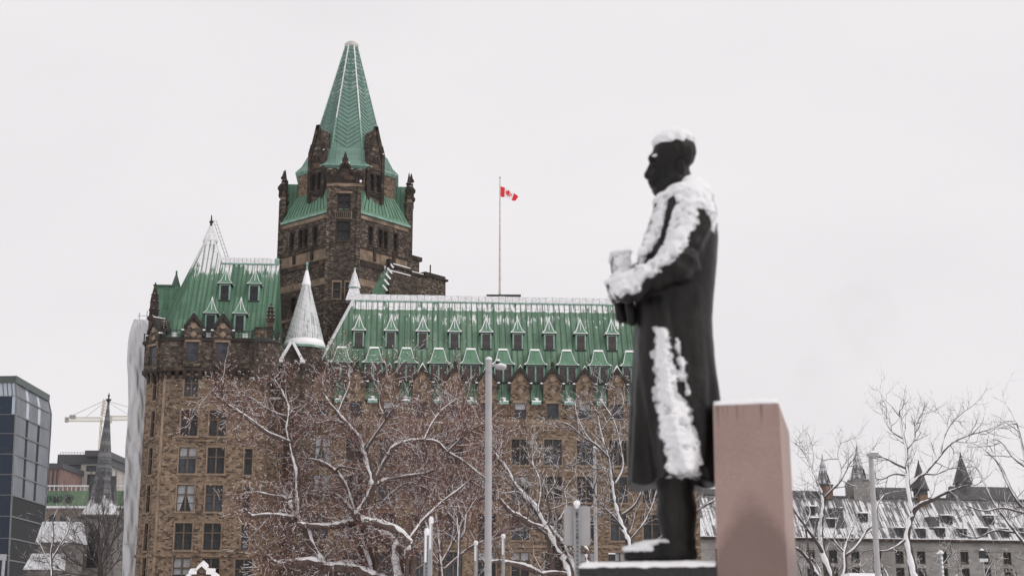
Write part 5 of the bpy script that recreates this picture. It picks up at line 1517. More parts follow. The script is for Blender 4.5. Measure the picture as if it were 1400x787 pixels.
T = Tree(56.0, 8)                   # thicket of upright reddish shoots behind it
T.limb([(608, 800), (604, 760), (600, 720), (596, 690), (598, 650), (594, 610)], .09, .03, .5)
T.limb([(604, 760), (585, 720), (570, 680), (560, 640), (548, 600)], .06, .02, 1.5)
T.limb([(604, 770), (625, 730), (640, 700), (656, 676), (680, 650)], .06, .02, -1.0)
T.limb([(600, 720), (618, 690), (640, 660), (655, 640), (666, 600)], .05, .02, 1.0)
T.limb([(606, 780), (640, 750), (665, 738), (700, 720)], .06, .02, -1.5)
T.limb([(596, 690), (585, 655), (570, 610), (580, 570)], .04, .015, -1.0)
T.limb([(598, 650), (615, 610), (630, 575), (628, 545)], .04, .015, 1.0)
T.sprout(dens=5.5, lens=(1.5, .85, .45), rad=(.019, .0105, .0068), up=.10, t0=.1, dd=(5.5, 6.5), spread=(20, 50), jit=.12, keep=(.75, .28, .05))
T.finish('upright_tree', 'tree with fine upright red brown shoots right of the crab apple', M['bark'], M['twig_red'], fruit=M['fruit'], nf=2500, fsize=.03)

T = Tree(50.0, 21, 1.0, .75)                  # leaning tree right of the lamp post
T.limb([(786, 800), (781, 787), (774, 770), (764, 753), (748, 722), (735, 700), (716, 678), (704, 660), (694, 643), (684, 630), (676, 618)], .19, .055, 0)
T.limb([(796, 800), (790, 787), (780, 762), (766, 740), (751, 724), (745, 717)], .14, .11, .3)
T.limb([(751, 730), (738, 722), (723, 716), (710, 706), (698, 700), (689, 690), (682, 681)], .12, .055, -1.5)
T.limb([(764, 753), (757, 725), (768, 705), (775, 690), (772, 670)], .05, .022, 1.2)
T.limb([(738, 785), (724, 777), (707, 772), (690, 769), (679, 767), (664, 770)], .10, .065, -.8)
T.limb([(781, 787), (760, 783), (738, 785)], .09, .07, -.4)
T.limb([(735, 700), (740, 670), (736, 650), (728, 630), (735, 610)], .04, .018, 1.5)
T.limb([(807, 775), (802, 757), (796, 748), (785, 742), (776, 745)], .11, .08, -.6)
T.limb([(716, 678), (706, 672), (690, 674), (672, 668)], .035, .018, -1.2)
T.limb([(764, 753), (780, 730), (790, 712), (800, 700), (815, 690)], .04, .018, 1.5)
T.limb([(748, 722), (752, 700), (748, 680), (760, 660), (764, 640)], .04, .018, -1.5)
T.sprout(dens=4.2, lens=(1.15, .65, .36), rad=(.022, .011, .007), up=.10, t0=.15, dd=(4.5, 5.2), keep=(.95, .5, .12))
T.finish('bare_tree', 'bare tree leaning left beside the grey lamp post, its limbs capped with snow', M['bark'], M['twig_brown'], group='bare trees under snow')

T = Tree(58.0, 33, 1.0, .85)                  # taller tree close behind the statue
T.limb([(868, 800), (864, 750), (856, 728), (848, 706), (842, 685), (839, 665), (836, 646), (834, 628), (829, 612), (822, 590), (818, 565)], .15, .035, 0)
T.limb([(834, 628), (815, 608), (795, 596), (779, 581), (760, 576)], .05, .02, -1.2)
T.limb([(839, 665), (852, 640), (850, 615), (842, 580), (828, 556), (817, 545)], .05, .02, 1.2)
T.limb([(848, 706), (868, 690), (878, 668), (882, 640), (880, 600)], .06, .02, -1.0)
T.limb([(829, 615), (806, 600), (790, 570), (786, 548)], .04, .016, 1.2)
T.limb([(860, 740), (880, 715), (892, 690), (900, 660)], .05, .02, 1.6)
T.limb([(856, 728), (838, 705), (822, 690), (812, 672), (816, 655)], .045, .02, -1.6)
T.limb([(864, 765), (890, 745), (930, 715), (965, 690), (985, 680)], .07, .03, 1.0)
T.limb([(836, 646), (826, 640), (812, 640), (800, 630), (788, 634)], .035, .015, .5)
T.limb([(822, 590), (836, 570), (852, 555), (850, 535)], .03, .012, -.5)
T.sprout(dens=3.5, lens=(1.3, .72, .40), rad=(.022, .012, .0078), up=.12, t0=.15, dd=(4.0, 4.6), keep=(.95, .5, .12))
T.finish('bare_tree', 'snow plastered bare tree rising directly behind the bronze figure', M['bark_dark'], M['twig_brown'], group='bare trees under snow')

# trees on the right, plastered white on the windward side
T = Tree(62.0, 41, 1.0, .95)
T.limb([(1256, 800), (1251, 787), (1245, 760), (1240, 735), (1244, 712), (1248, 700), (1243, 675), (1240, 644), (1239, 615), (1233, 587), (1230, 562)], .2, .03, 0)
T.limb([(1248, 700), (1258, 690), (1273, 684), (1290, 675), (1305, 669), (1327, 662)], .11, .03, -1.5)
T.limb([(1242, 668), (1252, 656), (1264, 647), (1276, 634), (1286, 622), (1296, 610), (1305, 603), (1330, 593), (1350, 588)], .08, .02, 1.0)
T.limb([(1239, 640), (1225, 634), (1210, 626), (1195, 622), (1192, 616)], .05, .02, -1.0)
T.limb([(1239, 615), (1250, 600), (1252, 580), (1262, 565)], .045, .018, .8)
T.limb([(1286, 622), (1290, 600), (1300, 580), (1318, 562)], .045, .016, 1.0)
T.limb([(1240, 650), (1222, 648), (1205, 655), (1190, 650)], .04, .015, 1.4)
T.limb([(1240, 735), (1228, 745), (1210, 753), (1195, 750)], .06, .025, -1.0)
T.limb([(1236, 600), (1220, 590), (1210, 575), (1206, 565)], .035, .014, 1.0)
T.limb([(1264, 647), (1280, 648), (1300, 640), (1320, 640)], .035, .014, -1.0)
T.sprout(dens=2.7, lens=(1.35, .85, .46), rad=(.022, .013, .0085), up=.14, t0=.25, jit=.15, dd=(2.8, 3.3), keep=(.8, .35, .08))
T.finish('bare_tree', 'tall bare tree, snow whitened trunk forking, right of the grey pole', M['bark_dark'], M['twig_grey'], group='bare trees under snow')
T = Tree(68.0, 52, 1.0, .95)
T.limb([(1142, 800), (1138, 787), (1126, 757), (1122, 728), (1124, 704), (1126, 690), (1124, 674)], .18, .08, 0)
T.limb([(1125, 676), (1117, 656), (1110, 640), (1102, 622), (1094, 612), (1088, 605)], .07, .02, 1)
T.limb([(1126, 682), (1135, 672), (1148, 659), (1156, 645), (1164, 630)], .06, .02, -1)
T.limb([(1126, 757), (1116, 740), (1101, 719), (1090, 704), (1082, 692)], .09, .04, -1.5)
T.limb([(1150, 800), (1155, 775), (1154, 755), (1160, 735), (1166, 720)], .09, .04, 1.5)
T.limb([(1156, 760), (1172, 745), (1185, 725), (1196, 715), (1200, 690), (1210, 675)], .07, .03, 1.2)
T.limb([(1120, 790), (1105, 765), (1090, 750), (1075, 745)], .09, .05, -1)
T.limb([(1110, 640), (1112, 622), (1108, 605)], .035, .015, .5)
T.limb([(1148, 659), (1150, 640), (1145, 620), (1150, 605)], .035, .015, .5)
T.limb([(1101, 719), (1108, 700), (1103, 685), (1098, 672)], .04, .02, .6)
T.limb([(1154, 755), (1140, 735), (1145, 712), (1150, 700)], .04, .02, -.6)
T.sprout(dens=2.8, lens=(1.25, .8, .42), rad=(.022, .013, .0085), up=.14, t0=.25, jit=.15, dd=(2.7, 3.2), keep=(.9, .45, .12))
T.finish('bare_tree', 'low branching bare tree with white limbs just right of the pink granite block', M['bark_dark'], M['twig_grey'], group='bare trees under snow')
T = Tree(54.0, 63, 1.0, .75)
T.limb([(1440, 800), (1420, 770), (1400, 742), (1380, 716), (1361, 690), (1348, 664), (1336, 640)], .09, .02, 0)
T.limb([(1470, 800), (1440, 740), (1415, 705), (1395, 690), (1378, 660), (1366, 634), (1350, 618)], .12, .03, 1.0)
T.limb([(1440, 740), (1425, 690), (1405, 640), (1396, 600), (1390, 578)], .08, .02, -1.0)
T.limb([(1415, 705), (1395, 700), (1370, 694), (1345, 698), (1320, 690)], .05, .018, -1.5)
T.limb([(1420, 730), (1390, 728), (1360, 725), (1335, 735), (1310, 728)], .05, .018, 1.5)
T.limb([(1405, 640), (1385, 625), (1370, 605), (1358, 600)], .04, .015, 1.0)
T.sprout(dens=2.0, lens=(1.4, .8, .42), rad=(.020, .011, .007), up=.08, t0=.12, jit=.15, dd=(2.7, 3.0), keep=(.75, .3, .08))
T.finish('bare_tree', 'dark bare tree reaching in from the right edge of the picture', M['bark_dark'], M['twig_grey'], group='bare trees under snow')
# thin bare tree before the church, sapling by the lamp post
T = Tree(150.0, 71, .28)
T.limb([(140, 810), (138, 770), (134, 735), (136, 715)], .22, .06, 0)
for pts in ([(138, 780), (124, 760), (112, 742), (104, 728)], [(138, 775), (150, 750), (158, 725), (164, 700)], [(138, 785), (116, 775), (98, 765), (84, 752)], [(136, 750), (128, 728), (122, 712)], [(138, 760), (146, 735), (150, 710)], [(140, 790), (158, 770), (168, 750)], [(136, 790), (112, 786), (92, 782), (70, 770)]):
    T.limb(pts, .085, .035)
T.sprout(dens=1.9, lens=(4.0, 2.1, 1.1), rad=(.046, .032, .023), up=.08, t0=.15, seg=(.6, .4, .3), dd=(1.7, 2.0), jit=.09, spread=(15, 42), keep=(.8, .5, .2))
T.finish('bare_tree', 'dark bare tree with fine upswept twigs in front of the church tower', M['bark_dark'], M['twig_grey'], group='bare trees under snow')
T = Tree(140.0, 72, .8)
T.limb([(72, 810), (71, 780), (70, 755), (73, 735), (72, 712)], .14, .05, 0)
T.limb([(71, 775), (60, 755), (54, 740)], .09, .04); T.limb([(71, 765), (82, 745), (92, 728), (96, 712)], .09, .04); T.limb([(72, 735), (64, 720), (60, 708)], .06, .03)
T.sprout(dens=1.0, lens=(2.2, 1.2, .7), rad=(.045, .03, .022), up=.12, t0=.2, seg=(.5, .4, .3), dd=(1.2, 1.6), keep=(.7, .4, .15))
T.finish('bare_tree', 'small bare tree in front of the snowy roofed hall beside the glass office', M['bark_dark'], M['twig_grey'], group='bare trees under snow')
T = Tree(36.0, 73)
T.limb([(627, 800), (627, 770), (628, 740), (629, 722)], .035, .025, 0)
T.limb([(629, 738), (626, 722), (625, 706)], .016, .008, .2); T.limb([(629, 736), (635, 728), (636, 716), (638, 700)], .018, .008, -.2)
T.sprout(dens=1.5, lens=(.4, .2, .1), rad=(.008, .006, .004), t0=.5, dd=(3, 3), spread=(20, 40))
T.finish('sapling', 'thin forked sapling between the signposts and the grey lamp post', M['bark_dark'], M['twig_brown'])
# hedge of bare shrubs low in front of the courthouse
T = Tree(74.0, 74)
for i in range(16):
    x = 1095 + i*21 + T.r.uniform(-8, 8); y = T.r.uniform(752, 782)
    T.limb([(x, 805), (x + T.r.uniform(-6, 6), (805+y)/2), (x + T.r.uniform(-14, 14), y)], .05, .02)
T.sprout(dens=3.2, lens=(.8, .45, .28), rad=(.017, .011, .009), t0=.2, dd=(3.5, 4), keep=(.8, .6, .3))
t = T.finish('bare_shrub', 'tangle of bare snow dusted shrubs along the foot of the courthouse wall', M['bark_dark'], M['twig_brown'])
t['category'] = 'shrubs'; t['kind'] = 'stuff'
# ------------------------------------------------------------------ street furniture
def lamp(name, label, px, pyt, Y, r0, r1, arm=None, fixture=True):
    p = at(px, pyt, Y)
    t = thing(name, label, 'lamp post', (p.x, Y, 0), 0, 'grey lamp posts')
    mb = MB(); mb.tube([(0, 0, 0), (0, 0, p.z*.5), (0, 0, p.z)], [r0, (r0+r1)/2, r1], 16); mb.lathe([(r0*1.7, 0), (r0*1.7, .06), (r0*1.05, .2)], 16)
    mb.build('post', M['grey_paint'], t, smooth=False)
    mb = MB()
    for zz in (p.z-.42, p.z*.62, p.z*.35): rr_ = r0 + (r1-r0)*zz/p.z; mb.lathe([(rr_+.004, zz), (rr_+.004, zz+.05)], 16, cap=(True, True))
    mb.build('band', M['galv'], t)
    mb = MB(); mb.lathe([(r1*1.02, p.z-.005), (r1*.98, p.z+.05), (r1*.4, p.z+.085)], 12); mb.build('snow_cap', M['snow'], t)
    return t, p.z
s_ = 42/1905
t, H = lamp('lamp_post', 'tall grey lamp post with a snow topped cobra head against the green roofs', 668.3, 491.5, 42.0, .105, .098)
mb = MB(); mb.tube([(.09, 0, H-.19), (.22, 0, H-.17)], .035, 8); mb.build('arm', M['grey_paint'], t)
def head(x0, x1, z, w_):
    mb = MB(); n = 10; rings = []
    for i in range(n+1):
        u = i/n; x = x0 + (x1-x0)*u
        ww = w_*(.55 + .45*math.sin(min(1, u*1.25)*math.pi*.62))*(1 if u < .85 else 1-(u-.85)*3.4); hh = .085*(.75+.35*math.sin(u*math.pi))*(1 if u < .9 else .7)
        rings.append([(x, ww*math.cos(2*math.pi*k/12), z + hh*math.sin(2*math.pi*k/12)*(1.0 if math.sin(2*math.pi*k/12) > 0 else .8) - .03*u) for k in range(12)])
    mb.loft([r_[::-1] for r_ in rings] if False else rings); return mb
o = head(.18, .53, H-.22, .13).build('lamp_head', M['grey_paint'], t, smooth=True)
mb = MB(); mb.lathe([(.06, H-.14), (.065, H-.05), (.04, H-.03)], 10, (.27, 0)); mb.build('photocell', M['iron'], o)
mb = MB(); mb.lathe([(.07, H-.05), (.068, H-.01), (.03, H+.02)], 10, (.27, 0)); rr = []
for i in range(9):
    u = i/8; x = .2 + .33*u; w2 = .1*math.sin(math.pi*(.12+.76*u)); rr.append([(x, w2*math.cos(R(k*30)), H-.20-.03*u + (.09 if 0 < k*30 < 180 else .0)*math.sin(R(k*30))*math.sin(math.pi*(.15+.7*u))+.02) for k in range(12)])
mb.loft(rr); mb.build('snow', M['snow'], o, smooth=True)
mb = MB(); mb.lathe([(.07, H-.30), (.11, H-.27)], 12, (.4, 0)); mb.build('lens', M['blind'], o)
t, H = lamp('lamp_post', 'slim grey lamp post with a short arm left of the bronze figure', 812.7, 612, 66.0, .085, .075)
mb = MB(); mb.tube([(.07, 0, H-.1), (.45, 0, H-.08)], [.05, .04], 8); mb.box(.35, .68, -.1, .1, H-.16, H-.05); mb.build('lamp_head', M['grey_paint'], t)
mb = MB(); mb.box(.08, .66, -.08, .08, H-.047, H+.0); mb.build('snow', M['snow'], t)
t, H = lamp('lamp_post', 'grey lamp post seen end on in front of the courthouse roof', 1190.5, 622, 50.0, .115, .085)
mb = MB(); mb.loft([[(-.1, -.5, H-.06), (.12, -.5, H-.06), (.12, .1, H-.06), (-.1, .1, H-.06)], [(-.12, -.55, H+.03), (.14, -.55, H+.03), (.14, .1, H+.06), (-.12, .1, H+.06)]]); mb.build('lamp_head', M['grey_paint'], t)
mb = MB(); mb.loft([[(-.12, -.55, H+.033), (.14, -.55, H+.033), (.14, .1, H+.063), (-.12, .1, H+.063)], [(-.08, -.45, H+.1), (.1, -.45, H+.1), (.1, .05, H+.12), (-.08, .05, H+.12)]]); mb.build('snow', M['snow'], t)

def upost(h, w_=.055):             # perforated U-channel sign post, opening towards -Y
    mb = MB(); k = w_/2
    mb.box(-k, k, .012, .018, 0, h); mb.box(-k, -k+.006, -.012, .0115, 0, h); mb.box(k-.006, k, -.012, .0115, 0, h)
    mb.box(-k-.008, -k-.0005, -.014, -.008, 0, h); mb.box(k+.0005, k+.008, -.014, -.008, 0, h)
    for i in range(int(h/.05)): mb.lathe([(.008, 0), (.008, .003)], 6, (0, 0), 1) if False else mb.box(-.008, .008, .0095, .0118, .03+i*.05, .046+i*.05, 1)
    return mb
Y = 17.0
p = at(788.5, 689, Y)
t = thing('road_sign', 'back of a plain grey road sign on a perforated steel post', 'sign', (p.x, Y, 0))
upost(p.z, .055).build('post', [M['galv'], M['iron']], t)
za_, zb_ = at(788, 745, Y).z, at(788, 691, Y).z
a, b = at(771, 700, Y).x - p.x, at(807, 700, Y).x - p.x
mb = MB(); r_ = .035; pts = []
for cx, cz, a0 in ((b-r_, zb_-r_, 0), (a+r_, zb_-r_, 90), (a+r_, za_+r_, 180), (b-r_, za_+r_, 270)):
    for k in range(5): pts.append((cx + r_*math.cos(R(a0+k*22.5)), cz + r_*math.sin(R(a0+k*22.5))))
mb.loft([[(x, .024, z) for x, z in pts], [(x, .021, z) for x, z in pts]]); mb.build('plate', plain('bare aluminium back', (.37, .355, .355), .55, .1, .05, 6), t)
mb = MB(); 
for z in (za_+.1, zb_-.1): mb.ball((0, .005, z), .011, 6)
mb.build('bolt', M['iron'], t)
mb = MB(); mb.ball((0, .0, p.z+.01), .043, 10, sz=.9); mb.box(-.02, .02, -.02, .01, p.z-.05, p.z); mb.build('snow_cap', M['snow'], t, smooth=True)
def post(label, px, pyt, Y, w_, dark=False, kind='u'):
    p = at(px, pyt, Y); t = thing('signpost', label, 'signpost', (p.x, Y, 0), 0, 'signposts')
    if kind == 'u': upost(p.z, w_).build('post', [M['galv'] if not dark else M['iron'], M['iron']], t)
    else:
        mb = MB(); mb.tube([(0, 0, 0), (0, 0, p.z)], w_/2, 12); mb.build('post', M['galv'] if not dark else M['iron'], t)
    mb = MB(); mb.lathe([(w_*.62, p.z-.02), (w_*.7, p.z+.03), (w_*.4, p.z+.07)], 10); mb.bar((-.01, -w_*.45, p.z-.35), (-.01, -w_*.4, p.z), w_*.5, .012); mb.build('snow_cap', M['snow'], t)
post('shorter of two empty steel signposts standing close together', 583.5, 729, 18.0, .05)
post('taller of two empty steel signposts standing close together', 589.5, 713, 18.6, .045, kind='t')
post('thin post with a snowy top just left of the tall grey lamp post', 650.5, 743, 30.0, .07, False, 't')
post('thin post with a snowy top just right of the tall grey lamp post', 688, 734, 30.0, .07, False, 't')
# small dark signs
p = at(836.5, 757, 70)
t = thing('small_sign', 'small black sign behind the left end of the statue base', 'sign', (p.x, 70, 0))
s_ = 70/1905; w_ = 9*s_; h_ = 9*s_
mb = MB(); mb.box(-w_/2, w_/2, -.03, .03, p.z-h_, p.z, 0); mb.box(-w_/2-.03, w_/2+.03, -.02, .025, p.z-h_-.03, p.z-h_); mb.build('board', M['iron'], t)
mb = MB(); mb.box(-w_/2, w_/2, -.05, .05, p.z, p.z+.06); mb.build('snow', M['snow'], t)
mb = MB(); mb.tube([(0, .05, 0), (0, .05, p.z-.1)], .04, 8); mb.build('post', M['galv'], t)
p = at(1342.5, 752, 70)
t = thing('hanging_sign', 'black sign with a white strip below it in front of the courthouse windows', 'sign', (p.x, 70, 0))
mb = MB(); w_ = 8.5*s_; zt_ = p.z; mb.box(-w_/2, w_/2, -.04, .04, zt_-10*s_, zt_); mb.build('board', M['iron'], t)
mb = MB(); mb.box(-w_/2+.02, w_/2+.1, -.03, .03, zt_-14.5*s_, zt_-10.3*s_); mb.build('strip', plain('white sign strip', (.62, .62, .63), .6), t)
mb = MB(); mb.lathe([(w_*.42, zt_), (w_*.3, zt_+.05), (.02, zt_+.1)], 8); mb.build('snow', M['snow'], t)
mb = MB(); mb.tube([(.05, .08, 0), (.05, .08, zt_-.1)], .04, 8); mb.build('post', M['galv'], t)
p = at(1286, 755, 40)
t = thing('signpost', 'grey post streaked with snow between the courthouse windows', 'signpost', (p.x, 40, 0), 0, 'signposts')
mb = MB(); mb.tube([(0, 0, 0), (0, 0, p.z)], .05, 10); mb.build('post', M['galv'], t)
mb = MB(); mb.lathe([(.06, p.z-.02), (.065, p.z+.04), (.03, p.z+.07)], 10); mb.bar((-.1, 0, p.z-.01), (.08, 0, p.z+.0), .06, .05)
for k in range(6): mb.ball((.015, -.045, p.z-.15-k*.12), .03, 6, sz=1.6)
mb.build('snow', M['snow'], t)
p = at(6, 757, 90)
t = thing('signpost', 'thin grey post in front of the glass office at the left edge', 'signpost', (p.x, 90, 0), 0, 'signposts')
mb = MB(); mb.tube([(0, 0, 0), (0, 0, p.z)], .1, 8); mb.build('post', M['galv'], t)
mb = MB(); mb.box(-.25, .12, -.1, .1, p.z-.35, p.z); mb.build('lamp_box', M['galv'], t)
# snow topped shelter roof low behind the granite block
a, b = at(1155, 783.5, 60), at(1199, 783.5, 60)
t = thing('shelter', 'flat shelter roof thick with snow at the foot of the end on lamp post', 'shelter', ((a.x+b.x)/2, 60, 0))
hw = (b.x-a.x)/2
mb = MB(); mb.box(-hw, hw, -.8, .8, a.z-.35, a.z-.2); mb.build('roof', M['iron'], t)
mb = MB(); mb.loft([[(-hw*1.02, -.85, a.z-.2), (hw*1.02, -.85, a.z-.2), (hw*1.02, .85, a.z-.2), (-hw*1.02, .85, a.z-.2)], [(-hw*.97, -.75, a.z), (hw*.97, -.75, a.z-.02), (hw*.97, .75, a.z), (-hw*.97, .75, a.z)]]); mb.build('snow', M['snow'], t)
for s in (-1, 1):
    for q in (-1, 1): mb = MB(); mb.box(s*hw*.94-.04, s*hw*.94+.04, q*.7-.04, q*.7+.04, 0, a.z-.35); mb.build('leg', M['galv'], t)
mb = MB(); mb.box(-hw*.9, hw*.9, .68, .7, .4, a.z-.5); mb.build('back_pane', M['cglass'], t)
# ------------------------------------------------------------------ granite block and base slab
YAW = R(13.5)
e1 = Vector((math.cos(YAW), -math.sin(YAW), 0)); e2 = Vector((math.sin(YAW), math.cos(YAW), 0))
cor = at(1064.5, 549, 9.6); bot = at(1076, 787, 9.6)
BW, BD = .446, 1.46
m = NT('pink granite')
o = m.tc.outputs['Object']
sp_ = m.noise(o, 170.0, 3, .8); v = m.n('ShaderNodeTexVoronoi'); m.l(o, v.inputs['Vector']); v.inputs['Scale'].default_value = 210.0
c = m.mix(m.mapr(sp_, .35, .68), (.275, .182, .158), (.42, .298, .263))
c = m.mix(m.mapr(v.outputs['Distance'], .12, .02, 0, .4), c, (.13, .09, .08))
c = m.mix(m.mapr(m.noise(o, 1.6, 4, .6), .35, .7, 0, .35), c, (.235, .155, .134))
x_, y_, z_ = m.sep(o)
# damp rising from the foot with an arched upper edge, and a few drips under the snow
arch = m.math('ADD', z_, m.math('MULTIPLY', m.math('POWER', m.math('ABSOLUTE', m.math('ADD', x_, .21)), 2.0), 5.5))
arch = m.math('ADD', arch, m.math('MULTIPLY', m.noise(o, 3.2, 5, .65), .42)); arch = m.math('SUBTRACT', arch, .18)
zfoot = at(1030, 690, 9.6).z
damp = m.mapr(arch, zfoot - .06, zfoot + .16, .62, 0)
drip = m.mapr(m.noise(m.map('Object', (30, 30, 1.0)), 1.0, 4), .50, .66, 0, .9)
drip = m.math('MULTIPLY', drip, m.mapr(z_, cor.z - .20, cor.z - .01, 0, .85))
c = m.mix(m.math('MAXIMUM', damp, drip), c, (.125, .080, .069))
m.bump(sp_, .15, .004)
M['granite'] = m.fin(c, .55, 0, .4)
t = thing('granite_block', 'tall pink granite block with snow on its top beside the bronze figure', 'granite block', (cor.x, 9.6, 0), -YAW)
mb = MB()
BZ = cor.z
ring_ = lambda g_, z: [(-BW-g_, 0-g_, z), (0+g_, 0-g_, z), (0+g_, BD+g_, z), (-BW-g_, BD+g_, z)]
mb.loft([ring_(.012, 0), ring_(.012, BZ-1.4), ring_(0, BZ-.012), ring_(-.012, BZ)])
bo = mb.build('block', M['granite'], t)
mb = MB()
rs = random.Random(4); n = 36
def sring(k, z, am):
    out = []
    for i in range(n):
        u = i/n*4; s_ = int(u); f = u - s_
        c4 = [(-BW, 0), (0, 0), (0, BD), (-BW, BD)]
        a, b = c4[s_], c4[(s_+1) % 4]
        x, y = a[0]+(b[0]-a[0])*f, a[1]+(b[1]-a[1])*f
        cx, cy = -BW/2, BD/2
        out.append((cx+(x-cx)*k, cy+(y-cy)*(1-(1-k)*.35), z + rs.uniform(-am, am)))
    return out
mb.loft([sring(.985, BZ-.012, .004), sring(.985, BZ+.010, .004), sring(.94, BZ+.026, .005), sring(.6, BZ+.034, .004)]); mb.build('snow', M['snow'], t, smooth=True)

ZP = at(900, 771, 9.75).z           # top of the dark base slab
LX = -1.395
t = thing('granite_slab', 'low black granite slab under the bronze figure, edged with snow', 'stone slab', (cor.x, 9.6, 0), -YAW)
m = NT('black granite'); o = m.tc.outputs['Object']
M['blackgranite'] = m.fin(m.mix(m.mapr(m.noise(o, 60, 3, .7), .4, .7), (.012, .012, .013), (.035, .034, .034)), .4, 0, .4)
SY0, SY1 = -.02, 1.2
mb = MB(); x0, x1 = LX, -BW-.015
rg = lambda g_, z: [(x0+g_, SY0+g_, z), (x1, SY0+g_, z), (x1, SY1, z), (x0+g_, SY1, z)]
mb.loft([rg(0, 0), rg(0, ZP-.02), rg(.012, ZP-.006)]); mb.build('slab', M['blackgranite'], t)
mb = MB(); NX, NY = 60, 34
top, botv = [], []
rs = random.Random(9)
hmap = np.array([[rs.random() for _ in range(NY+2)] for _ in range(NX+2)])
for _ in range(2): hmap = (hmap + np.roll(hmap, 1, 0) + np.roll(hmap, -1, 0) + np.roll(hmap, 1, 1) + np.roll(hmap, -1, 1))/5
vs, fs = [], []
for i in range(NX+1):
    for j in range(NY+1):
        x = x0 + .002 + (x1-x0-.004)*i/NX; y = SY0 + .002 + (SY1-SY0-.004)*j/NY
        e = min(i/2.5, j/2.5, 1.0); e = math.sqrt(max(0, 1-(1-e)**2))
        lip = -.012 if (j == 0 or i == 0) else 0
        vs.append((x - (.006*(1-e) if i == 0 else 0), y - (.008 if j == 0 else 0), ZP - .004 + lip*hmap[i, j]*2 + (.020 + .022*hmap[i, j])*e))
for i in range(NX):
    for j in range(NY): a = i*(NY+1)+j; fs.append((a, a+NY+1, a+NY+2, a+1))
mb.add(vs, fs); mb.build('snow', M['snow'], t, smooth=True)

# ------------------------------------------------------------------ bronze figure in a long overcoat: a distance field meshed as one skin, the snow as a second one
YS = 10.1
H_ = .0085
def P(px, py, dy=0.0):
    v = at(px, py, YS + dy); return np.array([v.x, YS + dy, v.z])
lo = np.array([P(818, 400)[0], YS-.66, ZP-.004]); hi = np.array([P(996, 400)[0], YS+.60, P(900, 174)[2]])
shape = np.ceil((hi-lo)/H_).astype(int)
ax = [lo[i] + H_*np.arange(shape[i]) for i in range(3)]
X = ax[0][:, None, None].astype(np.float32); Y_ = ax[1][None, :, None].astype(np.float32); Z = ax[2][None, None, :].astype(np.float32)
f32 = np.float32
def cap(a, b, ra, rb):
    a, b = np.asarray(a, f32), np.asarray(b, f32); d = b-a; L2 = float(d@d)
    t_ = np.clip(((X-a[0])*d[0] + (Y_-a[1])*d[1] + (Z-a[2])*d[2])/L2, 0, 1)
    return np.sqrt((X-a[0]-d[0]*t_)**2 + (Y_-a[1]-d[1]*t_)**2 + (Z-a[2]-d[2]*t_)**2) - (ra + (rb-ra)*t_)
def ell(c, r, rotz=0.0, roty=0.0):
    dx, dy, dz = X-f32(c[0]), Y_-f32(c[1]), Z-f32(c[2])
    if roty: ca_, sa_ = math.cos(roty), math.sin(roty); dx, dz = dx*ca_ - dz*sa_, dx*sa_ + dz*ca_
    k0 = np.sqrt((dx/r[0])**2 + (dy/r[1])**2 + (dz/r[2])**2)
    return (k0 - 1)*min(r)
def box_(c, h, roty=0.0, rotz=0.0, r=.01):
    dx, dy, dz = X-f32(c[0]), Y_-f32(c[1]), Z-f32(c[2])
    if roty: ca_, sa_ = math.cos(roty), math.sin(roty); dx, dz = dx*ca_ - dz*sa_, dx*sa_ + dz*ca_
    q = [np.abs(d_) - (k_-r) for d_, k_ in zip((dx, dy, dz), h)]
    return np.sqrt(sum(np.maximum(v_, 0)**2 for v_ in q)) + np.minimum(np.maximum(np.maximum(q[0], q[1]), q[2]), 0) - r
def smin(a, b, k):
    h = np.clip(.5 + .5*(b-a)/k, 0, 1)
    return b + (a-b)*h - k*h*(1-h)
def smax(a, b, k): return -smin(-a, -b, k)
def interp(z, rows, col):
    zz = [r_[0] for r_ in rows]; vv = [r_[col] for r_ in rows]
    o_ = np.argsort(zz); return np.interp(z, np.array(zz)[o_], np.array(vv)[o_]).astype(f32)
def sm(x, a, b):
    t_ = np.clip((x-a)/(b-a), 0, 1); return t_*t_*(3-2*t_)
# coat, by level: front edge, back edge, half depth
rows_ = []
for py, L_, R__, hd in ((250, 926, 950, .12), (260, 915, 961, .20), (270, 906, 967, .29), (284, 897, 973.5, .36), (302, 889, 977.5, .385), (330, 880, 979.5, .38), (360, 873, 978.5, .365), (400, 869, 975, .345), (440, 867.5, 972, .34),
                        (490, 866, 974.5, .35), (540, 863, 980.5, .365), (570, 861.5, 982.5, .375), (600, 860, 982, .385), (650, 857.5, 979, .40), (672, 857, 977.5, .405)):
    a, b = P(L_, py), P(R__, py); rows_.append((a[2], a[0], b[0], hd))
zc = Z[0, 0, :]
xl, xr, hd = (interp(zc, rows_, i)[None, None, :] for i in (1, 2, 3))
cx, rx = (xl+xr)/2, (xr-xl)/2
zh = P(900, 664)[2]; zt0 = P(900, 430)[2]
low = sm(-Z, -zt0, -zh)             # 0 at the waist, 1 at the hem
th = np.arctan2((Y_-YS)/hd, (X-cx)/rx)
fold = .050*np.sin(th*5 + 1.0 + Z*.6) + .045*np.sin(th*9 + 2.2 - Z*.9) + .026*np.sin(th*15 + Z*1.3)
near = (Y_ < YS).astype(f32)
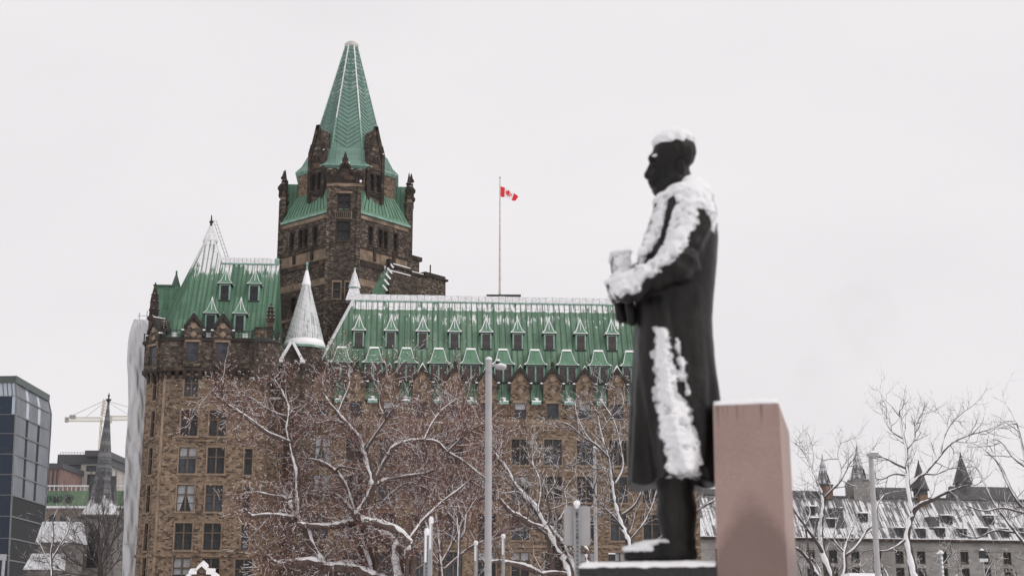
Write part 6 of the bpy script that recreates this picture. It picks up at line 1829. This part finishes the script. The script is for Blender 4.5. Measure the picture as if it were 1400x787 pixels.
# the near coat skirt ends in a vertical edge; the far front hangs behind and in front of it
xg = np.interp(zc, [P(893, 664)[2], P(885, 600)[2], P(874, 520)[2], P(868, 446)[2]], [P(893, 664)[0], P(885, 600)[0], P(874, 520)[0], P(867, 446)[0]]).astype(f32)[None, None, :]
rec = sm(xg - X, -.004, .03)*low**.5*near
hd2 = hd*(1 - .30*rec)
ee = 2.35
u_, v_ = np.abs((X-cx)/rx), np.abs((Y_-YS)/hd2)
rad = (u_**ee + v_**ee)**(1/ee)
coat = (rad - 1 - fold*(low*1.0+.12))*np.minimum(rx, hd)*.92
# long diagonal ridge of the skirt that catches the snow, with a hollow behind it
for pts, wd, am in ((((907, 440), (912, 520), (920, 580), (940, 660)), .035, .045), (((918, 430), (930, 520), (945, 590), (962, 660)), .03, -.035), (((895, 430), (898, 520), (902, 600), (908, 656)), .028, .02), (((955, 400), (966, 500), (972, 660)), .03, .02)):
    q = [P(*p_, -.35) for p_ in pts]; o_ = np.argsort([k_[2] for k_ in q])
    xx = np.interp(zc, [q[i][2] for i in o_], [q[i][0] for i in o_]).astype(f32)[None, None, :]
    coat = coat - am*np.exp(-((X-xx)/wd)**2)*near*(.25 + .75*low)*sm(Z, -99, zh) if False else coat - am*np.exp(-((X-xx)/wd)**2)*near*(.2 + .8*low)
hem = zh + .05*sm(X, P(893, 664)[0], P(915, 656)[0])*near*sm(-X, -P(975, 660)[0], -P(935, 656)[0]) + .012*np.sin(X*26)
coat = smax(coat, hem - Z, .012)
coat = smax(coat, Z - P(930, 256)[2], .05)
f = coat
# collar rising round the neck
f = smin(f, cap(P(906, 283, -.10), P(944, 258, -.12), .055, .06), .05); f = smin(f, cap(P(906, 283, .10), P(944, 258, .12), .055, .06), .05); f = smin(f, cap(P(945, 257, -.1), P(945, 257, .1), .055, .055), .05)
# lapel edge
f = smin(f, cap(P(903, 280, -.16), P(880, 345, -.26), .03, .035), .03)
# shoulders
f = smin(f, ell(P(944, 290, -.24), (.15, .16, .16)), .10); f = smin(f, ell(P(938, 288, .24), (.16, .16, .16)), .10)
# near arm: shoulder, elbow, wrist; sleeve wide and creased
S_, E_, Wr = P(949, 294, -.31), P(929, 362, -.38), P(866, 393, -.30)
arm = smin(cap(S_, E_, .140, .112), cap(E_, Wr, .118, .088), .07)
arm = arm + .010*np.sin((X*.8+Z*1.2)*34)*sm(-np.abs(Z-E_[2]), -.22, -.02) + .006*np.sin((X*1.3-Z*.7)*45)
arm = smin(arm, cap(Wr, P(858, 396, -.29), .098, .1), .015)
f = smin(f, arm, .035)
# far arm mostly hidden, its cuff ahead of the body
arm2 = smin(cap(P(936, 292, .33), P(925, 362, .40), .13, .12), cap(P(925, 362, .40), P(866, 385, .06), .115, .085), .05)
f = smin(f, arm2, .03)
# clasped hands: near hand over the far one, fingers as separate curled rods
def finger(pts, r0, r1):
    g_ = None
    n_ = len(pts)-1
    for i in range(n_):
        c_ = cap(pts[i], pts[i+1], r0+(r1-r0)*i/n_, r0+(r1-r0)*(i+1)/n_); g_ = c_ if g_ is None else np.minimum(g_, c_)
    return g_
hand = smin(cap(P(860, 396, -.28), P(843, 398, -.20), .062, .058), cap(P(856, 391, -.26), P(842, 391, -.17), .05, .045), .03)
for i, (dx, dz) in enumerate(((0, 0), (1.0, 6), (2.5, 12), (5.5, 17.5))):
    k_ = 1 - .06*i
    hand = smin(hand, finger([P(843+dx, 390+dz, -.20), P(833+dx, 391+dz, -.10), P(834+dx, 395+dz, .0), P(841+dx, 397+dz, .05)], .026*k_, .020*k_), .008)
hand = smin(hand, finger([P(852, 384, -.22), P(845, 380, -.14), P(839, 383, -.07)], .028, .02), .012)
hand2 = cap(P(862, 386, .05), P(846, 392, .0), .06, .055)
f = smin(f, smin(hand, hand2, .02), .02)
# flat case held upright against the chest, gloves hanging from the fist
f = np.minimum(f, box_(P(849, 368, .02), (.064, .13, .085), roty=R(-6)))
# cuffs, pocket flap and the raised back seam
f = np.minimum(f, smax(smax(arm - .012, (X - P(888, 390, -.3)[0]), .01), -(X - P(872, 390, -.3)[0]), .01))
f = np.minimum(f, smin(cap(P(846, 404, -.02), P(850, 434, -.03), .040, .045), cap(P(854, 406, .05), P(858, 436, .05), .035, .04), .015)); f = smin(f, cap(P(860, 408, -.12), P(864, 440, -.13), .038, .03), .015)
# head -------------------------------------------------------
neck = cap(P(925, 246), P(932, 276), .115, .14)
hd_ = ell(P(920.5, 210), (.158, .132, .148))
hd_ = smin(hd_, ell(P(910, 236), (.112, .104, .145), roty=R(8)), .06)
hd_ = smin(hd_, ell(P(901.5, 259), (.052, .058, .048)), .05)
hd_ = smin(hd_, cap(P(903, 262, -.05), P(926, 246, -.1), .035, .045), .05); hd_ = smin(hd_, cap(P(903, 262, .05), P(926, 246, .1), .035, .045), .05)
hd_ = smin(hd_, cap(P(891.5, 216.5, -.065), P(891.5, 216.5, .065), .030, .030), .03)       # brow
hd_ = smin(hd_, cap(P(892, 224), P(886, 240), .020, .031), .016)                       # nose
for s in (-1, 1): hd_ = smin(hd_, ell(P(889, 241.5, s*.028), (.026, .02, .018)), .012)
for s in (-1, 1): hd_ = smax(hd_, -ell(P(888.5, 225.5, s*.062), (.035, .034, .028)), .02)   # eye hollows
for s in (-1, 1): hd_ = smin(hd_, ell(P(895.5, 225.5, s*.060), (.028, .030, .020)), .008)
hd_ = smin(hd_, cap(P(890, 248.5, -.045), P(890, 248.5, .045), .024, .024), .012)          # moustache
hd_ = smin(hd_, ell(P(893, 254.5), (.030, .042, .013)), .010)
for s in (-1, 1):                                                                          # ears
    er = smax(ell(P(931, 227, s*.132), (.034, .020, .056), roty=R(-10)), -ell(P(930, 225, s*.152), (.018, .014, .032)), .008)
    hd_ = smin(hd_, er, .010)
hair = ell(P(924.5, 207), (.150, .142, .142)); hair = smax(hair, (P(914, 236)[2] - Z) + .9*(P(936, 214)[0] - X), .02)
hair = hair + .004*np.sin(X*70 + Z*30)*np.cos(Y_*60)
hd_ = smin(hd_, hair, .012)
f = smin(f, smin(hd_, neck, .05), .018)
# legs in long boots
lg = None
for dy, off in ((-.115, 0.0), (.125, 3.0)):
    g_ = smin(cap(P(921+off, 640, dy), P(924+off, 700, dy), .125, .122), cap(P(924+off, 700, dy), P(927+off, 752, dy), .122, .105), .05)
    g_ = smin(g_, cap(P(933+off, 757, dy), P(905+off, 757, dy), .085, .075), .05)
    g_ = smin(g_, cap(P(905+off, 756, dy), P(864+off, 760, dy*1.15), .085, .056), .05)
    g_ = g_ + .006*np.sin(Z*60 + X*14)*sm(-np.abs(Z - P(0, 742)[2]), -.12, 0)
    lg = g_ if lg is None else np.minimum(lg, g_)
f = smin(f, lg, .02)
f = np.maximum(f, ZP + .002 - Z).astype(f32)

def lattice_noise(cell, seed):
    r_ = np.random.RandomState(seed)
    n_ = [int(np.ceil(shape[i]*H_/cell[i])) + 3 for i in range(3)]
    g_ = r_.rand(*n_).astype(f32)
    for i in range(3):
        c_ = np.arange(shape[i])*H_/cell[i]; k_ = c_.astype(int); t_ = (c_-k_).astype(f32); t_ = t_*t_*(3-2*t_)
        sh = [1, 1, 1]; sh[i] = -1; t_ = t_.reshape(sh)
        g_ = np.take(g_, k_, i)*(1-t_) + np.take(g_, k_+1, i)*t_
    return g_
def surface_nets(g_):
    ins = g_ < 0
    nx, ny, nz_ = [n_-1 for n_ in g_.shape]
    cs = np.zeros((nx, ny, nz_), np.int8)
    offs = [(a, b, c) for a in (0, 1) for b in (0, 1) for c in (0, 1)]
    sl = lambda o_: tuple(slice(o_[i], o_[i] + (nx, ny, nz_)[i]) for i in range(3))
    for o_ in offs: cs += ins[sl(o_)]
    act = (cs > 0) & (cs < 8)
    idx = np.argwhere(act); vid = -np.ones(act.shape, np.int64); vid[act] = np.arange(len(idx))
    acc = np.zeros((len(idx), 3), np.float64); cnt = np.zeros(len(idx))
    for a in offs:
        for b in offs:
            if sum(abs(p_-q_) for p_, q_ in zip(a, b)) != 1 or a > b: continue
            va = g_[idx[:, 0]+a[0], idx[:, 1]+a[1], idx[:, 2]+a[2]].astype(np.float64); vb = g_[idx[:, 0]+b[0], idx[:, 1]+b[1], idx[:, 2]+b[2]].astype(np.float64)
            mk = (va < 0) != (vb < 0)
            t_ = np.where(mk, va/np.where(va == vb, 1, va-vb), 0)
            acc += mk[:, None]*(np.array(a) + t_[:, None]*(np.array(b)-np.array(a))); cnt += mk
    V_ = lo + (idx + acc/cnt[:, None])*H_
    Fs = []
    for i in range(3):
        j, k_ = (i+1) % 3, (i+2) % 3
        a = [slice(None)]*3; b = [slice(None)]*3; a[i] = slice(0, -1); b[i] = slice(1, None)
        s0, s1 = ins[tuple(a)], ins[tuple(b)]
        for fl, mk in ((0, s0 & ~s1), (1, ~s0 & s1)):
            e_ = np.argwhere(mk); e_ = e_[(e_[:, j] > 0) & (e_[:, k_] > 0) & (e_[:, j] < act.shape[j]) & (e_[:, k_] < act.shape[k_]) & (e_[:, i] < act.shape[i])]
            def vv(dj, dk):
                q_ = e_.copy(); q_[:, j] -= dj; q_[:, k_] -= dk; return vid[q_[:, 0], q_[:, 1], q_[:, 2]]
            quad = np.stack([vv(1, 1), vv(0, 1), vv(0, 0), vv(1, 0)], 1)
            Fs.append(quad if fl == 0 else quad[:, ::-1])
    F_ = np.concatenate(Fs); return V_, F_[(F_ >= 0).all(1)]

n1 = lattice_noise((.045, .045, .03), 1); n2 = lattice_noise((.02, .02, .018), 2); n3 = lattice_noise((.11, .11, .09), 3); n4 = lattice_noise((.06, .06, .045), 6); n5 = lattice_noise((.034, .034, .028), 7)
f = (f + (n3-.5)*.006 + (n2-.5)*.002).astype(f32)
V_, F_ = surface_nets(f)
so = P(915, 766); base_ = np.array([so[0], YS, ZP])
t = thing('statue', 'dark bronze figure of a man in a long overcoat plastered with snow', 'statue', tuple(base_))
m = NT('dark bronze'); o = m.tc.outputs['Object']
n_ = m.noise(m.map('Object', (3, 3, 1.0)), 3.0, 5, .65)
c = m.mix(m.mapr(n_, .3, .7), (.005, .0047, .0044), (.018, .0160, .0142))
st_ = m.mapr(m.noise(m.map('Object', (9, 9, .8)), 1.6, 5, .7), .52, .74, 0, .5)
c = m.mix(st_, c, (.036, .033, .028))  # paler streaks: patina, and sky highlights put into the colour
at_ = m.n('ShaderNodeAttribute', attribute_name='dust')
du = m.math('ADD', m.math('MULTIPLY', at_.outputs['Fac'], 1.05), m.math('MULTIPLY', m.math('SUBTRACT', m.noise(o, 34, 5, .7), .5), 1.5))
du = m.mapr(du, .52, .95, 0, .8)
c = m.mix(du, c, (.66, .655, .67))
m.bump(m.noise(o, 28, 4, .6), .18, .01)
M['bronze'] = m.fin(c, m.mapr(n_, .3, .7, .34, .56), 0.0, .22)
body_me = np_mesh('body', V_ - base_, F_, M['bronze'], True); link('body', body_me, t)

# snow: on what looks up, and blown into the near side of the coat where the photograph has it
gz = np.gradient(f, H_, axis=2).astype(f32)
gx = np.gradient(f, H_, axis=0).astype(f32); gy = np.gradient(f, H_, axis=1).astype(f32)
gn = np.sqrt(gx*gx + gy*gy + gz*gz) + 1e-6
nzv = gz/gn; nyv = gy/gn
def poly2(pts, dy):
    q = [(v_[0], v_[2]) for v_ in (P(*p_, dy) for p_ in pts)]
    xs, zs = X[:, 0, 0][:, None], Z[0, 0, :][None, :]
    d_ = np.full((len(xs), zs.shape[1]), 9.0, f32); s_ = np.ones_like(d_)
    for (ax_, az_), (bx_, bz_) in zip(q, q[1:] + q[:1]):
        ex, ez = bx_-ax_, bz_-az_; wx, wz = xs-ax_, zs-az_
        t_ = np.clip((wx*ex + wz*ez)/(ex*ex+ez*ez), 0, 1)
        d_ = np.minimum(d_, (wx-ex*t_)**2 + (wz-ez*t_)**2)
        c1, c2, c3 = zs >= az_, zs < bz_, ex*wz > ez*wx
        s_ = np.where((c1 & c2 & c3) | (~c1 & ~c2 & ~c3), -s_, s_)
    return (np.sqrt(d_)*s_)[:, None, :]      # negative inside
UPT = .042*sm(nzv, .30, .62)
headz = sm(Z, P(0, 203)[2], P(0, 194)[2])
under_head = sm(-np.abs(X - P(905, 240)[0]), -.16, -.10)*sm(Z, P(0, 270)[2], P(0, 262)[2])*(1-headz)   # the face stays clear but for specks
t_up = UPT*(1 - 1.0*under_head) - .012 + (n1-.5)*.014
t_head = (.036 + (n2-.5)*.006)*sm(nzv, .08, .62)*sm(Z + (n1-.5)*.05 + .25*(X - P(918, 200)[0])*0, P(0, 203)[2], P(0, 195)[2]) - .004
t_up = np.where(Z > P(0, 206)[2], t_head, np.where((Z > P(0, 247)[2]) & (X < P(941, 220)[0]), -.004, t_up))
t_up = np.where((Z < P(0, 306)[2]) & (Z > P(0, 738)[2]), np.minimum(t_up, np.where((Z > P(0, 412)[2]) & (X < P(866, 0)[0]), .03, -.004)), t_up)
sn_t = t_up
masks = [([(905, 279), (924, 264), (946, 247), (960, 254), (973, 276), (977, 300), (975, 318), (966, 302), (952, 300), (946, 318), (934, 338), (922, 348), (926, 318), (930, 296), (918, 280)], .040, .016),
         ([(952, 296), (944, 320), (930, 344), (914, 360), (896, 372), (878, 386), (866, 394), (852, 396), (840, 392), (834, 387), (846, 378), (866, 368), (886, 352), (902, 336), (908, 306), (920, 280), (938, 270)], .034, .016),
         ([(913, 282), (900, 283), (890, 296), (880, 322), (868, 342), (862, 354), (874, 356), (888, 348), (902, 328), (908, 300)], .030, .014),
         ([(897, 446), (905, 444), (914, 452), (918, 480), (926, 512), (930, 540), (944, 556), (952, 590), (958, 618), (962, 646), (950, 650), (936, 650), (914, 644), (908, 612), (901, 570), (897, 520), (893, 480)], .036, .018),
         ([(926, 456), (932, 470), (940, 512), (944, 540), (939, 542), (932, 510), (925, 478)], .022, .010),
         ([(838, 348), (862, 346), (865, 386), (838, 394)], .03, .012)]
dust = np.zeros_like(f); nearw0 = sm(YS + .0 - Y_, -.06, .08); nearw1 = sm(YS + .40 - Y_, -.06, .10)
for i, (pts, tk, edge_) in enumerate(masks):
    d_ = poly2(pts, (-.22, -.42, -.22, -.38, -.38, -.11)[i]) - (.012 if i < 3 else .004); nearw = nearw1 if i in (0, 2) else nearw0
    dd_ = d_ + (n3-.5)*.045 + (n1-.5)*.085
    body_ = tk*.66*sm(-dd_, -.006, edge_*2.6)*(.10 + .8*n1 + .75*n4) + ((n2-.5)*.014 + (n5-.5)*.020)*sm(-dd_, -.004, .012)
    if i == 3: body_ = body_*(.55 + .9*n4) + .012*(n1-.45)*sm(-dd_, -.004, .02) + .004*np.sin(Z*115 + n3*14 + X*30)*sm(-dd_, -.004, .02)
    dust = np.maximum(dust, sm(-(d_ + (n3-.5)*.045 + (n1-.5)*.05), -.022, .012)*nearw)
    sn_t = np.maximum(sn_t, np.where(nearw > 0, (body_ - .006)*nearw - .004*(1-nearw), -.01))
for pts in ([(920, 270), (922, 276), (914, 306), (908, 330), (894, 352), (876, 366), (875, 362), (890, 346), (902, 326), (909, 300), (914, 274)],):
    sn_t = np.where(poly2(pts, -.30)*np.ones_like(sn_t) < .004 - .006*n1, np.minimum(sn_t, -.004), sn_t)
    dust = np.where(poly2(pts, -.30)*np.ones_like(dust) < .006, 0, dust).astype(f32)
# far shoulder and lapels catch it as well
sn_t = np.minimum(sn_t, .062)
sn_t = sn_t*sm(Z, ZP + .01, ZP + .03) - .002
sn_t = np.where(Z < P(0, 742)[2], np.minimum(sn_t, np.where(X < P(897, 750)[0], .05, .0)), sn_t)
g_ = (f - sn_t).astype(f32)
for c_, r_ in ((P(894, 213.5, -.082), (.024, .020, .010)), (P(888, 235.5, -.016), (.013, .016, .010))):
    g_ = np.minimum(g_, ell(c_, r_, roty=R(-18)) + (n2-.5)*.006).astype(f32)
V2, F2 = surface_nets(g_)
# keep only faces that stand clear of the bronze
ii = [np.clip(((V2[:, i]-lo[i])/H_).round().astype(int), 0, shape[i]-1) for i in range(3)]
dep = f[ii[0], ii[1], ii[2]]
jj = [np.clip(((V_[:, i]-lo[i])/H_).round().astype(int), 0, shape[i]-1) for i in range(3)]
at_d = body_me.attributes.new('dust', 'FLOAT', 'POINT'); at_d.data.foreach_set('value', dust[jj[0], jj[1], jj[2]].astype(np.float32))
keep = (dep[F2] > -.0045).all(1)
F2 = F2[keep]; used_ = np.unique(F2); remap = -np.ones(len(V2), np.int64); remap[used_] = np.arange(len(used_))
link('snow', np_mesh('snow', V2[used_] - base_, remap[F2], M['snow_packed'], True), t)
# ------------------------------------------------------------------ thin winter air and a faint plume of chimney smoke
def volume(name, col, dens, noise=None, aniso=0.0):
    m_ = bpy.data.materials.new(name); m_.use_nodes = True; t_ = m_.node_tree; t_.nodes.clear()
    o_ = t_.nodes.new('ShaderNodeOutputMaterial'); v_ = t_.nodes.new('ShaderNodeVolumePrincipled')
    v_.inputs['Color'].default_value = (*col, 1); v_.inputs['Density'].default_value = dens; v_.inputs['Anisotropy'].default_value = aniso
    t_.links.new(v_.outputs[0], o_.inputs['Volume'])
    return m_
mb = MB(); mb.box(-330, 330, -6, 640, -1.0, 80)
o = mb.build('haze', volume('winter haze', (.90, .895, .91), .00010))
struct(o, 'stuff')
pm = volume('chimney smoke', (.72, .72, .735), 0.0)
t_ = pm.node_tree; v_ = [n_ for n_ in t_.nodes if n_.type == 'PRINCIPLED_VOLUME'][0]
tc_ = t_.nodes.new('ShaderNodeTexCoord'); nn_ = t_.nodes.new('ShaderNodeTexNoise'); nn_.inputs['Scale'].default_value = .075; nn_.inputs['Detail'].default_value = 4
mr_ = t_.nodes.new('ShaderNodeMapRange'); mr_.inputs[1].default_value = .42; mr_.inputs[2].default_value = .72; mr_.inputs[3].default_value = 0; mr_.inputs[4].default_value = .0055
t_.links.new(tc_.outputs['Object'], nn_.inputs['Vector']); t_.links.new(nn_.outputs['Fac'], mr_.inputs[0]); t_.links.new(mr_.outputs[0], v_.inputs['Density'])
mb = MB(); pth = []
rp_ = random.Random(2)
for px, py, r_ in ((1096, 600, 2), (1098, 575, 4), (1106, 548, 6.5), (1112, 522, 8), (1128, 496, 10), (1150, 470, 13), (1172, 446, 14), (1200, 424, 12), (1225, 412, 3)): pth.append((at(px, py, 420.0), r_))
mb.tube([p_ for p_, r_ in pth], [r_ for p_, r_ in pth], 14)
for i, v in enumerate(mb.v): mb.v[i] = (v[0] + rp_.uniform(-1.5, 1.5), v[1] + rp_.uniform(-1.5, 1.5), v[2] + rp_.uniform(-1.5, 1.5))
o = mb.build('smoke_plume', pm); struct(o, 'stuff')
